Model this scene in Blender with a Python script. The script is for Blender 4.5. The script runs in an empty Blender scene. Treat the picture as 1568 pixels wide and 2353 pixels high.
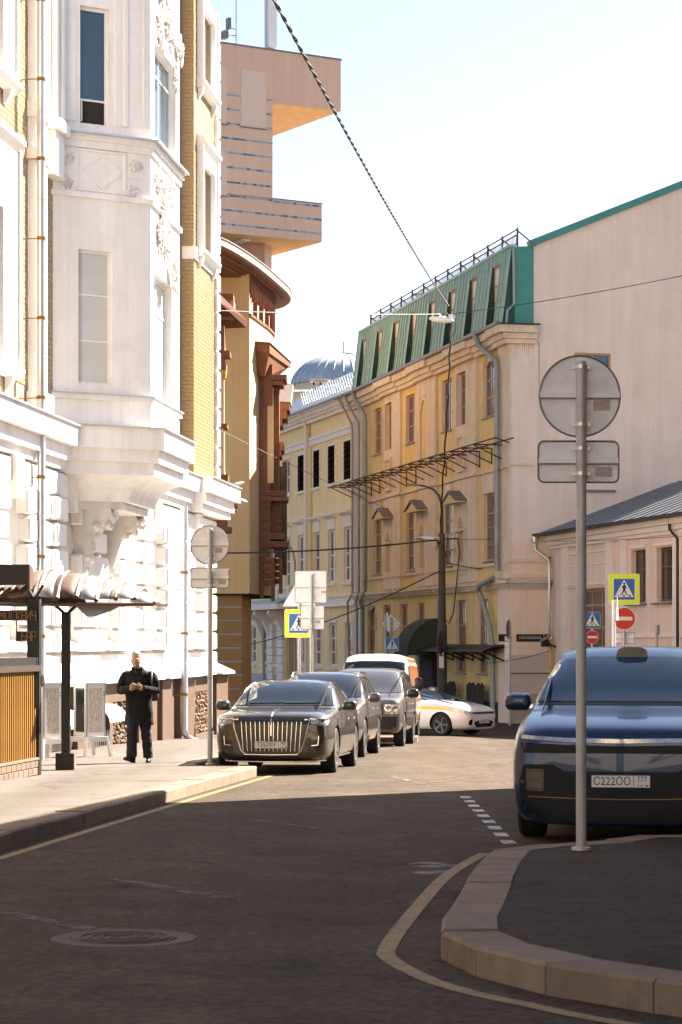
import bpy, bmesh, math, random
from mathutils import Vector, Matrix
from mathutils.bvhtree import BVHTree
random.seed(7)
R = math.radians
sc = bpy.context.scene
col = sc.collection

# ---------------------------------------------------------------- camera
FPX, HX, HY, CAMZ = 5556.0, 784.0, 1475.0, 1.5      # focal length, principal x and horizon of the photograph (1568 x 2353 units)
cam = bpy.data.cameras.new('camera')
cam_o = bpy.data.objects.new('camera', cam); col.objects.link(cam_o)
cam_o.location = (0, 0, CAMZ); cam_o.rotation_euler = (R(90), 0, 0)
cam.sensor_fit = 'VERTICAL'; cam.sensor_height = 36; cam.lens = 85
cam.shift_y = (HY - 2353 / 2) / 2353
cam.clip_start = 0.1; cam.clip_end = 4000
cam.dof.use_dof = True; cam.dof.focus_distance = 48; cam.dof.aperture_fstop = 9.0
sc.camera = cam_o

# ---------------------------------------------------------------- sky and sun
SUN_AZ = math.atan2(0.72, 0.69)      # clockwise from +Y (the way the camera looks) towards +X
SUN_EL = R(41)
w = bpy.data.worlds.new('World'); sc.world = w; w.use_nodes = True
nt = w.node_tree; nt.nodes.clear()
sky = nt.nodes.new('ShaderNodeTexSky'); sky.sky_type = 'NISHITA'; sky.sun_disc = False
sky.sun_elevation = SUN_EL; sky.sun_rotation = SUN_AZ
sky.air_density = 0.8; sky.dust_density = 0.7; sky.ozone_density = 1.2
bg = nt.nodes.new('ShaderNodeBackground'); bg.inputs['Strength'].default_value = 0.05
wo = nt.nodes.new('ShaderNodeOutputWorld')
nt.links.new(sky.outputs[0], bg.inputs[0]); nt.links.new(bg.outputs[0], wo.inputs[0])
sl = bpy.data.lights.new('sun', 'SUN'); sl.energy = 5.0; sl.angle = R(0.5); sl.color = (1.0, 0.93, 0.83)
so = bpy.data.objects.new('sun', sl); col.objects.link(so)
sd = Vector((math.sin(SUN_AZ) * math.cos(SUN_EL), math.cos(SUN_AZ) * math.cos(SUN_EL), math.sin(SUN_EL)))
so.rotation_euler = sd.to_track_quat('Z', 'Y').to_euler(); so.location = (30, 40, 60)
vs = sc.view_settings
vs.view_transform = 'Standard'; vs.look = 'None'; vs.gamma = 1; vs.use_curve_mapping = False
vs.exposure = 2.52
vs.use_white_balance = True; vs.white_balance_temperature = 6850; vs.white_balance_tint = 10
sc.cycles.use_denoising = True
sc.cycles.max_bounces = 7; sc.cycles.diffuse_bounces = 4; sc.cycles.glossy_bounces = 3
sc.cycles.sample_clamp_indirect = 6

# ---------------------------------------------------------------- photograph geometry -> world
def g(y):                                  # height of the road, falling away from the camera
    y = max(y, 0)
    if y > 75: y = 75
    return -(0.0115 * y + 0.00009 * y * y)
ZO = {1: (0, 0, 1.7422), 2: (0, 750, 1.7422), 3: (0, 1450, 1.7422), 4: (0, 2050, 1.7422), 5: (750, 0, 2.1383),
      6: (780, 1000, 2.6133), 7: (780, 1700, 2.6133), 8: (1300, 900, 1.96), 9: (1300, 1600, 1.96), 10: (780, 2300, 2.24),
      11: (1300, 2200, 2.24), 12: (1900, 1200, 2.3757), 13: (1850, 2000, 2.2085), 14: (1850, 2350, 2.2085),
      15: (0, 2800, 1.0453), 16: (1300, 2900, 1.2444), 17: (0, 2100, 3.4844), 18: (0, 2450, 3.4844),
      19: (420, 2420, 5.1136), 20: (1440, 2250, 3.0154), 21: (860, 1150, 5.229), 22: (860, 2000, 3.92)}
DS = 1568 / 2560
def q(k, x, y=0):                          # detail view k -> full view units
    a, b, s = ZO[k]
    return ((a + x / s) * DS, (b + y / s) * DS)
def at(p, Y):                              # a pixel at depth Y
    return Vector(((p[0] - HX) / FPX * Y, Y, CAMZ - (p[1] - HY) / FPX * Y))
def onground(p, dz=0.0):                   # a pixel on the road (dz above it)
    lo, hi = 2.0, 110.0
    f = lambda Y: CAMZ - (p[1] - HY) / FPX * Y - (g(Y) + dz)
    for _ in range(60):
        m = (lo + hi) / 2
        if f(m) > 0: lo = m
        else: hi = m
    Y = (lo + hi) / 2
    return Vector(((p[0] - HX) / FPX * Y, Y, g(Y) + dz))

class Frame:                               # a facade: x along it (to the right as you face it), y into the wall, z up
    def __init__(s, ox, oy, dx, dy, z0):
        n = math.hypot(dx, dy); s.dx, s.dy = dx / n, dy / n
        s.ox, s.oy, s.z0 = ox, oy, z0
        s.rz = math.atan2(s.dy, s.dx)
    def w(s, a, o=0.0, z=0.0):             # o = outward distance
        return Vector((s.ox + a * s.dx + o * s.dy, s.oy + a * s.dy - o * s.dx, s.z0 + z))
    def px(s, p, o=0.0):                   # pixel -> (along, height) on the plane o in front of the wall
        k = (p[0] - HX) / FPX
        ox, oy = s.ox + o * s.dy, s.oy - o * s.dx
        a = (k * oy - ox) / (s.dx - k * s.dy)
        Y = oy + a * s.dy
        return a, CAMZ - (p[1] - HY) / FPX * Y - s.z0
    def thing(s, name, label, cat, a=0, o=0, z=0, group=None):
        return thing(name, label, cat, s.w(a, o, z), s.rz, group)

# ---------------------------------------------------------------- object helpers
def tag(o, label=None, cat=None, group=None, kind=None):
    if label: o['label'] = label
    if cat: o['category'] = cat
    if group: o['group'] = group
    if kind: o['kind'] = kind
    return o
def thing(name, label, cat, loc=(0, 0, 0), rz=0, group=None):
    o = bpy.data.objects.new(name, None); col.objects.link(o)
    o.location = loc; o.rotation_euler = (0, 0, rz); o.empty_display_size = 0.2
    return tag(o, label, cat, group)
def link(name, me, parent=None, loc=None, rot=None, scale=None):
    o = bpy.data.objects.new(name, me); col.objects.link(o)
    if parent: o.parent = parent
    if loc is not None: o.location = loc
    if rot is not None: o.rotation_euler = rot
    if scale is not None: o.scale = scale
    return o
def group_part(name, parent):
    o = bpy.data.objects.new(name, None); col.objects.link(o); o.parent = parent; o.empty_display_size = 0.1
    return o

class MB:
    def __init__(s): s.v, s.f = [], []
    def add(s, vs, fs):
        n = len(s.v); s.v += [tuple(v) for v in vs]; s.f += [tuple(i + n for i in f) for f in fs]; return s
    def box(s, x0, x1, y0, y1, z0, z1):
        return s.add([(x0, y0, z0), (x1, y0, z0), (x1, y1, z0), (x0, y1, z0), (x0, y0, z1), (x1, y0, z1), (x1, y1, z1), (x0, y1, z1)],
                     [(0, 3, 2, 1), (4, 5, 6, 7), (0, 1, 5, 4), (1, 2, 6, 5), (2, 3, 7, 6), (3, 0, 4, 7)])
    def hexa(s, P):                        # 8 corners in box order
        return s.add(P, [(0, 3, 2, 1), (4, 5, 6, 7), (0, 1, 5, 4), (1, 2, 6, 5), (2, 3, 7, 6), (3, 0, 4, 7)])
    def prism(s, poly, h0, h1, axis='z'):
        A = sum(poly[i][0] * poly[(i + 1) % len(poly)][1] - poly[(i + 1) % len(poly)][0] * poly[i][1] for i in range(len(poly)))
        if A < 0: poly = poly[::-1]
        n = len(poly)
        if axis == 'z': m = lambda a, b, h: (a, b, h)
        elif axis == 'y': m = lambda a, b, h: (a, -h, b)
        else: m = lambda a, b, h: (h, a, b)
        if axis == 'y': h0, h1 = -h1, -h0
        V = [m(a, b, h0) for a, b in poly] + [m(a, b, h1) for a, b in poly]
        F = [tuple(range(n))[::-1], tuple(range(n, 2 * n))] + [(i, (i + 1) % n, n + (i + 1) % n, n + i) for i in range(n)]
        return s.add(V, F)
    def tube(s, pts, r, n=8, cap=True):
        pts = [Vector(p) for p in pts]; k = len(pts)
        rs = r if isinstance(r, (list, tuple)) else [r] * k
        V = []; up = None
        for i, p in enumerate(pts):
            t = (pts[min(i + 1, k - 1)] - pts[max(i - 1, 0)]).normalized()
            if up is None:
                up = Vector((0, 0, 1)) if abs(t.z) < 0.9 else Vector((1, 0, 0))
            a = up - t * up.dot(t)
            if a.length < 1e-5: a = t.orthogonal()
            a.normalize(); b = t.cross(a); up = a
            for j in range(n):
                c = 2 * math.pi * j / n
                V.append(p + (a * math.cos(c) + b * math.sin(c)) * rs[i])
        F = []
        for i in range(k - 1):
            for j in range(n):
                F.append((i * n + j, i * n + (j + 1) % n, (i + 1) * n + (j + 1) % n, (i + 1) * n + j))
        if cap: F += [tuple(range(n))[::-1], tuple((k - 1) * n + j for j in range(n))]
        return s.add(V, F)
    def lathe(s, prof, n=24, c=(0, 0, 0), axis='z'):
        V = []
        for (r, h) in prof:
            for j in range(n):
                a = 2 * math.pi * j / n
                x, y = r * math.cos(a), r * math.sin(a)
                if axis == 'z': V.append((c[0] + x, c[1] + y, c[2] + h))
                elif axis == 'y': V.append((c[0] + x, c[1] + h, c[2] - y))
                else: V.append((c[0] + h, c[1] + x, c[2] + y))
        F = []
        for i in range(len(prof) - 1):
            for j in range(n):
                F.append((i * n + j, i * n + (j + 1) % n, (i + 1) * n + (j + 1) % n, (i + 1) * n + j))
        F += [tuple(range(n))[::-1], tuple((len(prof) - 1) * n + j for j in range(n))]
        return s.add(V, F)
    def blob(s, c, r, n=8, m=6, M=None):
        V = []; F = []
        for i in range(1, m):
            th = math.pi * i / m
            for j in range(n):
                a = 2 * math.pi * j / n
                V.append(Vector((r[0] * math.sin(th) * math.cos(a), r[1] * math.sin(th) * math.sin(a), r[2] * math.cos(th))))
        V += [Vector((0, 0, r[2])), Vector((0, 0, -r[2]))]
        if M: V = [M @ v for v in V]
        V = [v + Vector(c) for v in V]
        for i in range(m - 2):
            for j in range(n):
                F.append((i * n + j, (i + 1) * n + j, (i + 1) * n + (j + 1) % n, i * n + (j + 1) % n))
        t = (m - 1) * n
        for j in range(n):
            F.append((t, j, (j + 1) % n)); F.append((t + 1, (m - 2) * n + (j + 1) % n, (m - 2) * n + j))
        return s.add(V, F)
    def mesh(s, name, mat=None, smooth=False):
        me = bpy.data.meshes.new(name); me.from_pydata(s.v, [], s.f); me.validate()
        if mat: me.materials.append(mat)
        if smooth:
            me.shade_smooth()
            try: me.set_sharp_from_angle(angle=R(38))
            except Exception: pass
        return me
    def build(s, name, mat, parent=None, smooth=False, **k):
        return link(name, s.mesh(name, mat, smooth), parent, **k)
_unit = {}
def unit_mesh(key, mat, bev=0.0, dims=(1, 1, 1)):   # shared box mesh of given size, lightly chamfered, centred, reused by alike pieces
    k = (key, mat.name, tuple(round(d, 3) for d in dims))
    if k not in _unit:
        bm = bmesh.new(); bmesh.ops.create_cube(bm, size=1)
        bmesh.ops.scale(bm, vec=dims, verts=bm.verts)
        if bev: bmesh.ops.bevel(bm, geom=bm.edges[:], offset=min(bev, min(dims) * .4), segments=1, affect='EDGES')
        me = bpy.data.meshes.new(key); bm.to_mesh(me); bm.free(); me.materials.append(mat); _unit[k] = me
    return _unit[k]
def piece(name, mat, parent, x0, x1, y0, y1, z0, z1, bev=0.0):
    return link(name, unit_mesh(name, mat, bev, (x1 - x0, y1 - y0, z1 - z0)), parent, ((x0 + x1) / 2, (y0 + y1) / 2, (z0 + z1) / 2))

# ---------------------------------------------------------------- materials
MT = {}
def mat(name, c, rough=0.7, metal=0.0, var=0.12, vs=3.0, bump=0.0, bs=60.0, rnd=0.0, c2=None, c2s=1.5, c2w=(0.5, 0.7), spec=0.4, coat=0.0,
        stretch=None, emit=None, streak=0.0, holes=None):
    m = bpy.data.materials.new(name); m.use_nodes = True; MT[name] = m
    t = m.node_tree; N = t.nodes; L = t.links; b = N['Principled BSDF']
    b.inputs['Roughness'].default_value = rough; b.inputs['Metallic'].default_value = metal
    b.inputs['Specular IOR Level'].default_value = spec; b.inputs['Coat Weight'].default_value = coat
    b.inputs['Coat Roughness'].default_value = 0.03
    tc = N.new('ShaderNodeTexCoord'); src = tc.outputs['Object']
    if stretch:
        mp = N.new('ShaderNodeMapping'); mp.inputs['Scale'].default_value = stretch; L.new(src, mp.inputs[0]); src = mp.outputs[0]
    no = N.new('ShaderNodeTexNoise'); no.inputs['Scale'].default_value = vs; no.inputs['Detail'].default_value = 7; no.inputs['Roughness'].default_value = 0.65
    L.new(src, no.inputs['Vector'])
    mr = N.new('ShaderNodeMapRange'); mr.inputs[1].default_value = 0.25; mr.inputs[2].default_value = 0.75
    mr.inputs[3].default_value = 1 - var; mr.inputs[4].default_value = 1 + var; L.new(no.outputs['Fac'], mr.inputs[0])
    base = N.new('ShaderNodeRGB'); base.outputs[0].default_value = (*c, 1); cs = base.outputs[0]
    if c2:
        n2 = N.new('ShaderNodeTexNoise'); n2.inputs['Scale'].default_value = c2s; n2.inputs['Detail'].default_value = 8; n2.inputs['Roughness'].default_value = 0.7
        L.new(src, n2.inputs['Vector'])
        r2 = N.new('ShaderNodeMapRange'); r2.inputs[1].default_value = c2w[0]; r2.inputs[2].default_value = c2w[1]; L.new(n2.outputs['Fac'], r2.inputs[0])
        mx = N.new('ShaderNodeMix'); mx.data_type = 'RGBA'; mx.inputs['B'].default_value = (*c2, 1)
        L.new(r2.outputs[0], mx.inputs['Factor']); L.new(cs, mx.inputs['A']); cs = mx.outputs['Result']
    val = mr.outputs[0]
    if streak:      # rain streaks and drips running down the wall
        m3 = N.new('ShaderNodeMapping'); m3.inputs['Scale'].default_value = (2.6, 2.6, 0.16); L.new(tc.outputs['Object'], m3.inputs[0])
        n3 = N.new('ShaderNodeTexNoise'); n3.inputs['Scale'].default_value = 1.0; n3.inputs['Detail'].default_value = 9; n3.inputs['Roughness'].default_value = 0.75; L.new(m3.outputs[0], n3.inputs['Vector'])
        r3 = N.new('ShaderNodeMapRange'); r3.inputs[1].default_value = 0.34; r3.inputs[2].default_value = 0.62; r3.inputs[3].default_value = 1 - streak * .6; r3.inputs[4].default_value = 1 + streak * .5; L.new(n3.outputs['Fac'], r3.inputs[0])
        m4 = N.new('ShaderNodeMath'); m4.operation = 'MULTIPLY'; L.new(val, m4.inputs[0]); L.new(r3.outputs[0], m4.inputs[1]); val = m4.outputs[0]
    if rnd:
        oi = N.new('ShaderNodeObjectInfo'); m2 = N.new('ShaderNodeMapRange'); m2.inputs[3].default_value = 1 - rnd; m2.inputs[4].default_value = 1 + rnd
        L.new(oi.outputs['Random'], m2.inputs[0]); mm = N.new('ShaderNodeMath'); mm.operation = 'MULTIPLY'
        L.new(val, mm.inputs[0]); L.new(m2.outputs[0], mm.inputs[1]); val = mm.outputs[0]
    sca = N.new('ShaderNodeVectorMath'); sca.operation = 'SCALE'; L.new(cs, sca.inputs[0]); L.new(val, sca.inputs['Scale'])
    L.new(sca.outputs[0], b.inputs['Base Color'])
    if bump:
        nb = N.new('ShaderNodeTexNoise'); nb.inputs['Scale'].default_value = bs; nb.inputs['Detail'].default_value = 5; L.new(src, nb.inputs['Vector'])
        bu = N.new('ShaderNodeBump'); bu.inputs['Strength'].default_value = bump; bu.inputs['Distance'].default_value = 0.02
        L.new(nb.outputs['Fac'], bu.inputs['Height']); L.new(bu.outputs[0], b.inputs['Normal'])
    if holes:       # worn paint: bare patches where it has rubbed off
        nh = N.new('ShaderNodeTexNoise'); nh.inputs['Scale'].default_value = holes[2]; nh.inputs['Detail'].default_value = 9; nh.inputs['Roughness'].default_value = .75; L.new(tc.outputs['Object'], nh.inputs['Vector'])
        rh = N.new('ShaderNodeMapRange'); rh.inputs[1].default_value = holes[0]; rh.inputs[2].default_value = holes[1]; L.new(nh.outputs['Fac'], rh.inputs[0]); L.new(rh.outputs[0], b.inputs['Alpha'])
    if emit:
        b.inputs['Emission Color'].default_value = (*emit[0], 1); b.inputs['Emission Strength'].default_value = emit[1]
    return m
def glass(name, c, rough=0.04, spec=0.8):
    m = mat(name, c, rough, 0.0, 0.25, 1.3, spec=spec); return m
WHITE = mat('white stucco', (0.80, 0.77, 0.74), 0.75, var=0.05, vs=1.5, bump=0.15, bs=40, c2=(0.66, 0.62, 0.58), c2s=0.7, c2w=(0.52, 0.8), rnd=0.03, streak=.16)
WHITEST = mat('white rusticated stone', (0.80, 0.77, 0.74), 0.8, var=0.05, vs=2, bump=0.2, bs=30, rnd=0.06)
STONEGREY = mat('grimy relief stucco', (0.70, 0.66, 0.62), 0.85, var=0.12, vs=6, bump=0.3, bs=25, c2=(0.42, 0.38, 0.33), c2s=3, c2w=(0.5, 0.75))
BRICK = mat('glazed ochre brick', (0.345, 0.235, 0.115), 0.4, var=0.10, vs=12, rnd=0.17, spec=0.5)
MORTAR = mat('brick mortar', (0.36, 0.27, 0.16), 0.9, var=0.1)
GRANITE = mat('brown granite', (0.115, 0.07, 0.046), 0.55, var=0.25, vs=28, bump=0.05, rnd=0.06)
ROUGHST = mat('rough hewn brown stone', (0.17, 0.11, 0.072), 0.9, var=0.4, vs=14, bump=1.0, bs=14, rnd=0.1)
ZINC = mat('zinc flashing', (0.55, 0.56, 0.58), 0.35, 0.75, var=0.1, vs=5)
GALV = mat('galvanised steel', (0.55, 0.57, 0.60), 0.38, 0.8, var=0.16, vs=7, stretch=(1, 1, .3))
OXIDE = mat('rusty bracket steel', (0.28, 0.15, 0.04), 0.7, 0.2, var=0.25, vs=30)
GLASSD = glass('dark window glass', (0.03, 0.035, 0.04))
GLASSB = glass('sky teal glass', (0.02, 0.05, 0.07), 0.06, 1.0)  # teal holds the sky's reflection in the base colour
GLASSP = mat('curtained window glass', (0.52, 0.54, 0.53), 0.1, var=0.1, vs=1, spec=0.7)
PVC = mat('white window frame', (0.78, 0.77, 0.76), 0.4, var=0.03)
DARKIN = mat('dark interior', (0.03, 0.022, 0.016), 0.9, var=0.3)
BLACK = mat('black painted metal', (0.012, 0.012, 0.012), 0.45, var=0.2, vs=20, spec=0.4)
RUBBER = mat('black rubber', (0.014, 0.014, 0.014), 0.75, var=0.15, vs=30)
# ================================================================ the ground
ASPH = mat('worn asphalt', (0.060, 0.0425, 0.029), 0.85, var=0.34, vs=1.6, bump=0.55, bs=55, c2=(0.086, 0.064, 0.046), c2s=0.35, c2w=(0.42, 0.75), spec=0.12)
def asphalt_detail(m, gscale=260, gamt=0.35):
    t = m.node_tree; N = t.nodes; L = t.links; b = N['Principled BSDF']
    lk = b.inputs['Base Color'].links[0].from_socket
    tc = N.new('ShaderNodeTexCoord'); no = N.new('ShaderNodeTexNoise'); no.inputs['Scale'].default_value = 17; no.inputs['Detail'].default_value = 9
    no.inputs['Roughness'].default_value = 0.8; L.new(tc.outputs['Object'], no.inputs['Vector'])
    mr = N.new('ShaderNodeMapRange'); mr.inputs[1].default_value = 0.37; mr.inputs[2].default_value = 0.63; mr.inputs[3].default_value = 1 - gamt; mr.inputs[4].default_value = 1 + gamt
    L.new(no.outputs['Fac'], mr.inputs[0])
    vo = N.new('ShaderNodeTexVoronoi'); vo.feature = 'DISTANCE_TO_EDGE'; vo.inputs['Scale'].default_value = 0.33
    wn = N.new('ShaderNodeTexNoise'); wn.inputs['Scale'].default_value = 1.2; wn.inputs['Detail'].default_value = 6; L.new(tc.outputs['Object'], wn.inputs['Vector'])
    ad = N.new('ShaderNodeVectorMath'); ad.operation = 'ADD'; L.new(tc.outputs['Object'], ad.inputs[0]); L.new(wn.outputs['Color'], ad.inputs[1])
    L.new(ad.outputs[0], vo.inputs['Vector'])
    cr = N.new('ShaderNodeMapRange'); cr.inputs[1].default_value = 0.0; cr.inputs[2].default_value = 0.012; cr.inputs[3].default_value = 0.62; cr.inputs[4].default_value = 1.0
    L.new(vo.outputs['Distance'], cr.inputs[0])
    mm = N.new('ShaderNodeMath'); mm.operation = 'MULTIPLY'; L.new(mr.outputs[0], mm.inputs[0]); L.new(cr.outputs[0], mm.inputs[1])
    # wheel-polished lanes along the street, oil blotches and pale grit
    mp = N.new('ShaderNodeMapping'); mp.inputs['Scale'].default_value = (1.1, .07, 1); mp.inputs['Rotation'].default_value = (0, 0, R(6)); L.new(tc.outputs['Object'], mp.inputs[0])
    ln = N.new('ShaderNodeTexNoise'); ln.inputs['Scale'].default_value = 1.0; ln.inputs['Detail'].default_value = 4; L.new(mp.outputs[0], ln.inputs['Vector'])
    lr = N.new('ShaderNodeMapRange'); lr.inputs[1].default_value = .3; lr.inputs[2].default_value = .7; lr.inputs[3].default_value = .80; lr.inputs[4].default_value = 1.18; L.new(ln.outputs['Fac'], lr.inputs[0])
    ob = N.new('ShaderNodeTexNoise'); ob.inputs['Scale'].default_value = 1.7; ob.inputs['Detail'].default_value = 5; L.new(tc.outputs['Object'], ob.inputs['Vector'])
    orr = N.new('ShaderNodeMapRange'); orr.inputs[1].default_value = .60; orr.inputs[2].default_value = .70; orr.inputs[3].default_value = 1.0; orr.inputs[4].default_value = .62; L.new(ob.outputs['Fac'], orr.inputs[0])
    gv = N.new('ShaderNodeTexVoronoi'); gv.inputs['Scale'].default_value = 70; L.new(tc.outputs['Object'], gv.inputs['Vector'])
    gr_ = N.new('ShaderNodeMapRange'); gr_.inputs[1].default_value = .05; gr_.inputs[2].default_value = .28; gr_.inputs[3].default_value = 1.0 + gamt * 1.1; gr_.inputs[4].default_value = .94; L.new(gv.outputs['Distance'], gr_.inputs[0])
    out_ = mm.outputs[0]
    for o_ in (lr.outputs[0], orr.outputs[0], gr_.outputs[0]):
        q_ = N.new('ShaderNodeMath'); q_.operation = 'MULTIPLY'; L.new(out_, q_.inputs[0]); L.new(o_, q_.inputs[1]); out_ = q_.outputs[0]
    s = N.new('ShaderNodeVectorMath'); s.operation = 'SCALE'; L.new(lk, s.inputs[0]); L.new(out_, s.inputs['Scale'])
    L.new(s.outputs[0], b.inputs['Base Color'])
asphalt_detail(ASPH, gamt=0.62)
PAVE = mat('pavement asphalt', (0.12, 0.10, 0.087), 0.8, var=0.12, vs=0.8, bump=0.3, bs=70, c2=(0.105, 0.086, 0.072), c2s=1.1, c2w=(0.45, 0.75), spec=.15); asphalt_detail(PAVE, gamt=0.18)
PAVED = mat('island asphalt', (0.044, 0.029, 0.020), 0.75, var=0.25, vs=0.9, bump=0.5, bs=60, c2=(0.066, 0.045, 0.031), c2s=0.8, stretch=(.5, 3, 1), spec=.1); asphalt_detail(PAVED, gamt=.62)
KERB = mat('granite kerb', (0.205, 0.155, 0.112), 0.75, var=0.3, vs=7, c2=(.105, .082, .062), c2s=3.5, c2w=(.5, .72), bump=0.25, bs=60, rnd=0.10, spec=.15)
YPAINT = mat('worn yellow road paint', (0.235, 0.145, 0.035), 0.7, var=0.2, vs=8, c2=(0.075, 0.056, 0.04), c2s=5, c2w=(0.48, 0.7), holes=(.26, .42, 5))
WPAINT = mat('worn white road paint', (0.55, 0.54, 0.52), 0.7, var=0.15, vs=6, c2=(0.12, 0.11, 0.10), c2s=9, c2w=(0.5, 0.7), holes=(.34, .5, 7))
ARROWP = mat('worn arrow paint', (0.20, 0.175, 0.155), 0.8, var=.3, vs=6, c2=(0.075, 0.062, 0.05), c2s=7, c2w=(.4, .6), spec=.1, holes=(.42, .6, 3))
LIGHTSTR = mat('painted light streak', (0.082, 0.066, 0.053), 0.7, var=0.2, vs=5, c2=(0.056, 0.0445, 0.035), c2s=4.5, c2w=(0.36, 0.58), holes=(.40, .62, 2.2))  # pale streaks of reflected light painted onto the shaded road
PATCH = mat('newer asphalt patch', (0.055, 0.05, 0.047), 0.75, var=0.3, vs=3, bump=0.5, bs=60); asphalt_detail(PATCH)

ys = [-80, -40, 0] + [i * 2.5 for i in range(1, 31)] + [90, 130, 300, 900, 3000]
xs = [-1500, -200, -60, -25, -12, -6, -3, 0, 3, 6, 12, 25, 60, 200, 1500]
mb = MB(); V = [(x, y, g(y)) for y in ys for x in xs]; nx = len(xs)
F = [(j * nx + i, j * nx + i + 1, (j + 1) * nx + i + 1, (j + 1) * nx + i) for j in range(len(ys) - 1) for i in range(nx - 1)]
mb.add(V, F); road = mb.build('road', ASPH, smooth=True); tag(road, kind='structure')

def strip(path_a, path_b, dz, matl, name, parent=None, n=1):   # a sheet between two world polylines following the ground
    mb = MB(); V = []
    for a, b in zip(path_a, path_b):
        V += [(a[0], a[1], g(a[1]) + dz), (b[0], b[1], g(b[1]) + dz)]
    mb.add(V, [(2 * i, 2 * i + 2, 2 * i + 3, 2 * i + 1) for i in range(len(path_a) - 1)])
    return mb.build(name, matl, parent)
def resample(pts, step):
    out = [Vector(pts[0][:2])]; carry = 0
    for a, b in zip(pts[:-1], pts[1:]):
        a, b = Vector(a[:2]), Vector(b[:2]); L = (b - a).length; d = step - carry
        while d < L: out.append(a.lerp(b, d / L)); d += step
        carry = L - (d - step)
    out.append(Vector(pts[-1][:2])); return out
def catmull(pts, k=6):
    P = [Vector(p[:2]) for p in pts]; P = [2 * P[0] - P[1]] + P + [2 * P[-1] - P[-2]]; out = []
    for i in range(1, len(P) - 2):
        p0, p1, p2, p3 = P[i - 1:i + 3]
        for j in range(k):
            t = j / k
            out.append(0.5 * ((2 * p1) + (p2 - p0) * t + (2 * p0 - 5 * p1 + 4 * p2 - p3) * t * t + (3 * p1 - p0 - 3 * p2 + p3) * t ** 3))
    out.append(P[-2]); return out
def offset(path, d):                       # to the left of travel
    out = []
    for i, p in enumerate(path):
        t = (path[min(i + 1, len(path) - 1)] - path[max(i - 1, 0)]).normalized()
        out.append(p + Vector((-t.y, t.x)) * d)
    return out
def kerb_run(path, width, h, parent, inner_left=True):
    """granite kerb stones along a path; the pavement lies on the left of travel when inner_left"""
    for i in range(len(path) - 1):
        a, b = path[i], path[i + 1]
        t0 = (path[i + 1] - path[max(i - 1, 0)]).normalized(); t1 = (path[min(i + 2, len(path) - 1)] - path[i]).normalized()
        s = 1 if inner_left else -1
        n0, n1 = Vector((-t0.y, t0.x)) * s, Vector((-t1.y, t1.x)) * s
        e = (b - a).normalized() * 0.006
        jz = random.uniform(-.006, .006)
        a2, b2 = a + e, b - e
        ai, bi = a2 + n0 * width, b2 + n1 * width
        bev = 0.018
        mb = MB()
        def z(p, d): return (p.x, p.y, g(p.y) + d + (jz if d > 0 else 0))
        ac, bc = a2 + n0 * bev, b2 + n1 * bev
        V = [z(a2, -.12), z(b2, -.12), z(bi, -.12), z(ai, -.12), z(a2, h - bev), z(b2, h - bev), z(bc, h), z(ac, h), z(bi, h), z(ai, h)]
        F = [(0, 3, 2, 1), (0, 1, 5, 4), (4, 5, 6, 7), (7, 6, 8, 9), (2, 3, 9, 8), (0, 4, 7, 9, 3), (1, 2, 8, 6, 5)]
        if s < 0: F = [f[::-1] for f in F]
        mb.add(V, F); mb.build('kerb_stone', KERB, parent)

# ---- pavement along the white house
def kx(y): return -4.88 + 0.098 * y
KH = 0.15
KW = 0.30
pk = [Vector((kx(-10), -10)), Vector((kx(36.7), 36.7))]
outer = resample(pk, 1.55)
corner = [Vector((kx(36.7), 36.7)), Vector((kx(37.1) - .05, 37.2)), Vector((kx(37.3) - .35, 37.45)), Vector((kx(37.3) - .85, 37.5)), Vector((kx(37.5) - 1.08, 37.6)), Vector((kx(38.2) - 1.15, 38.4))]
bay = resample([Vector((kx(38.2) - 1.15, 38.4)), Vector((kx(60) - 2.1, 60))], 1.6)
c2 = [Vector((kx(60) - 1.15, 60)), Vector((kx(60.4) - .9, 60.5)), Vector((kx(60.8) + .5, 60.7)), Vector((kx(61.3) + .8, 61.2))]
c3 = [Vector((kx(61.3) + .8, 61.2)), Vector((kx(62.5) + .75, 62.5)), Vector((kx(63) + .2, 63.2)), Vector((kx(63) - 1.5, 63.8)), Vector((kx(64) - 2.4, 64.6))] + resample([Vector((kx(66) - 3, 66.0)), Vector((-40, 62))], 3)
full = outer + corner[1:] + bay[1:] + c2[1:] + c3[1:]
pave = MB(); inn = offset(full, KW)
Va = [(p.x, p.y, g(p.y) + KH - .006) for p in inn]
# sheet from the kerb back to (under) the house wall
back = []
for p in inn:
    back.append((min(-10.58 + .1062 * p.y - .6, p.x - .3), p.y if p.y < 66 else 66.0, 0))
Vb = [(b[0], b[1], g(b[1]) + KH - .006) for b in back]
pave.add(Va + Vb, [(i, i + 1, len(inn) + i + 1, len(inn) + i) for i in range(len(inn) - 1)])
pv = pave.build('pavement', PAVE); tag(pv, kind='structure')
kerb_run(full, KW, KH, pv)
# ---- yellow line by the left kerb
yl = resample([Vector((kx(-10) + .12, -10)), Vector((kx(37) + .14, 37))], 3)
tag(strip(yl, offset(yl, -.1), .004, YPAINT, 'yellow_line_marking'), kind='structure')

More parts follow.
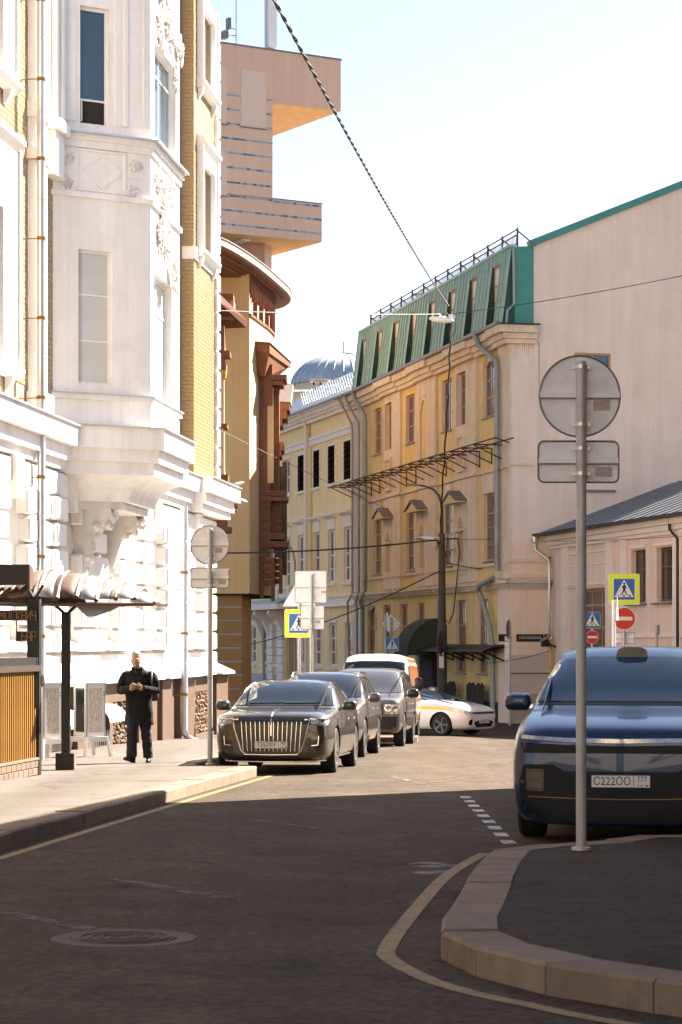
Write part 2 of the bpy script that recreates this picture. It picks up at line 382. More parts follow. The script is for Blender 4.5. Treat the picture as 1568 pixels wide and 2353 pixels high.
# ---- traffic island on the right
wp = lambda x, y: onground((x, y), KH)
isl_out = [wp(1567, 1917), wp(1450, 1925), wp(1322, 1933), wp(1200, 1942), wp(1160, 1946)] 
isl_out = [Vector((7.0, isl_out[0].y - .05))] + [Vector(p[:2]) for p in isl_out]
nose = [wp(1128, 1953), wp(1091, 1988), wp(1052, 2056), wp(1010, 2116), wp(1008, 2130), wp(1024, 2146), wp(1062, 2165), wp(1190, 2197), wp(1337, 2229), wp(1567, 2258)]
isl = catmull(isl_out + [Vector(p[:2]) for p in nose], 5)
e1, e0 = isl[-1], isl[-6]
isl.append(e1 + (e1 - e0) * 2.2)
isl = resample(isl, .75)
ip = offset(isl, KW)
isurf = MB(); n = len(ip)
isurf.add([(p.x, p.y, g(p.y) + KH - .006) for p in ip], [tuple(range(n))])
io = isurf.build('traffic_island_pavement', PAVED); tag(io, kind='structure')
bmq = bmesh.new(); bmq.from_mesh(io.data); bmesh.ops.triangulate(bmq, faces=bmq.faces[:]); bmesh.ops.recalc_face_normals(bmq, faces=bmq.faces[:])
if sum(f.normal.z for f in bmq.faces) < 0: bmesh.ops.reverse_faces(bmq, faces=bmq.faces[:])
bmq.to_mesh(io.data); bmq.free()
kerb_run(isl, KW, KH, io)
yl2 = catmull([onground(p)[:2] for p in [(1128, 1962), (1105, 1974), (1036, 2019), (955, 2115), (912, 2180), (922, 2207), (1000, 2248), (1105, 2281), (1245, 2311), (1392, 2341), (1700, 2390)]], 6)
tag(strip(yl2, offset(yl2, -.10), .004, YPAINT, 'yellow_line_marking'), kind='structure')

# ---- dashes beside the blue car, faded arrows, streaks of reflected light painted on the road
dash_m = None
for i in range(9):
    yy = 21.35 + i * 1.04
    x0 = 1.43 + (yy - 21.3) * .006
    tag(strip([Vector((x0, yy)), Vector((x0, yy + .5))], [Vector((x0 + .125, yy)), Vector((x0 + .125, yy + .5))], .004, WPAINT, 'dash_marking'), kind='structure')
def streak(pts, wd, name='light_streak', matl=None, dz=.004):
    P = [Vector(onground(p)[:2]) for p in pts]
    P = resample(P, 1.0)
    tag(strip(offset(P, wd / 2), offset(P, -wd / 2), dz, matl or LIGHTSTR, name), kind='structure')
streak([(898, 1784), (975, 1803)], .14, 'faded_arrow_marking', ARROWP); streak([(960, 1802), (1065, 1790)], .14, 'faded_arrow_marking', ARROWP, .008)
streak([(1040, 1753), (1150, 1742)], .14, 'faded_arrow_marking', ARROWP)
streak([(580, 1884), (800, 1914)], .10); streak([(700, 1852), (900, 1877)], .10)
streak([(265, 2020), (560, 2072)], .16); streak([(10, 2098), (230, 2140)], .13)
# ---- a thin film of water by the island kerb
WATER = mat('dark puddle water', (0.02, 0.018, 0.016), 0.22, var=.3, vs=8, spec=.7, holes=(.44, .6, 3.0), stretch=(.6, 3, 1))
for k, pp in enumerate((((938, 1985), (985, 1981), (1050, 1984), (1062, 1989), (1010, 1994), (950, 1992)), ((940, 2003), (1000, 1999), (1040, 2002), (1030, 2008), (965, 2009)))):
    mb = MB(); Q = catmull([Vector(onground(p)[:2]) for p in pp] + [Vector(onground(pp[0])[:2])], 5)[:-1]
    mb.add([(p.x, p.y, g(p.y) + .003) for p in Q], [tuple(range(len(Q)))[::-1]]); o_ = mb.build('puddle_water', WATER); tag(o_, kind='structure')
# ---- manhole
mc = onground((285, 2157))
mh = thing('manhole_cover', 'round cast iron manhole cover sunk in the shaded asphalt', 'manhole', mc)
IRON = mat('worn cast iron', (0.07, 0.052, 0.04), 0.7, 0.0, spec=.2, var=0.4, vs=18, bump=0.4, bs=40)
MB().lathe([(.30, -.02), (.30, .004), (.305, .006), (.41, .006), (.415, .001), (.415, -.02)], 40).build('ring', IRON, mh, True)
mb = MB().lathe([(.296, -.02), (.296, .007), (.29, .009), (0.02, .009)], 40)
for k in range(4):
    r0 = .06 + k * .06
    mb.lathe([(r0, .008), (r0, .015), (r0 + .025, .015), (r0 + .025, .008)], 32)
mb.build('lid', IRON, mh, True)

# ---- far pavement round the yellow house and the pink house
PAVE2 = PAVE
# ================================================================ building helpers
def wallgrid(mb, x0, x1, z0, z1, ops, depth=.25, y=0.0):
    """wall plane at y with real openings (xa, xb, za, zb) and their reveals"""
    X = sorted(set([x0, x1] + [min(max(v, x0), x1) for o in ops for v in o[:2]])); Z = sorted(set([z0, z1] + [min(max(v, z0), z1) for o in ops for v in o[2:4]]))
    for i in range(len(X) - 1):
        for j in range(len(Z) - 1):
            cx, cz = (X[i] + X[i + 1]) / 2, (Z[j] + Z[j + 1]) / 2
            if any(o[0] < cx < o[1] and o[2] < cz < o[3] for o in ops): continue
            mb.add([(X[i], y, Z[j]), (X[i + 1], y, Z[j]), (X[i + 1], y, Z[j + 1]), (X[i], y, Z[j + 1])], [(0, 1, 2, 3)])
    for (a, b, c, d) in [o[:4] for o in ops]:
        V = [(a, y, c), (b, y, c), (b, y, d), (a, y, d), (a, y + depth, c), (b, y + depth, c), (b, y + depth, d), (a, y + depth, d)]
        mb.add(V, [(0, 4, 5, 1), (1, 5, 6, 2), (2, 6, 7, 3), (3, 7, 4, 0)])
def window(parent, x0, x1, z0, z1, y, fm, gm, xc=(), zc=(), fw=.06, d=.06, name='window', gms=None):
    """frame with its glazing bars; every pane is a piece of its own"""
    mb = MB()
    mb.box(x0, x0 + fw, y - d, y, z0, z1); mb.box(x1 - fw, x1, y - d, y, z0, z1)
    mb.box(x0 + fw, x1 - fw, y - d, y, z0, z0 + fw); mb.box(x0 + fw, x1 - fw, y - d, y, z1 - fw, z1)
    xs_ = [x0 + fw] ; zs_ = [z0 + fw]
    b = fw * .7
    for v in zc: mb.box(x0 + fw, x1 - fw, y - d * .9, y, v - b / 2, v + b / 2)
    for v in xc: mb.box(v - b / 2, v + b / 2, y - d * .8, y - .002, z0 + fw, z1 - fw)
    wo_ = mb.build(name, fm, parent)
    XE = [x0 + fw] + [e for v in xc for e in (v - b / 2, v + b / 2)] + [x1 - fw]
    ZE = [z0 + fw] + [e for v in zc for e in (v - b / 2, v + b / 2)] + [z1 - fw]
    k = 0
    for i in range(0, len(XE), 2):
        for j in range(0, len(ZE), 2):
            m_ = gms[k % len(gms)] if gms else gm; k += 1
            piece('pane', m_, wo_, XE[i] - .004, XE[i + 1] + .004, y - d * .55, y - d * .35, ZE[j] - .004, ZE[j + 1] + .004)
    return wo_
def downpipe(parent, x, o, z0, z1, r=.07, m=None, bm_=None, step=1.46, foot=True, zs=0.4, jog=None, foot_dir=(0.25, -.35)):
    m = m or GALV; bm_ = bm_ or OXIDE
    pts = [(x, -o, z1)]
    if jog: pts += [(x, -o, jog[0]), (x + jog[2], -o + jog[3], jog[1])]; x2, o2 = x + jog[2], o - jog[3]
    else: x2, o2 = x, o
    pts += [(x2, -o2, z0 + .25)]
    if foot: pts += [(x2 + foot_dir[0] * .35, -o2 + foot_dir[1] * .35, z0 + .08), (x2 + foot_dir[0] * 1.3, -o2 + foot_dir[1] * 1.3, z0 - .08)]
    p = MB().tube(pts, r, 12).build('drainpipe', m, parent, True)
    z = z0 + zs
    while z < z1 - .2:
        if not jog or z < jog[1] - .1:
            b = MB().lathe([(r + .004, -.03), (r + .014, -.03), (r + .014, .03), (r + .004, .03)], 12, (x2, -o2, z))
            b.tube([(x2 - r, -o2, z), (x2 - r - .03, -o2 + .03, z - .02), (x2 - r - .05, -o2 + .12, z - .02), (x2 - r - .05, 0.0, z - .03)], .011, 5)
            b.lathe([(.05, 0), (.05, -.02), (.02, -.03)], 10, (x2 - r - .05, 0, z - .03), 'y')
            b.build('bracket', bm_, p)
            MB().lathe([(r + .003, 0), (r + .007, .004), (r + .007, .012), (r + .003, .016)], 12, (x2, -o2, z + step * .5)).build('pipe_joint', m, p, True)
        z += step
    return p

# ================================================================ white and ochre apartment house on the left
FA = Frame(-7.394, 30, .1056, .9944, g(55) + .15)
A = FA.thing('apartment_house', 'tall ornate white stucco and ochre brick apartment house with canted bay, nearest on the street', 'building')
S0, S1, TOP = 4.0, 36.0, 19.2
op0 = [(12.3, 13.8, 2.15, 4.95), (16.9, 18.4, 2.15, 4.95), (20.8, 22.3, 2.15, 4.95), (26.1, 27.6, 2.15, 4.95), (31.9, 33.4, 2.15, 4.95)]
op0 = [(7.9, 9.4, 2.15, 4.95)] + op0
mb = MB(); wallgrid(mb, S0, S1, 1.3, 5.8, op0, .42, -.1)
gw = mb.build('ground_floor_wall', WHITE, A)
for o in op0:
    window(gw, o[0], o[1], o[2], o[3], .25, PVC, GLASSD, xc=((o[0] + o[1]) / 2,), zc=(o[3] - .8,), fw=.07)
    # sloped sill
    MB().prism([(.0, o[2] + .16), (-.40, o[2] - .02), (-.40, o[2] - .07), (.0, o[2] - .07)], o[0] - .22, o[1] + .22, 'x').build('sill', WHITE, gw)
# rusticated stones, course by course
cz = 1.52; ch = .505; courses = 8
for k in range(courses):
    z0, z1 = cz + k * ch + .034, cz + (k + 1) * ch - .034
    inside = 2.15 - .05 < (z0 + z1) / 2 < 4.95
    segs = []
    edges = [S0 + 3.2] + [v for o in op0 for v in o[:2]] + [S1 - .02]
    if inside:
        for i in range(0, len(edges), 2): segs.append((edges[i], edges[i + 1]))
    else: segs = [(edges[0], edges[-1])]
    for (a, b) in segs:
        ext = .17 if k % 2 == 0 else 0.0
        if inside:
            a2 = a - (ext if a > S0 + 4 else 0); b2 = b + (ext if b < S1 - .1 else 0)
        else: a2, b2 = a, b
        n = max(1, round((b2 - a2) / 1.15)); L_ = (b2 - a2) / n
        cuts = [a2 + i * L_ + (.22 * L_ if (k % 2 and 0 < i < n) else 0) for i in range(n + 1)]
        for i in range(n):
            # quoin blocks beside an opening stand further out
            edge_block = inside and ((i == 0 and a > S0 + 4) or (i == n - 1 and b < S1 - .1))
            pr = .31 if edge_block else .22
            piece('stone', WHITEST, gw, cuts[i] + .02, cuts[i + 1] - .02, -pr - random.uniform(0, .012), -.06, z0, z1, .035)
for o in op0:   # keystones over the openings
    c = (o[0] + o[1]) / 2
    MB().prism([(c - .16, 4.8), (c + .16, 4.8), (c + .26, 5.56), (c - .26, 5.56)], -.34, -.1, 'y').build('keystone', WHITEST, gw)
# cornice above the ground floor
def bayplan(d, base=1.685):
    t = (base + d) / .7873
    a = 17.02 - d / .7873
    p1 = a + t * .6166
    return [(a, .05), (a, 0.0), (p1, -(base + d)), (39.98 - p1, -(base + d)), (39.98 - a, 0.0), (39.98 - a, .05)]
for (za, zb, o, nm, m_) in [(5.58, 5.76, .26, 'cornice_moulding', WHITE), (5.76, 6.04, .36, 'cornice_moulding', WHITE), (6.04, 6.42, .52, 'cornice_fascia', WHITE), (6.42, 6.455, .57, 'flashing', ZINC)]:
    for (a, b) in ((S0, 17.0), (23.0, S1 + .0)):
        mb = MB().box(a, b, -o, .0, za, zb)
        if b > 30: mb.box(31.5, S1 + o * .6, -o - .3, -o + .002, za, zb - .002)
        mb.build(nm, m_, A)
# upper wall
op1 = [(10.3, 12.6, 7.2, 9.9), (10.3, 12.6, 12.3, 14.9), (26.0, 28.0, 7.2, 9.9), (26.0, 28.0, 12.3, 14.9)]
mb = MB(); wallgrid(mb, S0, 31.7, 6.4, TOP, op1, .3, .02)
mb.box(S0, S1, 9, 9.3, -.5, TOP); mb.box(S0, S0 + .1, -.1, 9, -.5, TOP); mb.box(S1 - .1, S1, -.1, 9, -.5, TOP - .01); mb.box(S0, S1, 0.03, 9, TOP, TOP + .3)
uw = mb.build('upper_wall', MORTAR, A)
for o in op1:
    window(uw, *o, .25, PVC, GLASSB, xc=((o[0] + o[1]) / 2,), zc=(o[3] - .9,), fw=.08)
# white window surrounds on the brick
def surround(parent, a, b, z0, z1, t=.32, o=.13, wall=0.0, hood=True):
    mb = MB(); mb.box(a - t, a, wall - o, wall, z0, z1 + t); mb.box(b, b + t, wall - o, wall, z0, z1 + t); mb.box(a, b, wall - o, wall, z1, z1 + t)
    mb.box(a - t - .06, a - t + .06, wall - o - .05, wall - .002, z0, z1 + t + .05)
    mb.box(b + t - .06, b + t + .06, wall - o - .05, wall - .002, z0, z1 + t + .05)
    s_ = mb.build('window_surround', WHITE, parent)
    MB().prism([(wall, z0 + .08), (wall - .22, z0 - .02), (wall - .22, z0 - .09), (wall - .14, z0 - .2), (wall, z0 - .22)], a - t - .1, b + t + .1, 'x').build('sill', WHITE, s_)
    if hood: MB().prism([(wall, z1 + t + .35), (wall - .24, z1 + t + .25), (wall - .24, z1 + t + .16), (wall - .1, z1 + t), (wall, z1 + t)], a - t - .1, b + t + .1, 'x').build('hood', WHITE, s_)
    for bx_ in (a - t * .6, b + t * .6):
        MB().prism([(wall, z0 - .2), (wall - .16, z0 - .2), (wall - .12, z0 - .34), (wall - .04, z0 - .46), (wall, z0 - .46)], bx_ - .09, bx_ + .09, 'x').build('bracket', WHITE, s_)
    return s_
surround(uw, 10.3, 12.6, 12.3, 14.9, .95); surround(uw, 10.3, 12.6, 7.2, 9.9, 1.15)
surround(uw, 26, 28, 7.2, 9.9); surround(uw, 26, 28, 12.3, 14.9)
# white pilaster next to the drainpipe and the moulded edge of the bay
mb = MB()
for (a, b, o) in ((14.95, 15.75, .16), (15.05, 15.6, .22), (16.35, 17.1, .10), (16.5, 16.75, .2), (16.8, 17.0, .26)): mb.box(a, b, -o, .0, 6.46 if a < 16 else 12.3, TOP)
mb.box(14.85, 15.85, -.26, 0, 11.2, 11.42); mb.box(14.85, 15.85, -.30, 0, 6.46, 6.9)
mb.box(14.9, 15.8, -.28, 0, 12.0, 12.3); mb.box(16.2, 17.1, -.34, 0, 12.05, 12.25); mb.box(16.3, 17.1, -.22, 0, 11.2, 12.05)
mb.build('pilaster', WHITE, uw)
# risalit: mortar core behind the bricks
RS0, RS1, RO = 31.7, 35.5, .3
opR = [(32.6, 34.4, 12.35, 14.6), (32.6, 34.4, 16.7, 18.6)]
mb = MB(); wallgrid(mb, RS0 + .01, RS1, 6.4, TOP, opR, .3, -RO + .012)
mb.add([(RS0 + .012, -RO + .012, 6.4), (RS0 + .012, -RO + .012, TOP), (RS0 + .012, .02, TOP), (RS0 + .012, .02, 6.4)], [(0, 1, 2, 3)])
mb.add([(RS1, -RO + .012, 6.4), (RS1, .5, 6.4), (RS1, .5, TOP), (RS1, -RO + .012, TOP)], [(0, 1, 2, 3)])
rw = mb.build('risalit_wall', MORTAR, A)
for o in opR: window(rw, o[0], o[1], o[2], o[3], -.12, PVC, GLASSP, xc=((o[0] + o[1]) / 2,), zc=(o[3] - .7,), fw=.07)
surround(rw, 32.6, 34.4, 12.35, 14.6, .34, .13, -RO); surround(rw, 32.6, 34.4, 16.7, 18.6, .34, .13, -RO, False)
MB().box(RS0 - .03, RS1 + .03, -RO - .05, .0, 12.0, 12.32).build('string_course', WHITE, rw)
mb = MB().box(35.15, 35.52, -RO - .05, .3, 6.46, TOP)
for k in range(24): mb.box(35.1 - .06 * (k % 2), 35.56, -RO - .09, .3, 6.5 + k * .52, 6.5 + k * .52 + .42)
mb.build('corner_quoin', WHITE, rw)
# bricks: those on the near strip and on the risalit's return are pieces, the rest are joined
BH, BL = .10, .26
nbrick = 0
rest = MB()
def brick_area(x0, x1, z0, z1, y, ax='x', sep=True, skip=(), parent=None):
    global nbrick
    k = 0; z = z0
    while z + BH <= z1:
        x = x0 - (BL / 2 if k % 2 else 0)
        while x < x1 - .02:
            a, b = max(x, x0), min(x + BL, x1)
            if b - a > .04 and not any(s[0] < (a + b) / 2 < s[1] and s[2] < z + BH / 2 < s[3] for s in skip):
                d = random.uniform(0, .006)
                A0, B0, C0, D0 = a + .005, b - .005, z + .005, z + BH - .005
                if ax == 'x': bx_ = (A0, B0, y - .012 - d, y + .02, C0, D0)
                else: bx_ = (y - .012 - d, y + .02, A0, B0, C0, D0)
                if sep and nbrick < 300:
                    piece('brick', BRICK, parent, *[round(v, 3) for v in bx_]); nbrick += 1
                else: rest.box(*bx_)
            x += BL
        z += BH; k += 1
brick_area(13.62, 14.95, 7.0, 13.9, .02, parent=uw)
brick_area(15.75, 17.02, 6.5, 11.2, .02, sep=False)
brick_area(12.9, 14.95, 10.9, 12.0, .02, sep=False, skip=[(9, 13.95, 6, 11.2)])
brick_area(9.0, 13.95, 10.6, 11.9, .02, sep=False)
brick_area(13.95, 14.95, 13.9, 15.5, .02, sep=False)
brick_area(-RO, .02, 6.5, TOP, RS0 + .012, 'y', sep=False, skip=[(-9, 9, 12.0, 12.32)])
brick_area(RS0, 35.15, 6.5, TOP, -RO + .012, sep=False, skip=[(32.2, 34.8, 12.0, 15.0), (32.2, 34.8, 16.3, 19.5), (31, 36, 12, 12.32)])
tag(rest.build('brickwork', BRICK, A), kind='stuff')
# ---------------- canted bay
def prismplan(mb, d, z0, z1): mb.prism(bayplan(d), z0, z1)
bayp = group_part('bay', A)
CA = math.atan2(-.7873, .6166); CL = 2.14
def cant_wall(z0, z1, ops, y=0.0):
    mb = MB(); wallgrid(mb, 0, CL, z0, z1, ops, .2, y)
    return mb.build('bay_side_wall', WHITE, A, loc=(17.02, 0, 0), rot=(0, 0, CA))
cw = cant_wall(5.6, TOP, [(.55, 1.29, 7.31, 9.93), (.59, 1.24, 12.38, 14.70), (.59, 1.24, 16.7, 18.8)])
mb = MB(); wallgrid(mb, 0, 3.30, 5.6, TOP, [(.33, 2.43, 7.17, 9.66), (.4, 2.9, 12.4, 14.3)], .22)
fwall = mb.build('bay_front_wall', WHITE, A, loc=(18.34, -1.685, 0))
mb = MB(); wallgrid(mb, 0, CL, 5.6, TOP, [(.55, 1.29, 7.31, 9.93)], .2); mb.build('bay_side_wall', WHITE, A, loc=(21.64, -1.685, 0), rot=(0, 0, -CA))
MB().box(.55, 1.29, .2, .22, 7.31, 9.93).build('window', GLASSP, A, loc=(21.64, -1.685, 0), rot=(0, 0, -CA))
window(cw, .55, 1.29, 7.31, 9.93, .16, PVC, GLASSP, zc=(8.16, 9.06), fw=.05, d=.05)
window(cw, .59, 1.24, 12.38, 14.70, .18, PVC, GLASSB, zc=(12.89,), fw=.055, d=.05, gms=[DARKIN, GLASSB])
MB().box(.64, .66, .05, .17, 12.45, 12.86).build('open_sash', PVC, cw)
window(cw, .59, 1.24, 16.7, 18.8, .18, PVC, GLASSB, zc=(17.2,), fw=.055, d=.05)
window(fwall, .33, 2.43, 7.17, 9.66, .2, PVC, GLASSP, xc=(1.38,), zc=(8.95,), fw=.07)
window(fwall, .4, 2.9, 12.4, 14.3, .2, PVC, GLASSB, xc=(1.65,), zc=(13.8,), fw=.07)
# moulded architraves on the bay side
mb = MB()
for (a, b, o) in ((.12, .5, .03), (1.34, 1.95, .03), (1.52, 1.6, .06), (1.95, 2.1, .05)): mb.box(a, b, -o, 0, 12.42, TOP)
mb.build('moulding', WHITE, cw)
# ledges round the bay
def ledge(z0, z1, d, nm, m_): mb = MB(); prismplan(mb, d, z0, z1); return mb.build(nm, m_, A)
ledge(12.06, 12.18, .10, 'bay_cornice', WHITE); ledge(12.18, 12.21, .20, 'flashing', ZINC); ledge(11.92, 12.06, .05, 'bay_cornice', WHITE)
ledge(10.94, 11.04, .06, 'bay_string_course', WHITE)
ledge(7.0, 7.1, .06, 'bay_sill_course', WHITE); ledge(7.1, 7.125, .10, 'flashing', ZINC)
ledge(6.05, 6.46, .30, 'bay_cornice', WHITE); ledge(6.46, 6.49, .36, 'flashing', ZINC); ledge(5.8, 6.05, .18, 'bay_cornice', WHITE); ledge(5.55, 5.8, .08, 'bay_cornice', WHITE)
mb = MB(); rg_ = []
for k in range(9):
    t = k / 8; P_ = bayplan(.02 - .5 * math.sin(t * math.pi / 2) ** 1.3); rg_.append([(x, y, 5.55 - .5 * (1 - math.cos(t * math.pi / 2)) ** .9) for (x, y) in P_][::-1])
V = [p for r_ in rg_ for p in r_]; n_ = len(rg_[0])
mb.add(V, [(i * n_ + j, i * n_ + (j + 1) % n_, (i + 1) * n_ + (j + 1) % n_, (i + 1) * n_ + j) for i in range(8) for j in range(n_)] + [tuple(range(n_))[::-1], tuple(8 * n_ + j for j in range(n_))])
mb.build('bay_cove', WHITE, A, True)
ledge(4.9, 5.06, -.62, 'bay_soffit_step', STONEGREY)
MB().prism([(-.02, .38), (1.86, .38), (1.86, .30), (1.7, .0), (.16, .0), (-.02, .3)], 0, .01).build('sill', WHITE, cw, loc=(.0, -.04, 7.1), scale=(.75, .2, 1))
# corbel under the bay, tapering to the wall, and two carved brackets
def loftbox(mb, rings):
    V = [p for r in rings for p in r]; n = len(rings[0])
    F = [(i * n + j, i * n + (j + 1) % n, (i + 1) * n + (j + 1) % n, (i + 1) * n + j) for i in range(len(rings) - 1) for j in range(n)]
    F += [tuple(range(n))[::-1], tuple((len(rings) - 1) * n + j for j in range(n))]
    mb.add(V, F)
for cx_ in (18.6, 21.3):
    mb = MB()
    prof = [(0, 4.92), (-.85, 4.92), (-.9, 4.76), (-.8, 4.62), (-.62, 4.55), (-.5, 4.38), (-.46, 4.1), (-.4, 3.88), (-.33, 3.75), (-.28, 3.5), (-.2, 3.4)]
    mb.prism(prof, cx_ - .2, cx_ + .2, 'x'); cbk = mb.build('carved_bracket', STONEGREY, A)
    ob = MB()
    for k in range(26):
        t = random.random(); i = int(t * 8) + 1; px_, pz_ = prof[i]
        ob.blob((cx_ + random.uniform(-.2, .2), px_ + random.uniform(-.04, .04), pz_ + random.uniform(-.08, .08)), (random.uniform(.05, .1),) * 3, 7, 5)
    ob.build('carved_leaves', STONEGREY, cbk, True)
# relief ornament: scrolls, cartouche and swags built from carved lumps
def ornament(cx, cz, w_, h_, n, parent, y, seed, shape='oval'):
    """carved acanthus: many small flattened leaves fanned round scroll centres"""
    rr = random.Random(seed); mb = MB()
    cen = [(cx + rr.uniform(-.6, .6) * w_, cz + rr.uniform(-.6, .6) * h_) for _ in range(max(2, n // 14))]
    for k in range(int(n * 2.2)):
        ox_, oz_ = rr.choice(cen); a = rr.uniform(0, 2 * math.pi); d = rr.uniform(.05, .34) * min(1, max(w_, h_) * 1.2)
        x, z = ox_ + math.cos(a) * d, oz_ + math.sin(a) * d
        if abs(x - cx) > w_ or abs(z - cz) > h_: continue
        if shape == 'swag': z += .3 * ((x - cx) / w_) ** 2 * h_
        ln = rr.uniform(.05, .12)
        M_ = Matrix.Rotation(-a + rr.uniform(-.5, .5) + math.pi / 2, 3, 'Y')
        mb.blob((x, y - rr.uniform(0, .045), z), (ln * .38, .035, ln), 6, 5, M_)
    for (ox_, oz_) in cen: mb.lathe([(.085, .0), (.085, -.05), (.055, -.075), (.05, -.05), (.02, -.06)], 10, (ox_, y, oz_), 'y')
    return tag(mb.build('relief_ornament', STONEGREY, parent, True), kind='stuff')
ornament(1.65, 15.0, 1.5, .8, 90, fwall, -.02, 1, 'swag'); ornament(2.7, 14.35, .5, .7, 40, fwall, -.06, 2)
ornament(1.5, 10.75, .75, .75, 60, fwall, -.05, 3); ornament(2.2, 10.2, .32, .8, 30, fwall, -.1, 4); ornament(.8, 10.2, .3, .7, 26, fwall, -.04, 5)
ornament(1.6, 11.5, 1.4, .32, 50, fwall, -.03, 6)
for (x, z) in ((.28, 11.62), (.28, 11.25), (1.75, 11.62), (1.75, 11.2)): ornament(x, z, .15, .15, 16, cw, .02, int(x * 100 + z * 10))
mb = MB()
for (a, b) in (((.62, 11.5), (1.05, 11.82)), ((1.05, 11.82), (1.48, 11.5)), ((1.48, 11.5), (1.05, 11.16)), ((1.05, 11.16), (.62, 11.5))):
    dx_, dz_ = b[0] - a[0], b[1] - a[1]; L_ = math.hypot(dx_, dz_); nx_, nz_ = -dz_ / L_ * .022, dx_ / L_ * .022
    mb.prism([(a[0] + nx_, a[1] + nz_), (b[0] + nx_, b[1] + nz_), (b[0] - nx_, b[1] - nz_), (a[0] - nx_, a[1] - nz_)], -.025, 0, 'y')
for (a, b, c, d) in ((.5, 1.58, 11.86, 11.9), (.5, 1.58, 11.08, 11.12), (.5, .54, 11.12, 11.86), (1.54, 1.58, 11.12, 11.86), (.1, .46, 11.42, 11.45), (1.62, 1.95, 11.42, 11.45)): mb.box(a, b, -.022, 0, c, d)
mb.build('diamond_relief', WHITE, cw)
# ---------------- plinth of brown granite with rough panels, basement windows and sloped flashing
PB = -.9
opP = [(12.6, 14.2, -.2, .95), (15.0, 16.9, -.2, .95), (18.6, 21.0, -.2, .95), (21.3, 23.2, -.15, .98), (31.2, 34.0, -.1, .98)]
mb = MB(); wallgrid(mb, S0, S1, PB, 1.45, opP, .22, -.32); mb.box(S1 - .02, S1 + .3, -.32, 1, PB, 1.40)
pl = mb.build('plinth', GRANITE, A)
for (a, b) in ((14.4, 14.85), (17.1, 18.4), (23.4, 25.6), (26.3, 27.6), (28.9, 30.9), (34.3, 36.28)):
    MB().box(a, b, -.48, -.31, PB, 1.36).build('granite_pier', GRANITE, pl)
MB().box(S0, S1 + .2, -.42, -.31, PB, -.1).build('base_course', GRANITE, pl)
for o in opP[:3]:
    MB().box(o[0], o[1], -.12, -.1, o[2], o[3]).build('basement_window', DARKIN, pl)
    vis = MB()
    for k in range(7):
        t0, t1 = k / 7 * math.pi / 2, (k + 1) / 7 * math.pi / 2
        vis.add([(o[0] + .35, -.32 - .42 * math.sin(t0), .62 + .34 * math.cos(t0)), (o[1] - .2, -.32 - .42 * math.sin(t0), .62 + .34 * math.cos(t0)), (o[1] - .2, -.32 - .42 * math.sin(t1), .62 + .34 * math.cos(t1)), (o[0] + .35, -.32 - .42 * math.sin(t1), .62 + .34 * math.cos(t1))], [(0, 1, 2, 3), (3, 2, 1, 0)])
    vis.build('visor', PVC, pl, True)
    gr = MB(); n = 11
    for k in range(n):
        x = o[0] + .12 + k * (o[1] - o[0] - .24) / (n - 1)
        gr.tube([(x, -.36, -.2), (x, -.36, .3)], .009, 5)
        if k < n - 1:
            xm = x + (o[1] - o[0] - .24) / (n - 1) / 2
            gr.tube([(x, -.36, .1), (xm, -.36, .42)], .008, 5); gr.tube([(xm, -.36, .42), (x + 2 * (xm - x), -.36, .1)], .008, 5)
    gr.build('window_bars', GALV, pl)
for o in opP[3:]:     # rough hewn stone panels
    rr = random.Random(5); mb = MB()
    nx_, nz_ = int((o[1] - o[0]) / .1), int((o[3] - o[2]) / .1)
    for i in range(nx_):
        for j in range(nz_):
            x, z = o[0] + (i + .5) * (o[1] - o[0]) / nx_, o[2] + (j + .5) * (o[3] - o[2]) / nz_
            s_ = rr.uniform(.05, .085)
            mb.blob((x + rr.uniform(-.02, .02), -.2 - rr.uniform(0, .06), z + rr.uniform(-.02, .02)), (s_, s_ * rr.uniform(.8, 1.5), s_), 5, 4, Matrix.Rotation(rr.uniform(0, 3), 3, 'Y'))
    tag(mb.build('rough_stone_panel', ROUGHST, pl), kind='stuff')
for k, (a, b) in enumerate(((S0, 14.4), (14.35, 14.95), (14.9, 17.1), (17.05, 18.5), (18.45, 23.4), (23.35, 25.7), (25.65, 26.3), (26.25, 27.65), (27.6, 28.85), (28.8, 30.95), (30.9, 34.3), (34.25, S1 + .35))):
    o = .66 if k % 2 else .5
    MB().prism([(-.08, 1.72), (-o, 1.46), (-o - .01, 1.40), (-.08, 1.40)], a + .003, b - .003, 'x').build('plinth_flashing', mat('painted flashing', (.62, .61, .61), .5, .2, var=.06) if 'painted flashing' not in MT else MT['painted flashing'], pl)
downpipe(A, 14.5, .36, 0.0, TOP, .077, zs=.9)
downpipe(A, 28.2, .66, -.2, 5.5, .09, zs=1.2, foot_dir=(.12, -.55))
# ================================================================ yellow house with the green mansard
YEL = mat('yellow stucco', (0.70, 0.485, 0.20), 0.85, var=0.10, vs=1.2, bump=0.15, bs=30, c2=(0.62, 0.45, 0.23), c2s=0.5, c2w=(0.5, 0.75), streak=.22)
TRIM = mat('pinkish stucco trim', (0.68, 0.53, 0.40), 0.85, var=0.10, vs=1.6, bump=0.15, bs=30, c2=(0.54, 0.40, 0.27), c2s=1.2, c2w=(0.55, 0.8), streak=.22)
PINKW = mat('beige stucco gable', (0.76, 0.59, 0.48), 0.88, var=0.06, vs=0.6, bump=0.12, bs=26, c2=(0.70, 0.53, 0.42), c2s=0.45, c2w=(0.5, 0.75), streak=.12)
PATCHW = mat('repainted lilac wall', (0.52, 0.44, 0.42), 0.85, var=0.08, vs=1.5, bump=0.12, c2=(0.44, 0.34, 0.29), c2s=2, c2w=(0.55, 0.8))
GREEN = mat('green standing seam roof', (0.30, 0.44, 0.36), 0.45, 0.1, var=0.12, vs=3, rnd=0.08, spec=0.4)
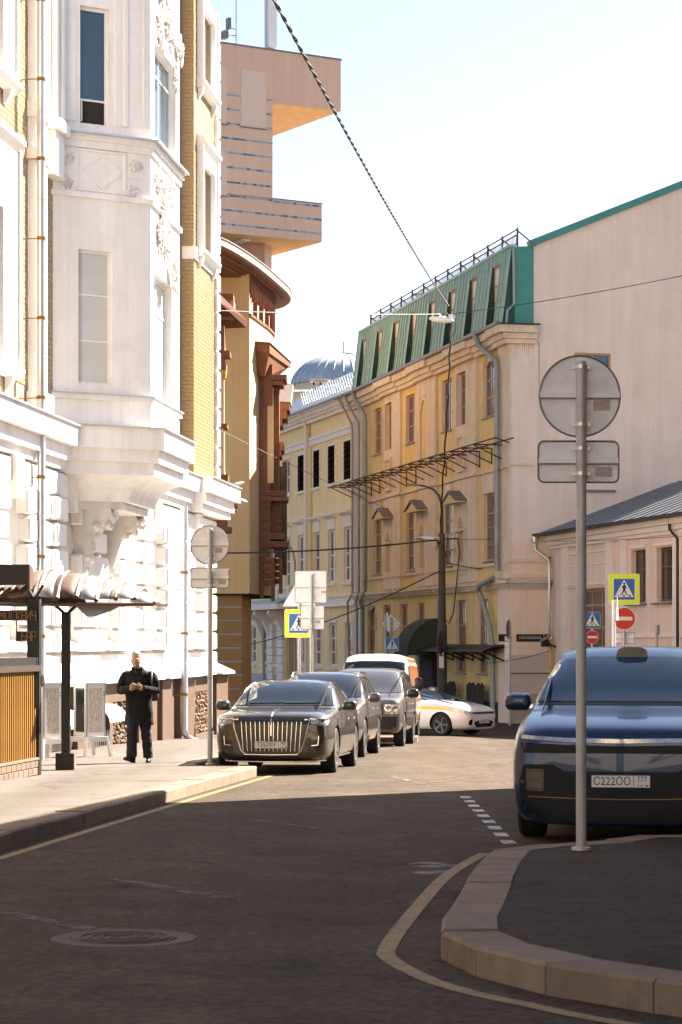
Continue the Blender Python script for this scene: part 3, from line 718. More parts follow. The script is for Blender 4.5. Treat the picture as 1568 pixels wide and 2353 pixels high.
GREEND = mat('dark green metal cheek', (0.018, 0.062, 0.038), 0.5, 0.1, var=0.15, vs=5)
TEAL = mat('teal gable metal', (0.06, 0.23, 0.19), 0.45, 0.1, var=0.1, vs=3)
WOODF = mat('orange brown timber frame', (0.42, 0.22, 0.105), 0.6, var=0.2, vs=12, stretch=(1, 1, .2))
GLASSV = glass('lilac grey window glass', (0.10, 0.085, 0.095), 0.08, .6)
RUST = mat('rusty steel angle', (0.085, 0.045, 0.03), 0.75, 0.3, var=0.35, vs=20)
PIPEG = mat('weathered green drainpipe', (0.27, 0.30, 0.285), 0.55, 0.2, var=0.2, vs=6, stretch=(1, 1, .3))
PLINTHD = mat('grimy dark plinth', (0.045, 0.034, 0.026), 0.9, var=0.4, vs=4, bump=0.4)
BAREPL = mat('crumbled plaster', (0.42, 0.34, 0.26), 0.95, var=0.3, vs=5, bump=0.5, bs=20)
FD = Frame(6 - 25.2 * .2112, 85 + 25.2 * .9774, .2112, -.9774, g(75) + .15)
FW = Frame(6, 85, .9774, .2112, FD.z0)
D = FD.thing('mansard_house', 'yellow stucco house with green seamed mansard, dormers and roof railing', 'building')
DE = 25.2
w2 = [(3.6, 5.05), (6.1, 7.35), (9.62, 11.02), (15.5, 16.97), (18.0, 19.35), (21.5, 22.9)]
w1 = [(3.6, 5.05), (9.62, 11.02), (15.6, 17.05), (21.6, 23.0)]
w0 = [(2.4, 3.8), (5.5, 6.8), (8.5, 9.85), (11.4, 12.7), (14.55, 15.95), (17.6, 19.0), (20.7, 22.1)]
ops = [(a, b, 10.9, 12.9) for a, b in w2] + [(a, b, 5.65, 8.1) for a, b in w1] + [(a, b, 1.55, 4.3) for a, b in w0] + [(7.4, 8.3, -.4, .6), (16.2, 17.3, -.4, .6)]
mb = MB(); wallgrid(mb, 0, DE, -.6, 13.6, ops, .2)
mb.box(0, DE, 9, 9.2, -.6, 13.6)
dw = mb.build('facade_wall', YEL, D)
for (a, b, c, d) in ops[:6]: window(dw, a, b, c, d, .17, WOODF, GLASSV, xc=((a + b) / 2,), zc=(c + .72, c + 1.36), fw=.09)
for (a, b, c, d) in ops[6:10]: window(dw, a, b, c, d, .17, WOODF, GLASSV, xc=((a + b) / 2,), zc=(c + .62, c + 1.25, c + 1.75), fw=.09)
for (a, b, c, d) in ops[10:17]: window(dw, a, b, c, d, .17, WOODF, GLASSV, xc=((a + b) / 2,), zc=(c + .75, c + 1.8), fw=.09)
for (a, b, c, d) in ops[:17]:
    MB().box(a - .05, b + .05, -.07, .15, c - .05, c - .005).build('sill', MT['grey sheet metal'] if 'grey sheet metal' in MT else mat('grey sheet metal', (.19, .165, .165), .5, .3), dw)
    if c < 9: MB().box(a - .003, a + .012, -.012, .15, c, d).build('reveal', TRIM, dw)
    else: MB().box(a - .003, a + .012, -.012, .15, c, d).build('reveal', TRIM, dw)
# broad flat pilasters carrying the niches, with panel windows cut out of them
for zi, zc_ in enumerate((7.4, 13.3, 19.3)):
    a, b = zc_ - 1.5, zc_ + 1.5
    has_win = zi != 1
    win = w2[1] if zi == 0 else (w2[4] if zi == 2 else None)
    cuts = [(win[0], win[1], 10.9, 12.9)] if has_win else [(zc_ - 1.0, zc_ + .05, 9.7, 12.55)]
    mb = MB(); wallgrid(mb, a, b, 8.95, 13.25, cuts, .10, -.10)
    mb.box(a, a + .003, -.10, 0, 8.95, 13.25); mb.box(b - .003, b, -.10, 0, 8.95, 13.25)
    mb.build('pilaster_panel', TRIM, dw)
    if not has_win:
        n = 12; P_ = [(zc_ - 1.0, 9.7), (zc_ + .05, 9.7), (zc_ + .05, 12.2)] + [(zc_ - .475 + .525 * math.cos(t * math.pi / n), 12.2 + .42 * math.sin(t * math.pi / n)) for t in range(1, n)] + [(zc_ - 1.0, 12.2)]
        MB().prism([(zc_ - 1.1, 9.6), (zc_ + .15, 9.6), (zc_ + .15, 12.7), (zc_ - 1.1, 12.7)], -.02, -.008, 'y').build('niche_back', YEL, dw)
        arch = MB(); ring = [(zc_ - .475 + r_ * math.cos(t), 12.05 + r_ * math.sin(t)) for r_ in (.38, .62) for t in [k * math.pi / n for k in range(n + 1)]]
        for k in range(n): arch.prism([ring[k], ring[k + 1], ring[n + 2 + k], ring[n + 1 + k]], -.10, -.02, 'y')
        arch.build('niche_arch', TRIM, dw)
    # little square niche panel between storeys
    if has_win:
        c0 = zc_ - .45; mb = MB()
        for (p0, p1, r0, r1) in ((c0 - .55, c0 + .55, 10.42, 10.55), (c0 - .55, c0 + .55, 9.12, 9.25), (c0 - .55, c0 - .42, 9.25, 10.42), (c0 + .42, c0 + .55, 9.25, 10.42)): mb.box(p0, p1, -.2, -.095, r0, r1)
        mb.build('panel_moulding', TRIM, dw)
        n = 10; MB().prism([(c0 - .2, 9.4), (c0 + .2, 9.4), (c0 + .2, 10.0)] + [(c0 + .2 * math.cos(k * math.pi / n), 10.0 + .2 * math.sin(k * math.pi / n)) for k in range(1, n)] + [(c0 - .2, 10.0)], -.112, -.102, 'y').build('blind_niche', YEL, dw)
    # first floor: arched niche under a gabled hood
    nc = zc_ - .75
    mb = MB(); wallgrid(mb, a, b, 4.95, 8.85, [(nc - .42, nc + .42, 5.72, 7.05)], .1, -.10)
    mb.box(a, a + .003, -.10, 0, 4.95, 8.85); mb.box(b - .003, b, -.10, 0, 4.95, 8.85); mb.build('pilaster_panel', TRIM, dw)
    MB().box(nc - .42, nc + .42, -.012, -.006, 5.72, 7.06).build('niche_back', mat('painted niche shade', (.50, .36, .2), .9) if 'painted niche shade' not in MT else MT['painted niche shade'], dw)  # darker than the wall: the niche's shade is put into its colour
    n = 10; arch = MB()
    arch.prism([(nc + .36 * math.cos(k * math.pi / n), 7.05 + .40 * math.sin(k * math.pi / n)) for k in range(n + 1)], -.106, -.10, 'y').build('niche_head', MT['painted niche shade'], dw)  # flat half disc coloured as shade, no recess behind it
    MB().box(nc - .72, nc + .72, -.17, -.095, 6.9, 7.0).build('niche_string', TRIM, dw)
    hood = MB(); hw = .98
    hood.prism([(nc - hw, 7.95), (nc + hw, 7.95), (nc + hw, 8.02), (nc, 8.36), (nc - hw, 8.02)], -.5, -.09, 'y')
    h_ = hood.build('gable_hood', TRIM, dw)
    MB().prism([(nc - hw + .22, 8.03), (nc + hw - .22, 8.03), (nc, 8.29)], -.512, -.495, 'y').build('hood_tympanum', YEL, h_)
    GR = MT['grey sheet metal']
    for sgn in (-1, 1):
        MB().prism([(nc, 8.36), (nc + sgn * (hw + .06), 8.0), (nc + sgn * (hw + .06), 8.05), (nc, 8.44)], -.58, -.05, 'y').build('hood_roof', GR, h_)
# corner and end pilasters
for (a, b, o) in ((23.75, DE + .004, .10), (.0, 1.7, .10)):
    MB().box(a, b, -o, 0, 4.95, 13.2).build('corner_pilaster', TRIM, dw)
    MB().box(a, b, -o, 0, -.6, 4.6).build('corner_pilaster', TRIM if a < 1 else PINKW, dw)
# first-floor window head panels
for (a, b) in w1: MB().box(a - .06, b + .02, -.05, 0, 8.12, 8.8).build('window_head_panel', TRIM, dw)
# cornices with breaks forward over the pilasters
def band(z0, z1, o, nm, m_, parent, ext=.10, ret=.0):
    mb = MB().box(0, DE, -o, 0, z0, z1)
    for c in (7.4, 13.3, 19.3): mb.box(c - 1.58, c + 1.58, -o - ext, -o + .002, z0 + .001, z1 - .001)
    mb.box(23.7, DE + .35 * (o > .2), -o - ext, -o + .002, z0 + .001, z1 - .001)
    if ret: mb.box(DE - .01, DE + o, -o - ext, ret, z0, z1)
    return mb.build(nm, m_, parent)
band(13.2, 13.36, .2, 'cornice_moulding', TRIM, dw); band(13.36, 13.56, .3, 'cornice_moulding', TRIM, dw); band(13.56, 13.82, .46, 'cornice_fascia', TRIM, dw, .12)
band(8.86, 8.95, .09, 'string_course', TRIM, dw, .08); band(4.60, 4.68, .12, 'belt_cornice', TRIM, dw, .04); band(4.68, 4.78, .18, 'belt_cornice', TRIM, dw, .05); band(4.78, 4.9, .28, 'belt_cornice', TRIM, dw, .06)
band(5.45, 5.55, .08, 'sill_course', TRIM, dw, .05)
MB().box(.0, 23.8, -.16, 0, -.6, .55).build('plinth', PLINTHD, dw)
# crumbled plaster scars
rr = random.Random(3)
for (a, z, w_, h_) in ((5.4, 11.6, .22, 1.9), (8.75, 12.0, .16, 1.3), (14.7, 11.9, .25, 2.2), (14.9, 10.6, .18, 1.0), (2.9, 4.25, 1.4, .35), (4.1, 3.6, .3, 1.1), (21.9, 13.0, .5, .5), (24.4, 3.0, .3, 1.5), (1.8, 12.2, .2, 1.6)):
    P_ = []
    for k in range(14):
        t = 2 * math.pi * k / 14; P_.append((a + w_ * .5 * math.cos(t) * rr.uniform(.6, 1.3), z + h_ * .5 * math.sin(t) * rr.uniform(.7, 1.2)))
    MB().prism(P_, -.008, -.002, 'y').build('plaster_scar', BAREPL, dw)
# ---------------- the mansard
MZ0, MZ1, MO0, MO1 = 13.86, 16.6, .42, .08
gut = MB().box(-.1, DE + .35, -.62, -.3, 13.825, 13.90); gut.box(-.1, DE + .35, -.64, -.60, 13.84, 13.95)
ro = group_part('mansard_roof', D)
gut.build('gutter', MT['grey sheet metal'], ro)
def mo(z): return MO0 + (MO1 - MO0) * (z - MZ0) / (MZ1 - MZ0)
slots = [(1.75 + 3.06 * i, 3.0 + 3.06 * i) for i in range(8)]
SLT = 16.15
def roof_panel(a, b, z0, z1, m_=GREEN):
    P_ = [(a, -mo(z0), z0), (b, -mo(z0), z0), (b, -mo(z0) + .05, z0), (a, -mo(z0) + .05, z0), (a, -mo(z1), z1), (b, -mo(z1), z1), (b, -mo(z1) + .05, z1), (a, -mo(z1) + .05, z1)]
    mb = MB().hexa(P_)
    s_ = .014
    mb.hexa([(a - s_, -mo(z0) - .05, z0), (a + s_, -mo(z0) - .05, z0), (a + s_, -mo(z0) + .01, z0), (a - s_, -mo(z0) + .01, z0), (a - s_, -mo(z1) - .05, z1), (a + s_, -mo(z1) - .05, z1), (a + s_, -mo(z1) + .01, z1), (a - s_, -mo(z1) + .01, z1)])
    return mb.build('roof_panel', m_, ro)
x = 0.0
edges = [1.15] + [v for s_ in slots for v in s_] + [DE + .1]
for i in range(0, len(edges), 2):
    a, b = edges[i], edges[i + 1]
    if b - a < .1: continue
    n = max(1, round((b - a) / .44))
    for k in range(n): roof_panel(a + (b - a) * k / n, a + (b - a) * (k + 1) / n - .004, MZ0, MZ1)
for (a, b) in slots:
    for k in range(3): roof_panel(a + (b - a) * k / 3, a + (b - a) * (k + 1) / 3 - .004, SLT, MZ1)
    # recess: far cheek, near cheek, floor, back with the window
    yb = -mo(SLT) + .06
    for xx, sg in ((a, 1), (b, -1)):
        MB().prism([(-mo(MZ0), MZ0), (yb + .1, MZ0), (yb + .1, SLT), (-mo(SLT), SLT)], xx - .002 * sg, xx + .02 * sg, 'x').build('dormer_cheek', GREEND, ro)
    MB().box(a, b, -mo(MZ0), yb + .1, MZ0 - .02, MZ0 + .02).build('dormer_floor', GREEND, ro)
    wbk = window(ro, a + .04, b - .02, MZ0 + .85, SLT, yb + .06, WOODF, mat('dormer pane', (.80, .64, .54), .5, var=.08) if 'dormer pane' not in MT else MT['dormer pane'], xc=((a + b) / 2 + .05,), zc=(MZ0 + 1.6,), fw=.07)
    MB().box(a, b, yb + .0, yb + .08, MZ0, MZ0 + .85).build('dormer_apron', GREEND, ro)
    gr = MB()
    for k in range(7):
        xx = a + .06 + k * (b - a - .12) / 6; gr.tube([(xx, yb - .12, MZ0 + .1), (xx, yb - .12 + .02 * (-1) ** k, MZ0 + .5), (xx, yb - .12, MZ0 + .95)], .012, 4)
    gr.tube([(a, yb - .12, MZ0 + .95), (b, yb - .12, MZ0 + .95)], .016, 4); gr.build('dormer_grille', BLACK, ro)
MB().box(1.1, DE + .2, -.14, .1, MZ1 - .03, MZ1 + .06).build('roof_edge', GREEN, ro)
MB().box(1.15, DE - .1, .0, 9, MZ1 - .1, MZ1).build('flat_roof', MT['grey sheet metal'], ro)
# left (far) end of the mansard
MB().prism([(-mo(MZ0), MZ0), (9, MZ0), (9, MZ1), (-mo(MZ1), MZ1)], 1.09, 1.146, 'x').build('mansard_end', GREEN, ro)
# roof railing
rl = MB(); zt = MZ1 + .06
yR = .25
for k in range(13):
    xx = 1.9 + k * 1.93
    post = MB().tube([(xx, yR, zt - .1), (xx, yR, zt + .66)], .04, 5); post.tube([(xx, yR, zt + .55), (xx + .55, yR + .5, zt - .05)], .03, 5); post.build('railing_post', RUST, ro)
for h_ in (.1, .42, .6): rl.tube([(1.9, yR, zt + h_), (1.9 + 12 * 1.93, yR, zt + h_)], .028, 5)
rl.build('railing_rail', RUST, ro)
bal = MB()
for k in range(150):
    xx = 1.95 + k * .154; bal.tube([(xx, yR, zt + .1), (xx + .03, yR, zt + .26), (xx, yR, zt + .42)], .014, 3)
tag(bal.build('railing_balusters', RUST, ro), kind='stuff')
ant = MB().tube([(6.2, 1.5, MZ1), (6.2, 1.5, MZ1 + 1.3)], .02, 5); ant.tube([(5.2, 1.5, MZ1 + 1.15), (6.6, 1.5, MZ1 + 1.05)], .012, 4)
for k in range(6): ant.tube([(5.3 + k * .22, 1.2, MZ1 + 1.13 - k * .015), (5.3 + k * .22, 1.8, MZ1 + 1.13 - k * .015)], .007, 4)
ant.build('tv_aerial', RUST, ro)
# ---------------- gable wall (its own frame, expressed in D's local axes: x = DE + depth*0, so use a rotated child)
GX = Matrix.Identity(4)
def gpart(mb, nm, m_, parent=None):      # parts of the gable: FW local -> D local (x_D = DE - y_gable ... a quarter turn)
    mb.v = [(DE - v[1] * 1.0, v[0], v[2]) for v in mb.v]; return mb.build(nm, m_, parent or D)
mb = MB()
# quarter turn: gable x runs along D's +y (into the block), gable outward is D's +x
gop = [(2.3, 3.65, 11.1, 12.95), (2.45, 3.72, 8.1, 9.86), (2.5, 3.7, 5.2, 7.15)]
wallgrid(mb, 0, 14, -.6, 13.6, gop, .14)
X_ = [0.0, .78, 9.0, 14.0]
mb.add([(.78, 0, 13.6), (14, 0, 13.6), (14, 0, 18.2), (9.0, 0, 20.05), (.78, 0, 16.66)], [(0, 1, 2, 3, 4)])
mb.v = [(v[0], v[1], v[2]) for v in mb.v]
gw_ = gpart(mb, 'gable_wall', PINKW)
def gx(mb, nm, m_, parent=None): return gpart(mb, nm, m_, parent or gw_)
gx(MB().box(2.3, 3.65, .05, .1, 11.1, 12.95), 'gable_window_glass', GLASSB)
fr = MB()
for (a, b, c, d) in ((2.3, 2.38, 11.1, 12.95), (3.57, 3.65, 11.1, 12.95), (2.38, 3.57, 12.87, 12.95), (2.38, 3.57, 11.1, 11.18), (2.93, 3.01, 11.18, 12.87), (3.01, 3.57, 12.2, 12.26)): fr.box(a, b, .0, .06, c, d)
gx(fr, 'gable_window_frame', WOODF)
gx(MB().box(2.45, 3.72, .03, .08, 8.1, 9.86), 'blind_window', PINKW); gx(MB().box(2.4, 3.8, -.12, .1, 8.02, 8.1), 'sill', MT['grey sheet metal'])
gx(MB().box(2.5, 3.7, .04, .1, 5.2, 7.15), 'gable_window_glass', GLASSD); gx(MB().box(2.45, 3.75, -.02, .04, 7.07, 7.15), 'gable_window_frame', WOODF)
for (z0, z1, o, xa) in ((8.92, 9.0, .07, .85), (5.52, 5.64, .07, 1.36), (4.98, 5.1, .05, 1.36)): gx(MB().box(-.1, xa, -o, 0, z0, z1), 'ledge', TRIM)
for (z0, z1, o) in ((4.60, 4.68, .12), (4.68, 4.78, .18), (4.78, 4.9, .28)): gx(MB().box(-o, 1.36, -o, 0, z0, z1), 'belt_cornice', PATCHW)
for (z0, z1, o) in ((13.2, 13.36, .2), (13.36, 13.56, .3), (13.56, 13.82, .46)): gx(MB().box(-o - .1, .84, -o, 0, z0 + .003, z1 - .003), 'cornice_return', TRIM)
gx(MB().box(-.62, .9, -.58, 0, 13.83, 13.87), 'flashing', GREEND)
gx(MB().prism([(.10, 13.87), (.79, 13.87), (.79, 16.66), (.12, 16.62)], -.04, .0, 'y'), 'gable_metal_end', TEAL)
gx(MB().prism([(-.40, 13.87), (.10, 13.87), (.12, 16.62), (-.08, 16.62)], -.035, .0, 'y'), 'mansard_return', GREEND)
gx(MB().tube([(.02, -.09, 16.6), (.04, -.1, 16.2), (.06, -.1, 14.6), (-.2, -.14, 14.35), (-.24, -.16, 13.9)], .055, 8), 'roof_drainpipe', PIPEG)
gx(MB().prism([(.70, 16.62), (9.05, 20.06), (9.05, 20.32), (.62, 16.84)], -.16, .3, 'y'), 'rake_flashing', TEAL)
gx(MB().prism([(9.0, 20.05), (14, 18.2), (14, 18.4), (9.0, 20.3)], -.16, .3, 'y'), 'rake_flashing', TEAL)
gx(MB().prism([(-.05, .95), (1.40, .95), (1.40, 1.6), (-.05, 1.6)], -.012, 0, 'y'), 'repainted_patch', PATCHW)
gx(MB().prism([(-.05, 1.625), (1.40, 1.625), (1.40, 2.28), (-.05, 2.25)], -.014, 0, 'y'), 'repainted_patch', PATCHW)
gx(MB().box(-.05, 1.4, -.03, 0, 1.595, 1.63), 'patch_seam', RUST)
gx(MB().prism([(1.0, -.6), (1.4, -.6), (1.4, .9), (-.05, .9), (-.05, -.6)], -.02, 0, 'y'), 'lower_wall', mat('grey pink lower wall', (.40, .32, .27), .9, var=.12))
# rust runs below the cornice return
rr = random.Random(8)
for k in range(9):
    xx = .1 + k * .09 + rr.uniform(-.03, .03); h_ = rr.uniform(.12, .6)
    gx(MB().prism([(xx - .012, 13.2), (xx + .012, 13.2), (xx + .004, 13.2 - h_), (xx - .004, 13.2 - h_)], -.004, 0, 'y'), 'rust_run', BAREPL)
gx(MB().prism([(.97, 13.3), (1.03, 13.25), (1.02, 11.9), (.99, 11.6)], -.004, 0, 'y'), 'rust_run', BAREPL)
# drainpipes of the facade
def dpipe(pts, r, m_, nm='drainpipe', step=1.5):
    p = MB().tube(pts, r, 10).build(nm, m_, D, True)
    for a, b in zip(pts[:-1], pts[1:]):
        if abs(a[2] - b[2]) > 2:
            z = min(a[2], b[2]) + .6
            while z < max(a[2], b[2]) - .3:
                MB().lathe([(r + .003, -.02), (r + .015, -.02), (r + .015, .02), (r + .003, .02)], 10, (a[0], a[1], z)).build('pipe_clip', m_, p); z += step
    return p
dpipe([(22.5, -.62, 13.86), (22.7, -.5, 13.4), (24.15, -.28, 12.75), (24.2, -.26, 12.4), (24.2, -.26, 5.25)], .095, PIPEG)
dpipe([(24.35, -.42, 5.0), (24.3, -.45, 4.98), (22.7, -.5, 4.75), (22.5, -.45, 4.55), (22.6, -.3, 4.1), (23.4, -.28, 3.2), (23.6, -.26, 2.6), (23.7, -.26, .2)], .10, PIPEG)
dpipe([(2.0, -.62, 13.86), (2.15, -.5, 13.4), (3.0, -.28, 12.75), (3.1, -.26, 12.4), (3.1, -.26, 5.0), (2.6, -.4, 4.5), (2.5, -.26, 4.2), (2.5, -.26, .2)], .09, PIPEG)
dpipe([(.3, -.62, 13.86), (.5, -.4, 13.3), (1.7, -.26, 12.5), (1.75, -.26, 12.2), (1.75, -.26, 4.9), (1.5, -.35, 4.5), (1.4, -.26, 4.2), (1.4, -.26, .2)], .055, PIPEG)
# steel frame of a former canopy
cf = FD.thing('canopy_frame', 'bare rusty steel canopy frame bracketed high on the yellow facade', 'canopy frame', 0, 0, 9.3)
FO = 1.15
for k in range(17):
    s_ = .0 + k * 1.62
    if s_ > 25.9: break
    b = MB().tube([(s_, .0, .42), (s_, -FO, .42)], .022, 4); b.tube([(s_, -.02, .42), (s_, -.02, -.16)], .025, 4); b.tube([(s_, -.02, -.12), (s_, -FO, .40)], .022, 4)
    b.build('bracket', RUST, cf)
    if k: MB().tube([(s_ - 1.62, -.02, .42), (s_, -FO, .42)], .012, 4).build('brace', RUST, cf)
for (o, z) in ((FO, .42), (FO * .45, .42)): MB().tube([(-.6, -o, z), (27.2, -o, z)], .026, 5).build('rail', RUST, cf)
MB().tube([(27.2, -FO, .42), (25.2, -.1, .42)], .024, 4).build('rail', RUST, cf)
# low canopy over the pavement and the barrel awning of the entrance
DGREEN = mat('dark green painted steel', (0.014, 0.020, 0.014), 0.5, 0.2, var=0.2, vs=8)
AWN = mat('dark green awning cloth', (0.045, 0.058, 0.036), 0.9, var=0.15, vs=5)
lc = FD.thing('low_canopy', 'dark green glazed canopy on triangular brackets along the ground floor', 'canopy', 16, 0, 2.3)
mb = MB()
for k in range(8):
    o0, o1 = k / 8 * .95, (k + 1) / 8 * .95
    z0, z1 = .30 - .22 * (k / 8) ** 2, .30 - .22 * ((k + 1) / 8) ** 2
    mb.hexa([(-2, -o0, z0), (8.9, -o0, z0), (8.9, -o1, z1), (-2, -o1, z1), (-2, -o0, z0 + .03), (8.9, -o0, z0 + .03), (8.9, -o1, z1 + .03), (-2, -o1, z1 + .03)])
mb.build('roof_sheet', DGREEN, lc)
for k in range(8):
    s_ = -1.6 + k * 1.45; b = MB().tube([(s_, 0, .26), (s_, -.92, .06)], .03, 4); b.tube([(s_, -.03, .26), (s_, -.03, -.3)], .035, 4); b.tube([(s_, -.03, -.28), (s_, -.8, .06)], .03, 4)
    b.build('bracket', DGREEN, lc)
MB().tube([(-2, -.95, .08), (8.9, -.95, .08)], .03, 6).build('front_rail', DGREEN, lc)
ba = FD.thing('barrel_awning', 'dark green barrel awning over the entrance of the yellow house', 'awning', 14.2, 0, 2.2)
mb = MB(); n = 10; pr_ = [(-1.35 * math.sin(k / n * math.pi / 2), 1.45 * math.cos(k / n * math.pi / 2)) for k in range(n + 1)]
for k in range(n):
    (o0, z0), (o1, z1) = pr_[k], pr_[k + 1]
    mb.hexa([(-1.1, o0, z0), (1.1, o0, z0), (1.1, o1, z1), (-1.1, o1, z1), (-1.1, o0 * .97, z0 - .03), (1.1, o0 * .97, z0 - .03), (1.1, o1 * .97, z1 - .03), (-1.1, o1 * .97, z1 - .03)])
mb.build('cover', AWN, ba, True)
MB().prism([(0, 0)] + pr_, -1.1, -1.08, 'x').build('end_panel', AWN, ba); MB().prism([(0, 0)] + pr_, 1.08, 1.1, 'x').build('end_panel', AWN, ba)
MB().box(-1.0, 1.0, -.35, -.05, -2.2, .1).build('entrance_recess', DARKIN, ba)
bo = MB().box(-1.12, 1.12, -1.4, -1.33, -.12, .04); bo.build('valance', AWN, ba)
# dark timber boards and bin against the plinth
for k, s_ in enumerate((15.0, 18.2, 21.0, 22.2)):
    b_ = FD.thing('barrier_panel', 'dark slatted barrier leaning on the yellow house, %s' % ('behind the street lamp', 'below the second ground floor window', 'below the window nearest the corner', 'next to the bent drainpipe')[k], 'barrier', s_, .35, .0, 'dark barriers along the yellow house')
    for j in range(7): MB().box(j * .16 - .5, j * .16 - .38, -.03, .03, -.05, 1.15 + .04 * ((j * 7) % 3)).build('slat', PLINTHD, b_)
    MB().box(-.5, .6, .03, .06, .25, .33).build('rail', PLINTHD, b_); MB().box(-.5, .6, .03, .06, .85, .93).build('rail', PLINTHD, b_)
bin_ = FD.thing('litter_bin', 'slim grey litter bin with two white stickers in front of the yellow house', 'bin', 18.9, 1.2, 0)
MB().lathe([(.2, 0), (.22, .05), (.22, .95), (.2, 1.0), (.16, 1.02)], 16).build('drum', GALV, bin_, True)
MB().box(-.14, -.02, -.235, -.215, .98 - .32, .92).build('sticker', PVC, bin_); MB().box(.02, .14, -.235, -.215, .66, .92).build('sticker', PVC, bin_)

# ---------------- street name plates on the gable, with their lettering
PLATE = mat('dark enamel name plate', (0.022, 0.02, 0.022), 0.35, var=0.1)
LETTER = mat('white plate lettering', (0.62, 0.60, 0.58), 0.5, var=0.05)
def text_obj(body, size, m_, parent, loc, rot, name='lettering', ext=.002, align='CENTER', sx=1.0):
    cu = bpy.data.curves.new(name, 'FONT'); cu.body = body; cu.size = size; cu.align_x = align; cu.align_y = 'CENTER'; cu.extrude = ext; cu.resolution_u = 2
    ob = bpy.data.objects.new(name, cu); col.objects.link(ob); ob.rotation_euler = rot; ob.location = loc; ob.scale = (sx, 1, 1)
    dg = bpy.context.evaluated_depsgraph_get(); dg.update()
    me = bpy.data.meshes.new_from_object(ob.evaluated_get(dg)); me.materials.clear(); me.materials.append(m_)
    bpy.data.objects.remove(ob); 
    o = link(name, me, parent, loc, rot, (sx, 1, 1)); return o
for (a, b, txt, sz, lb) in ((.17, 1.16, 'МЯСНИЦКАЯ', .125, 'long black street name plate with white letters on the beige gable'), (1.19, 1.40, '', .13, 'small black plate between name plate and galvanised drainpipe'), (-.53, -.18, '', .10, 'short black plate on the corner pilaster beside the no stopping sign')):
    t_ = FW.thing('street_name_plate', lb, 'plate', (a + b) / 2, .012 if a > 0 else .14, 2.73, 'name plates on the beige gable')
    MB().box(-(b - a) / 2, (b - a) / 2, -.02, 0, 0, .26).build('plate', PLATE, t_)
    if txt: text_obj(txt, sz, LETTER, t_, (0, -.021, .13), (R(90), 0, 0))
# ================================================================ low pink house on the right
PINKE = mat('pink stucco', (0.66, 0.50, 0.43), 0.88, var=0.08, vs=1.0, bump=0.15, bs=30, c2=(0.59, 0.44, 0.37), c2s=.8, c2w=(.5, .75), streak=.18)
PINKT = mat('pale pink trim', (0.72, 0.60, 0.54), 0.85, var=0.07, vs=1.5, bump=0.1)
WOODD = mat('dark brown window frame', (0.10, 0.055, 0.03), 0.6, var=0.25, vs=12)
ROOFE = mat('grey painted tin roof', (0.17, 0.175, 0.19), 0.4, 0.3, var=0.12, vs=4, rnd=.06)
Pc = FW.w(1.437)
FE = Frame(Pc.x, Pc.y, .2112, -.9774, FD.z0)
E = FE.thing('pink_house', 'low pink stucco house with tin roof, white pilasters and brown windows', 'building')
EL = 40.0
eo = [(8.62, 10.0, 3.95, 5.62), (11.0, 12.45, 3.95, 5.62), (2.9, 6.1, .2, 4.5), (15.0, 16.4, 3.95, 5.62), (17.4, 18.8, 3.95, 5.62), (8.62, 10.0, .9, 2.4)]
mb = MB(); wallgrid(mb, 0, EL, -.7, 6.45, eo, .3); mb.box(EL, EL + .1, 0, 9, -.7, 6.4); mb.box(0, EL, 8.9, 9, -.7, 6.4)
ew = mb.build('facade_wall', PINKE, E)
for i, o in enumerate(eo):
    if i == 2: window(ew, *o, .28, WOODF, GLASSD, xc=(4.0, 5.05), zc=(3.2, 3.95), fw=.10)
    else: window(ew, *o, .22, WOODD, GLASSD, xc=((o[0] + o[1]) / 2,), zc=(o[3] - .6,), fw=.09)
    MB().prism([(.2, o[2] + .02), (-.16, o[2] - .04), (-.16, o[2] - .09), (.2, o[2] - .09)], o[0] - .12, o[1] + .12, 'x').build('sill', MT['grey sheet metal'], ew)
    if i != 2 and o[3] > 4: MB().box(o[0] - .15, o[1] + .15, -.08, 0, o[3] + .05, o[3] + .14).build('window_hood', PINKT, ew)
for (a, b) in ((1.52, 2.14), (6.28, 6.95), (7.72, 8.4), (12.65, 13.38), (14.1, 14.75), (19.2, 19.9), (21, 21.7)):
    MB().box(a, b, -.09, 0, -.7, 6.0).build('pilaster', PINKT, ew)
for (z0, z1, o) in ((5.98, 6.1, .1), (6.1, 6.26, .2), (6.26, 6.44, .34)): MB().box(-.0, EL, -o, 0, z0, z1).build('cornice', PINKT, ew)
for (a, b, z0, z1, o) in ((2.14, 6.28, 5.70, 5.78, .05), (2.14, 6.28, 4.62, 4.70, .12), (2.14, 6.28, 4.55, 4.62, .06), (8.4, 12.65, 2.86, 2.95, .08), (13.38, 14.1, 2.86, 2.95, .08), (2.14, 6.28, 5.3, 5.34, .03)): MB().box(a, b, -o, 0, z0, z1).build('string_course', PINKT, ew)
MB().box(0, EL, -.12, 0, -.7, .35).build('plinth', mat('grey plinth', (.24, .19, .16), .9), ew)
ro2 = group_part('tin_roof', E)
n = 40
for k in range(n):
    a, b = -.1 + k * EL / n, -.1 + (k + 1) * EL / n - .006
    mb = MB().hexa([(a, -.62, 6.45), (b, -.62, 6.45), (b, 4.5, 8.35), (a, 4.5, 8.35), (a, -.62, 6.49), (b, -.62, 6.49), (b, 4.5, 8.39), (a, 4.5, 8.39)])
    mb.hexa([(a - .015, -.62, 6.49), (a + .015, -.62, 6.49), (a + .015, 4.5, 8.39), (a - .015, 4.5, 8.39), (a - .015, -.62, 6.53), (a + .015, -.62, 6.53), (a + .015, 4.5, 8.43), (a - .015, 4.5, 8.43)])
    mb.build('roof_sheet', ROOFE, ro2)
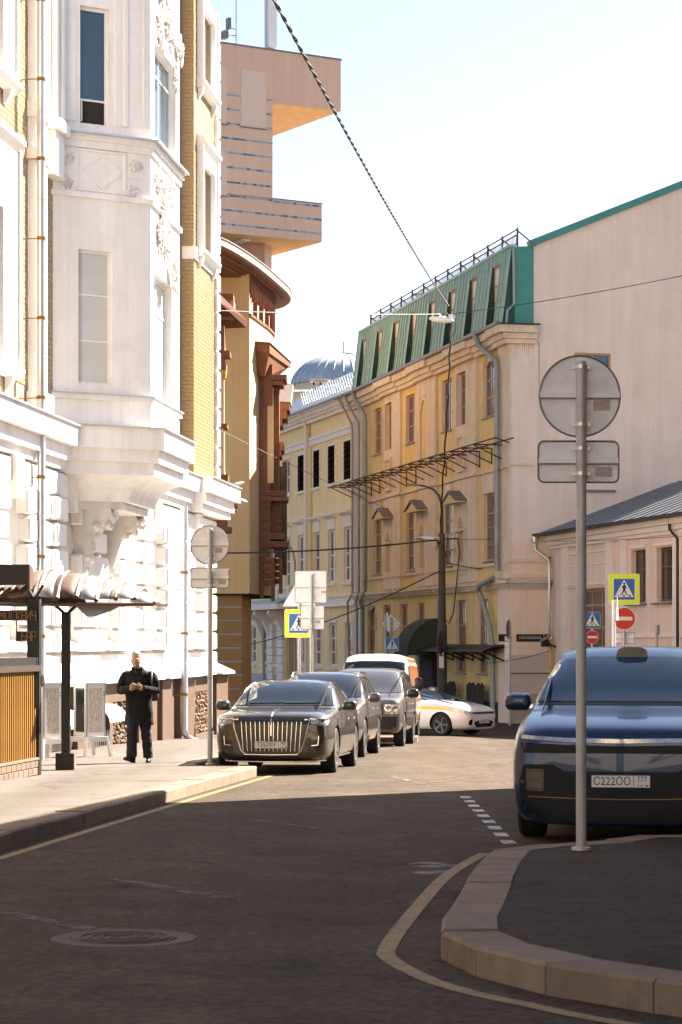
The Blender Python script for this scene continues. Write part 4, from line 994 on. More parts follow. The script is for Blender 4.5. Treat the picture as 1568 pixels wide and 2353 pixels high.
mb = MB().hexa([(-.1, 4.5, 8.33), (EL, 4.5, 8.33), (EL, 9, 6.4), (-.1, 9, 6.4), (-.1, 4.5, 8.38), (EL, 4.5, 8.38), (EL, 9, 6.45), (-.1, 9, 6.45)]); mb.build('roof_back', ROOFE, ro2)
MB().box(-.15, EL, -.70, -.60, 6.42, 6.52).build('gutter', BLACK, ro2)
p = MB().tube([(.08, -.62, 6.42), (.08, -.62, 6.2), (.14, -.6, 5.95), (.42, -.22, 5.6), (.46, -.2, 5.4), (.46, -.2, 2.95), (.3, -.25, 2.85), (.05, -.35, 2.78), (.0, -.38, 2.6)], [.05] * 9, 10).build('drainpipe', GALV, E, True)
MB().lathe([(.12, 6.25), (.13, 6.38), (.13, 6.44), (.07, 6.2), (.05, 6.15)][::-1], 12, (.08, -.62, 0)).build('hopper', GALV, p, True)
for z in (5.0, 4.2, 3.4): MB().lathe([(.052, -.015), (.07, -.015), (.07, .015), (.052, .015)], 10, (.46, -.2, z)).build('pipe_clip', GALV, p)
YG = mat('yellow gas pipe paint', (0.55, 0.33, 0.03), 0.5, var=.15)
gp = MB().tube([(.25, -.15, 2.85), (.42, -.16, 2.8), (.5, -.16, 2.6), (.52, -.16, 1.0), (.42, -.16, .1)], .05, 8).build('gas_pipe', YG, E, True)
MB().tube([(.40, -.12, 2.9), (.40, -.12, -.2)], .035, 8).build('conduit', GALV, E, True)
MB().tube([(13.0, -.3, 6.44), (13.0, -.3, 6.1), (13.2, -.12, 5.8), (13.2, -.12, .1)], .05, 8).build('drainpipe', BLACK, E, True)
mb = MB().tube([(.62, .0, 2.55), (.62, -.3, 2.65)], .03, 6); mb.box(.52, .72, -.52, -.26, 2.55, 2.75); mb.build('wall_lamp', BLACK, E)

# ================================================================ yellow house with grilled windows, further back
YELC = mat('pale yellow stucco', (0.80, 0.59, 0.30), 0.87, var=0.07, vs=1.0, bump=0.12, bs=25, c2=(0.75, 0.55, 0.30), c2s=.6, c2w=(.5, .75), streak=.15)
TRIMC = mat('greyish pink trim', (0.76, 0.66, 0.59), 0.87, var=0.07, vs=1.5, bump=0.1)
TINR = mat('bright tin roof', (0.50, 0.53, 0.57), 0.45, 0.4, var=0.08, vs=3, rnd=.04)
CX0 = .72 - .2625 * 25.5
FC = Frame(CX0, 135 - .07, .2539, -.967, FD.z0)
C = FC.thing('grilled_window_house', 'pale yellow stucco house with iron grilles over its top windows', 'building')
CL_ = 26.36
m3 = [(9.3, 10.5), (12.3, 13.5), (15.13, 16.42), (18.3, 19.55), (21.15, 22.45), (24.08, 25.38)]
m0 = [(1.6, 2.9), (4.4, 5.6), (7.0, 8.0), (10.0, 10.9), (15.6, 16.8), (18.45, 19.8), (21.35, 22.7), (24.25, 25.65)]
co = [(a, b, 10.2, 11.95) for a, b in m3] + [(a, b, 5.5, 8.0) for a, b in m3] + [(a, b, 1.58, 3.6) for a, b in m0] + [(12.4, 14.8, -.3, 2.95)]
mb = MB(); wallgrid(mb, 0, CL_, -.7, 13.5, co, .2); mb.box(0, CL_, 9, 9.2, -.7, 13.4); mb.box(-.05, 0, 0, 9, -.7, 13.4)
cwall = mb.build('facade_wall', YELC, C)
for i, o in enumerate(co[:-1]):
    wd = window(cwall, *o, .16, TRIMC, GLASSV, xc=((o[0] + o[1]) / 2 + .1,), zc=((o[2] + o[3]) / 2,) if i < 6 else (o[2] + .65, o[2] + 1.3), fw=.10)
    if i >= 2 and i < 6:
        wg = MB(); k = 0
        x0_, x1_, z0_, z1_ = o
        nn = 9
        for k in range(nn): xx = x0_ + (k + .5) * (x1_ - x0_) / nn; wg.tube([(xx + (.05 if j % 2 else -.05), -.015, z0_ + j * (z1_ - z0_) / 14) for j in range(15)], .02, 3, False)
        wg.build('iron_grille', BLACK, cwall)
        MB().box(x0_, x1_, .03, .04, z0_, z1_).build('grille_mesh', DARKIN, cwall)
    MB().box(o[0] - .01, o[0] + .006, -.012, .14, o[2], o[3]).build('reveal', TRIMC, cwall)
    MB().box(o[0] - .16, o[1] + .12, -.1, .02, o[2] - .16, o[2] - .03).build('sill', TRIMC, cwall)
    if i < 6: MB().box(o[0] - .12, o[0], -.04, 0, o[2], o[3] + .1).build('surround', TRIMC, cwall); MB().box(o[0] - .12, o[1] + .08, -.04, 0, o[3], o[3] + .1).build('surround', TRIMC, cwall); MB().box(o[1], o[1] + .08, -.04, 0, o[2], o[3]).build('surround', TRIMC, cwall)
    if 6 <= i < 12:
        MB().box(o[0] - .05, o[1] + .02, -.04, 0, 8.02, 8.55).build('window_head_panel', TRIMC, cwall)
        MB().prism([(0, 8.78), (-.28, 8.74), (-.28, 8.66), (-.1, 8.54), (0, 8.54)], o[0] - .3, o[1] + .3, 'x').build('window_hood', TRIMC, cwall)
    if i >= 12: MB().box(o[0] - .1, o[1] + .1, -.05, 0, 3.62, 3.75).build('window_head', TRIMC, cwall)
for (z0, z1, o) in ((12.25, 12.62, .07), (12.5, 12.64, .12), (13.32, 13.5, .22), (13.62, 13.86, .42), (4.42, 4.8, .10), (4.36, 4.42, .2), (4.8, 4.86, .16)): MB().box(0, CL_, -o, 0, z0, z1).build('string_course', TRIMC, cwall)
for k in range(44): MB().box(.2 + k * .6, .5 + k * .6, -.36, -.1, 13.48, 13.63).build('dentil', TRIMC, cwall)
MB().box(0, CL_, -.3, 0, 13.49, 13.625).build('cornice_core', TRIMC, cwall)
MB().box(0, CL_ - 16, -.08, 0, -.7, 1.05).build('plinth', mat('lilac plinth', (.42, .36, .36), .9), cwall); MB().box(16, CL_, -.08, 0, -.7, 1.05).build('plinth', MT['lilac plinth'], cwall)
MB().box(25.9, CL_, -.12, 0, 4.86, 13.3).build('end_pilaster', TRIMC, cwall); MB().box(26.0, CL_, -.12, 0, -.7, 4.36).build('end_pilaster', TRIMC, cwall)
MB().box(17.35, 17.75, -.04, 0, 12.64, 13.3).build('ochre_strip', mat('bright ochre strip', (.62, .40, .04), .85), cwall); MB().box(17.8, 18.1, -.02, 0, 4.9, 12.2).build('ochre_strip', MT['bright ochre strip'], cwall)
MB().box(12.4, 14.8, .2, .25, -.3, 2.95).build('carriage_door', mat('brown gate', (.30, .19, .11), .8), cwall)
# door frame of white rusticated blocks and bracketed canopy
for (a, b) in ((8.8, 9.9), (11.0, 12.2), (14.9, 15.4)):
    for k in range(10): piece('stone', TRIMC, cwall, a, b, -.14, 0.0, -.5 + k * .42, -.5 + k * .42 + .39, .02)
for s_ in (7.2, 9.0, 12.2):
    MB().prism([(0, 4.35), (-.9, 4.35), (-.95, 4.15), (-.75, 3.95), (-.5, 3.85), (-.35, 3.5), (-.2, 3.1), (0, 2.95)], s_, s_ + .45, 'x').build('bracket', TRIMC, cwall)
MB().box(5.0, 15.5, -1.15, -.2, 4.36, 4.62).build('balcony_slab', TRIMC, cwall)
for k in range(9): MB().hexa([(5.6 + k * 1.05, -1.15, 4.63), (6.62 + k * 1.05, -1.15, 4.63), (6.62 + k * 1.05, -.55, 4.86), (5.6 + k * 1.05, -.55, 4.86), (5.6 + k * 1.05, -1.15, 4.65), (6.62 + k * 1.05, -1.15, 4.65), (6.62 + k * 1.05, -.55, 4.88), (5.6 + k * 1.05, -.55, 4.88)]).build('tin_sheet', mat('blue grey tin', (.20, .30, .36), .3, .4) if 'blue grey tin' not in MT else MT['blue grey tin'], cwall)
for k in range(22): 
    s_ = 9.7 + k * .2 + (.25 if k > 10 else 0)
    MB().lathe([(.035, 0), (.06, .12), (.035, .3), (.03, .45), (.05, .5)], 7, (s_, -.25, 4.9)).build('baluster', TRIMC, cwall)
MB().box(9.5, 14.5, -.34, -.16, 5.38, 5.5).build('balustrade_rail', TRIMC, cwall)
for s_ in (9.5, 11.8, 14.2): MB().box(s_, s_ + .3, -.36, -.14, 4.86, 5.42).build('balustrade_pier', TRIMC, cwall)
rc = group_part('tin_roof', C)
for k in range(22):
    a, b = -.2 + k * CL_ / 22 * 1.02, -.2 + (k + 1) * CL_ / 22 * 1.02 - .01
    mb = MB().hexa([(a, -.62, 13.88), (b, -.62, 13.88), (b, 5, 17.0), (a, 5, 17.0), (a, -.62, 13.92), (b, -.62, 13.92), (b, 5, 17.04), (a, 5, 17.04)])
    mb.hexa([(a - .02, -.62, 13.92), (a + .02, -.62, 13.92), (a + .02, 5, 17.04), (a - .02, 5, 17.04), (a - .02, -.62, 13.98), (a + .02, -.62, 13.98), (a + .02, 5, 17.1), (a - .02, 5, 17.1)])
    mb.build('roof_sheet', TINR, rc)
MB().box(-.2, CL_, 4.9, 5.15, 17.0, 17.15).build('ridge_cap', MT['blue grey tin'], rc)
MB().hexa([(-.2, 5, 16.98), (CL_, 5, 16.98), (CL_, 9.2, 13.8), (-.2, 9.2, 13.8), (-.2, 5, 17.03), (CL_, 5, 17.03), (CL_, 9.2, 13.85), (-.2, 9.2, 13.85)]).build('roof_back', TINR, rc)
MB().box(-.2, CL_, -.70, -.58, 13.84, 13.93).build('gutter', MT['grey sheet metal'], rc)
rg = MB()
for k in range(26): rg.tube([(14 + k * .45, .6, 14.5), (14 + k * .45, .4, 15.2)], .015, 4)
for h_ in (14.9, 15.2): rg.tube([(14, .5, h_), (25.4, .5, h_)], .018, 4)
rg.build('snow_guard', GALV, rc)
cp_ = MB().tube([(17.6, -.5, 13.85), (17.6, -.3, 13.4), (17.6, -.22, 13.1), (17.6, -.22, .3)], .085, 8).build('drainpipe', TRIMC, C, True)
MB().tube([(9.0, -.5, 4.3), (8.5, -.25, 4.0), (8.45, -.22, .2)], .07, 8).build('drainpipe', mat('brown pipe', (.34, .27, .225), .6), C, True)
MB().tube([(25.2, -.6, 13.85), (25.4, -.5, 13.6), (26.5, -.3, 12.6), (26.55, -.26, 12.2), (26.55, -.26, 4.9), (26.2, -.4, 4.5), (26.1, -.26, .2)], .055, 8).build('drainpipe', MT['brown pipe'], C, True)

# ================================================================ domed building, far behind
DOMEM = mat('blue grey dome sheeting', (0.36, 0.40, 0.44), 0.6, 0.15, var=0.25, vs=.25, rnd=.06, c2=(.52, .56, .6), c2s=.3, c2w=(.45, .7))
CREAM = mat('cream stucco', (0.62, 0.52, 0.38), 0.85, var=.08)
DY = 220.0
dc = at((790, 886), DY + 8)
dm = thing('domed_hall', 'far building with a seamed blue grey metal dome and mast', 'building', (dc.x, dc.y, g(80)), 0)
zb = dc.z - g(80); Rd = (790 - 672) / FPX * DY; hd = (886 - 812) / FPX * DY
MB().lathe([(Rd * 1.02, 0), (Rd * 1.02, zb)], 48).build('drum_wall', CREAM, dm, True)
NS = 32
for k in range(NS):
    t0, t1 = 2 * math.pi * k / NS, 2 * math.pi * (k + 1) / NS - .012
    mb = MB(); V = []; M_ = 8
    for j in range(M_ + 1):
        ph = j / M_ * math.pi / 2; rr_ = Rd * 1.06 * math.cos(ph) ** .9 + .02; zz = zb + hd * math.sin(ph) ** 1.1
        V += [(rr_ * math.cos(t0), rr_ * math.sin(t0), zz), (rr_ * math.cos(t1), rr_ * math.sin(t1), zz)]
    mb.add(V, [(2 * j, 2 * j + 1, 2 * j + 3, 2 * j + 2) for j in range(M_)])
    mb.tube([(V[2 * j][0] * 1.004, V[2 * j][1] * 1.004, V[2 * j][2]) for j in range(M_ + 1)], .05, 4)
    mb.build('dome_panel', DOMEM, dm, True)
MB().tube([(0, 0, zb + hd), (0, 0, zb + hd + 1.2)], .05, 6).build('mast', MT['grey sheet metal'], dm); MB().lathe([(.9, zb + hd - .1), (.9, zb + hd + .08), (.2, zb + hd + .15)], 16).build('dome_cap', MT['grey sheet metal'], dm)
# wide roof and chimney in front of the dome
rp0 = at((700, 902), 160)
rb = thing('roof_block', 'bright tin roofed block with cream chimney below the dome', 'building', (rp0.x, rp0.y, g(80)), 0)
zr = rp0.z - g(80)
MB().box(-3, 9, 0, 14, 0, zr).build('wall', CREAM, rb)
for k in range(12): MB().hexa([(-3.3 + k, -.4, zr), (-2.32 + k, -.4, zr), (-2.32 + k, 6, zr + .75), (-3.3 + k, 6, zr + .75), (-3.3 + k, -.4, zr + .05), (-2.32 + k, -.4, zr + .05), (-2.32 + k, 6, zr + .8), (-3.3 + k, 6, zr + .8)]).build('roof_sheet', TINR, rb)
c0 = at((737, 890), 161); chx = c0.x - rp0.x
ch_ = MB().box(chx - .5, chx + .5, .6, 1.4, zr - .2, zr + .75); ch_.box(chx - .62, chx + .62, .5, 1.5, zr + .45, zr + .55); ch_.box(chx - .7, chx + .7, .4, 1.6, zr + .85, zr + .95)
for xx in (-.5, -.06, .38): ch_.box(chx + xx, chx + xx + .12, .6, 1.4, zr + .55, zr + .86)
ch_.build('chimney', CREAM, rb)
for k in range(3): MB().box(chx - .38 + k * .3, chx - .24 + k * .3, .59, .6, zr + .2, zr + .34).build('vent_hole', DARKIN, rb)
dp = at((787, 890), 158)
MB().prism([(dp.x - rp0.x - 1.1, zr + .05), (dp.x - rp0.x + 3, zr + .05), (dp.x - rp0.x + 3, zr + .75), (dp.x - rp0.x - .5, zr + .75)], -1, .4, 'y').build('roof_dormer', TINR, rb)
# ================================================================ peach postmodern corner building with the cantilevered tower
PEACH = mat('peach render', (0.68, 0.44, 0.32), 0.85, var=0.05, vs=.8, bump=0.1, bs=20, rnd=.02, streak=.12)
PEACHL = mat('pale peach panel', (0.70, 0.51, 0.40), 0.85, var=0.05, vs=.8)
OCHRE = mat('ochre render', (0.76, 0.50, 0.23), 0.85, var=0.06, vs=.6, bump=0.1, bs=20, streak=.14)
OCHREL = mat('cream ochre render', (0.66, 0.50, 0.30), 0.85, var=0.05, vs=.6, bump=0.1, bs=20)
BROWN = mat('red brown stone cladding', (0.20, 0.075, 0.035), 0.6, var=0.2, vs=4, rnd=.1)
PINKB = mat('pink brown frieze', (0.50, 0.31, 0.23), 0.75, var=.08)
TILEB = mat('blue glazed tile', (0.09, 0.15, 0.24), 0.3, var=.25, vs=30, rnd=.35)
TILEG = mat('grey blue glazed tile', (0.30, 0.33, 0.37), 0.35, var=.2, vs=30, rnd=.15)
FB = Frame(-.776, 98, .857, .515, FD.z0)
B = FB.thing('cantilever_tower', 'peach rendered tower with stepped cantilevers and bands of blue tiles above a round brown cornice', 'building')
mb = MB(); 
mb.box(-9, -2.29, 0, 6, 20.48, 24.33)
sh = mb.build('shaft', PEACH, B)
uc = MB().box(-9, .9, 0, 6.2, 24.33, 26.40).build('upper_cantilever', PEACH, B)
MB().box(-9, .93, -.04, 6.2, 26.40, 26.46).build('parapet_flashing', MT['grey sheet metal'], uc)
MB().box(-2.27, .88, .02, 6.18, 24.315, 24.329).build('soffit', OCHRE, uc)
lcn = MB().box(-9, 0, 0, 5.6, 18.93, 20.46).build('lower_cantilever', PEACH, B)
MB().box(-2.3, .03, -.03, 5.6, 20.461, 20.5).build('parapet_flashing', MT['grey sheet metal'], lcn)
MB().box(-9, -.02, .02, 5.58, 18.915, 18.929).build('soffit', OCHRE, lcn)
for (a, b, c, d) in ((-3.74, -2.60, 23.22, 25.46), (-5.6, -4.38, 23.22, 25.46), (-5.6, -4.38, 20.38, 22.14)):
    MB().box(a, b, -.02, .0, c, d).build('pale_panel', PEACHL, sh)
    MB().box(a - .02, b + .02, -.05, 0, c - .05, c - .001).build('sill', MT['grey sheet metal'], sh)
rr = random.Random(11); ntile = 0
def tiles(x0, x1, z, parent, skip=()):
    global ntile
    MB().box(x0, x1, -.003, .0, z - .05, z + .05).build('tile_groove', PEACHL, parent)
    x = x0; TW = .15
    while x < x1 - .05:
        b = min(x + TW, x1)
        if not any(s[0] < (x + b) / 2 < s[1] for s in skip):
            m_ = TILEB if rr.random() < .3 else TILEG
            piece('tile', m_, parent, x + .004, b - .004, -.012, .0, z - .038, z + .038); ntile += 1
        x = b
for i, z in enumerate((24.40, 23.83, 23.26)): tiles(-4.38, -2.29, z, sh, [(-3.74, -2.60)])
for z in (22.68,): tiles(-4.9, -2.29, z, sh)
for z in (22.11, 21.53, 20.94): tiles(-4.38, -2.29, z, sh)
tiles(-2.25, 0, 20.36, lcn); tiles(-4.4, -2.3, 20.40, lcn); tiles(-4.9, 0, 19.82, lcn); tiles(-4.9, 0, 19.26, lcn)
# corrugated white strip under the lower cantilever
pts_ = [FB.px(q(5, *p)) for p in ((400, 1915), (530, 2050))]
for k in range(4):
    MB().box(-3.25 + k * .02, -2.85 + k * .02, .8 + k * .55, 1.25 + k * .55, 18.84, 18.9).build('soffit_lamp', PVC, lcn)
# roof masts
def mast(nm, a, y, zt, r): return MB().tube([(a, y, 26.4), (a, y, zt)], r, 6).build(nm, GALV, B)
m1 = mast('roof_mast', FB.px(q(5, 350, 350))[0], .6, 31, .035); m2 = mast('roof_mast', FB.px(q(5, 575, 380))[0], .5, 31, .045)
a1 = FB.px(q(5, 350, 350))[0]; a2 = FB.px(q(5, 575, 380))[0]
mb = MB().box(a1 - .42, a1 - .30, .45, .7, 27.15, 27.6); mb.box(a1 - .65, a1 - .45, .4, .75, 26.75, 27.05); mb.tube([(a1, .6, 27.2), (a1 - .35, .6, 27.25)], .02, 4); mb.tube([(a1, .6, 26.95), (a1 - .5, .6, 26.9)], .02, 4); mb.tube([(a1 - .4, .6, 27.2), (a1 - .5, .6, 26.8)], .025, 4)
mb.build('small_antenna', MT['grey sheet metal'], B)
mb = MB().box(a2 + .06, a2 + .42, .3, .6, 26.62, 31); mb.build('panel_antenna', PVC, B)
mb = MB(); 
for k in range(6): mb.tube([(a2 + .1 + k * .055, .45, 26.62), (a2 + .1 + k * .055, .45, 26.44)], .015, 4)
mb.box(a2 - .25, a2 + .1, .4, .6, 26.5, 26.56); mb.build('antenna_cables', BLACK, B)
# ---------------- lower body: built in world axes under its own thing
LB = thing('round_cornice_building', 'ochre building with round overhanging brown cornice and brown oriels below the peach tower', 'building', (-4, 92, FD.z0))
def lb(mb, nm, m_, parent=None, smooth=False):
    mb.v = [(v[0] + 4, v[1] - 92, v[2]) for v in mb.v]; o = mb.build(nm, m_, LB, smooth)
    if parent: o.parent = parent
    return o
Wc = [(-3.48, 92.0), (-3.30, 93.2), (-3.10, 94.6), (-2.93, 95.8), (-2.80, 97.0), (-2.74, 98.0), (-2.80, 98.9), (-3.05, 99.8), (-3.6, 100.6), (-4.6, 101.1)]
wallp = Wc + [(-12, 101.2), (-12, 92.0)]
lb(MB().prism(wallp, 4.56, 15.2), 'upper_wall_mass', OCHREL)
lb(MB().box(-12, -3.49, 91.985, 92.1, 4.56, 16.9), 'flat_ochre_wall', OCHRE)
lb(MB().prism([(-3.80, 92.3), (-3.6, 97), (-12, 98), (-12, 92.3)], -.7, 4.56), 'base_mass', OCHRE)
for k in range(10): lb(MB().box(-12, -3.79, 92.22, 92.32, -.6 + k * .52, -.6 + k * .52 + .46), 'base_block', mat('dark ochre block', (.36, .20, .07), .85, var=.1, vs=1.5) if 'dark ochre block' not in MT else MT['dark ochre block'])
for k in range(10): lb(MB().box(-12, -3.785, 92.215, 92.3, -.6 + k * .52 + .465, -.6 + k * .52 + .515), 'tile_course', TILEG)
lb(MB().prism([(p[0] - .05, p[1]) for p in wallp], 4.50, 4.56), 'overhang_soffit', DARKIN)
def grow(d, poly=Wc): return [(p[0] + d, p[1] + (d if i > 6 else 0)) for i, p in enumerate(poly)]
# frieze with hanging fins
fr_ = [(x_ - .02, y_) for x_, y_ in Wc] + [(-12, 101.2), (-12, 92.1)]
lb(MB().prism([(a - .03, b) for a, b in fr_], 15.2, 16.8), 'frieze', PINKB)
lb(MB().prism(grow(.06) + [(-12, 101.2), (-12, 92.0)], 15.12, 15.22), 'frieze_moulding', BROWN)
import itertools
def along(poly, s):
    for a, b in zip(poly[:-1], poly[1:]):
        L_ = math.hypot(b[0] - a[0], b[1] - a[1])
        if s <= L_: return (a[0] + (b[0] - a[0]) * s / L_, a[1] + (b[1] - a[1]) * s / L_)
        s -= L_
    return poly[-1]
for k in range(22):
    x_, y_ = along(Wc, .15 + k * .33)
    zl = 15.2 if k % 4 == 3 else (16.0 - .12 * (k % 3))
    lb(MB().box(x_ - .1, x_ + .09, y_ - .035, y_ + .035, zl, 16.75), 'hanging_fin', BROWN)
# round cornice: stepped slab
rim = [(-6.6, 82.0), (-5.4, 83.6), (-4.39, 85.9), (-3.79, 88.0), (-3.04, 91.8), (-2.33, 96.6), (-2.10, 98.6), (-2.07, 100.0), (-2.25, 101.4), (-2.8, 102.6), (-4.2, 103.6), (-6, 104)]
rimc = [tuple(p) for p in catmull([Vector(p) for p in rim], 5)]
def inset(d):
    return [(p[0] - d, p[1] + (d * .5 if p[1] < 90 else (-d * 1.2 if p[1] > 99 else 0))) for p in rimc] + [(-12, 104), (-12, 82)]
lb(MB().prism(inset(0), 16.86, 17.10), 'cornice_rim', PINKB); lb(MB().prism(inset(-.03), 17.10, 17.15), 'rim_flashing', MT['grey sheet metal'])
for i, (d, z0, z1) in enumerate(((.06, 16.80, 16.86), (.35, 16.72, 16.80), (.6, 16.66, 16.72), (.8, 16.58, 16.66))): lb(MB().prism(inset(d), z0, z1), 'cornice_soffit_step', BROWN)
lb(MB().prism([(-3.1, 98.2), (-2.85, 99.4), (-2.95, 100.6), (-3.5, 101.8), (-6, 102.5), (-6, 98)], 17.12, 18.92), 'attic_drum', PINKB)
# oriels clad in brown stone
def oriel(x0, y0, zt, zb, out, ln, nm):
    o_ = lb(MB().box(x0 - .3, x0 + out * .42, y0, y0 + ln, zb, zt - 1.4), nm + '_rib', BROWN)
    o2 = lb(MB().box(x0 + out * .42 + .002, x0 + out * .8, y0 + ln * .45, y0 + ln * 1.1, zb, zt - 1.4), nm + '_rib', BROWN)
    for (a, z, h_, e) in ((.30, zt - 1.5, .18, .26), (.18, zt - 1.7, .14, .16), (.26, zt - 6.0, .16, .2), (.34, zt - 6.2, .14, .24), (.22, zt - 7.7, .2, .2), (.34, zt - 8.0, .2, .3)):
        lb(MB().box(x0 - .3, x0 + out * .8 + a, y0 - e * .4, y0 + ln * 1.1 + e, z, z + h_), nm + '_moulding', BROWN)
        lb(MB().box(x0 - .3, x0 + out * .8 + a + .015, y0 - e * .4 - .02, y0 + ln * 1.1 + e + .01, z + h_, z + h_ + .02), nm + '_moulding_top', MT['grey sheet metal'])
    return o_
oriel(-3.10, 94.0, 14.4, 3.6 + 3.2, .85, 1.4, 'oriel')
# pale strip: the sunlit face of the oriel rib put into its colour
lb(MB().box(-2.86, -2.62, 93.99, 94.02, 8.9, 12.6), 'oriel_lit_strip', OCHREL)
for k in range(12): lb(MB().box(-3.2, -2.75 + .02 * (k % 2), 93.96, 94.3, 4.9 + k * .28, 4.9 + k * .28 + .22), 'oriel_block', BROWN); lb(MB().box(-2.6, -2.36 + .02 * (k % 2), 94.6, 95.2, 5.0 + k * .26, 5.0 + k * .26 + .2), 'oriel_block', BROWN)
for (x0, z0) in ((-3.16, 4.4), (-2.72, 4.3), (-2.42, 4.6)): lb(MB().box(x0, x0 + .14, 94.0, 94.4, z0, 6.0), 'oriel_pendant', BROWN)
# capital: swept roof
cap = MB().hexa([(-3.42, 93.2, 13.95), (-2.75, 93.2, 13.85), (-2.02, 97.4, 13.75), (-3.0, 97.6, 13.9), (-3.42, 93.2, 14.28), (-2.75, 93.2, 14.22), (-2.02, 97.4, 13.95), (-3.0, 97.6, 14.25)])
lb(cap, 'oriel_cap', BROWN)
lb(MB().hexa([(-3.46, 93.1, 14.285), (-2.72, 93.1, 14.23), (-1.98, 97.45, 13.96), (-3.0, 97.6, 14.26), (-3.46, 93.1, 14.32), (-2.72, 93.1, 14.26), (-1.98, 97.45, 13.99), (-3.0, 97.6, 14.3)]), 'cap_flashing', MT['grey sheet metal'])
lb(MB().hexa([(-3.3, 93.6, 13.0), (-2.95, 93.6, 13.0), (-2.75, 95.6, 13.0), (-3.2, 95.6, 13.0), (-3.4, 93.25, 13.96), (-2.78, 93.25, 13.86), (-2.1, 97.2, 13.76), (-3.0, 97.2, 13.9)]), 'oriel_cap_taper', BROWN)
for yy in (93.9, 95.0): lb(MB().box(-3.0, -2.66, yy, yy + .5, 11.9, 13.5), 'cap_post', BROWN)
# further oriel with pale metal roof and leaded glass
lb(MB().hexa([(-4.2, 102.6, 13.0), (-2.15, 102.6, 12.9), (-2.15, 105, 12.9), (-4.2, 105, 13.0), (-4.2, 103.4, 13.95), (-2.05, 103.4, 13.75), (-2.05, 105, 13.75), (-4.2, 105, 13.95)]), 'oriel_roof', mat('pale metal roof', (.45, .40, .37), .5, .3))
for (a, z0, z1, e) in ((-2.2, 12.55, 12.9, .1), (-2.3, 12.2, 12.55, .05), (-2.5, 11.9, 12.2, .0), (-2.7, 11.2, 11.9, 0), (-2.45, 10.85, 11.2, .1), (-2.55, 10.6, 10.85, .05), (-2.75, 9.6, 10.6, 0), (-2.6, 9.3, 9.6, 0), (-2.78, 6.9, 9.3, 0), (-2.7, 6.6, 6.9, .05), (-2.95, 5.6, 6.6, 0), (-3.1, 5.0, 5.6, 0)):
    lb(MB().box(-5, a, 102.8 - e, 105, z0, z1), 'far_oriel_step', BROWN)
lb(MB().box(-2.66, -2.38, 103.0, 104.4, 6.0, 10.2), 'leaded_window', mat('dark leaded glass', (.05, .06, .035), .2, var=.6, vs=9))
lb(MB().box(-2.5, -2.33, 103.3, 104.4, 5.6, 10.4), 'window_frame', BROWN)
# pale column with capital and brown brackets close to the white house
cxw, cyw = at((509, 860), 88).x, 88.0
lb(MB().lathe([(.15, 8.8), (.13, 9.0), (.115, 12.2), (.15, 12.35), (.13, 12.5)], 16, (cxw, cyw, 0)), 'pale_column', OCHREL, smooth=True)
lb(MB().lathe([(.17, 12.3), (.2, 12.45), (.2, 12.6), (.14, 12.3)][::-1], 12, (cxw, cyw, 0)), 'column_capital', mat('yellow capital', (.55, .38, .05), .7))
for (x0, x1, z0, z1) in ((-.45, .18, 12.6, 12.85), (-.45, .10, 12.85, 13.1), (-.45, .32, 13.1, 13.3), (-.45, .12, 13.3, 14.2), (-.45, .25, 8.5, 8.8), (-.45, .45, 8.25, 8.5), (-.45, .55, 7.6, 7.85), (-.45, .18, 6.9, 7.6), (-.45, .35, 6.7, 6.9), (-.45, .12, 6.2, 6.7), (-.45, .22, 10.5, 10.65)):
    lb(MB().box(cxw + x0, cxw + x1, cyw - .2, cyw + .9, z0, z1), 'bracket_step', BROWN)
lb(MB().hexa([(cxw - .5, 86.8, 15.0), (cxw - .1, 86.8, 15.0), (cxw + .85, 89.5, 14.35), (cxw - .5, 89.5, 14.3), (cxw - .5, 86.8, 15.3), (cxw - .1, 86.8, 15.3), (cxw + .9, 89.5, 14.6), (cxw - .5, 89.5, 15.3)]), 'gabled_bracket', BROWN)
lb(MB().box(cxw - .2, cxw + .42, 88.4, 89.4, 14.5, 15.45), 'bracket_post', BROWN); lb(MB().box(cxw + .3, cxw + .44, 88.38, 89.42, 14.7, 15.2), 'bracket_post_face', PINKB)
# three white floodlights on the wall
for i, p in enumerate(((548, 1112), (556, 1150), (533, 1170 + 0))):
    w_ = at(p, 84)
    fl = thing('floodlight', ('white floodlight highest on the brown bracket beside the white house', 'white floodlight in the middle beside the white house cornice', 'white floodlight lowest, level with the square sign plate')[i], 'floodlight', w_, 0, 'floodlights beside the white house')
    MB().blob((.0, 0, 0), (.22, .3, .06), 10, 6, Matrix.Rotation(R(18 if i else -12), 3, 'Y')).build('lamp_head', PVC, fl, True)
    MB().tube([(-.18, 0, 0), (-.6, .1, .05)], .03, 5).build('arm', GALV, fl)
# ================================================================ unseen houses by the camera: one casts the road shadow, three added for light
SHADEW = mat('warm grey stucco', (0.21, 0.165, 0.125), 0.85, var=.1, vs=1)
def plain_house(name, label, x0, y0, dx, dy, L_, depth, h, zb, SHADEW=SHADEW):
    Fh = Frame(x0, y0, dx, dy, zb); t_ = Fh.thing(name, label, 'building')
    o_ = [(1.5 + k * 3.0, 2.8 + k * 3.0, z, z + 1.9) for k in range(int(L_ / 3) - 1) for z in (1.6, 5.2, 8.8) if z + 2.5 < h]
    mb = MB(); wallgrid(mb, 0, L_, -1, h, o_, .25); mb.box(0, .05, 0, depth, -1, h); mb.box(L_ - .05, L_, 0, depth, -1, h); mb.box(0, L_, depth - .1, depth, -1, h); mb.box(-.1, L_ + .1, -.25, depth, h, h + .3)
    w_ = mb.build('wall', SHADEW, t_)
    for o in o_: MB().box(o[0], o[1], .2, .24, o[2], o[3]).build('window', GLASSD, w_)
    MB().box(0, L_, -.12, 0, h * .45, h * .45 + .15).build('string_course', SHADEW, t_)
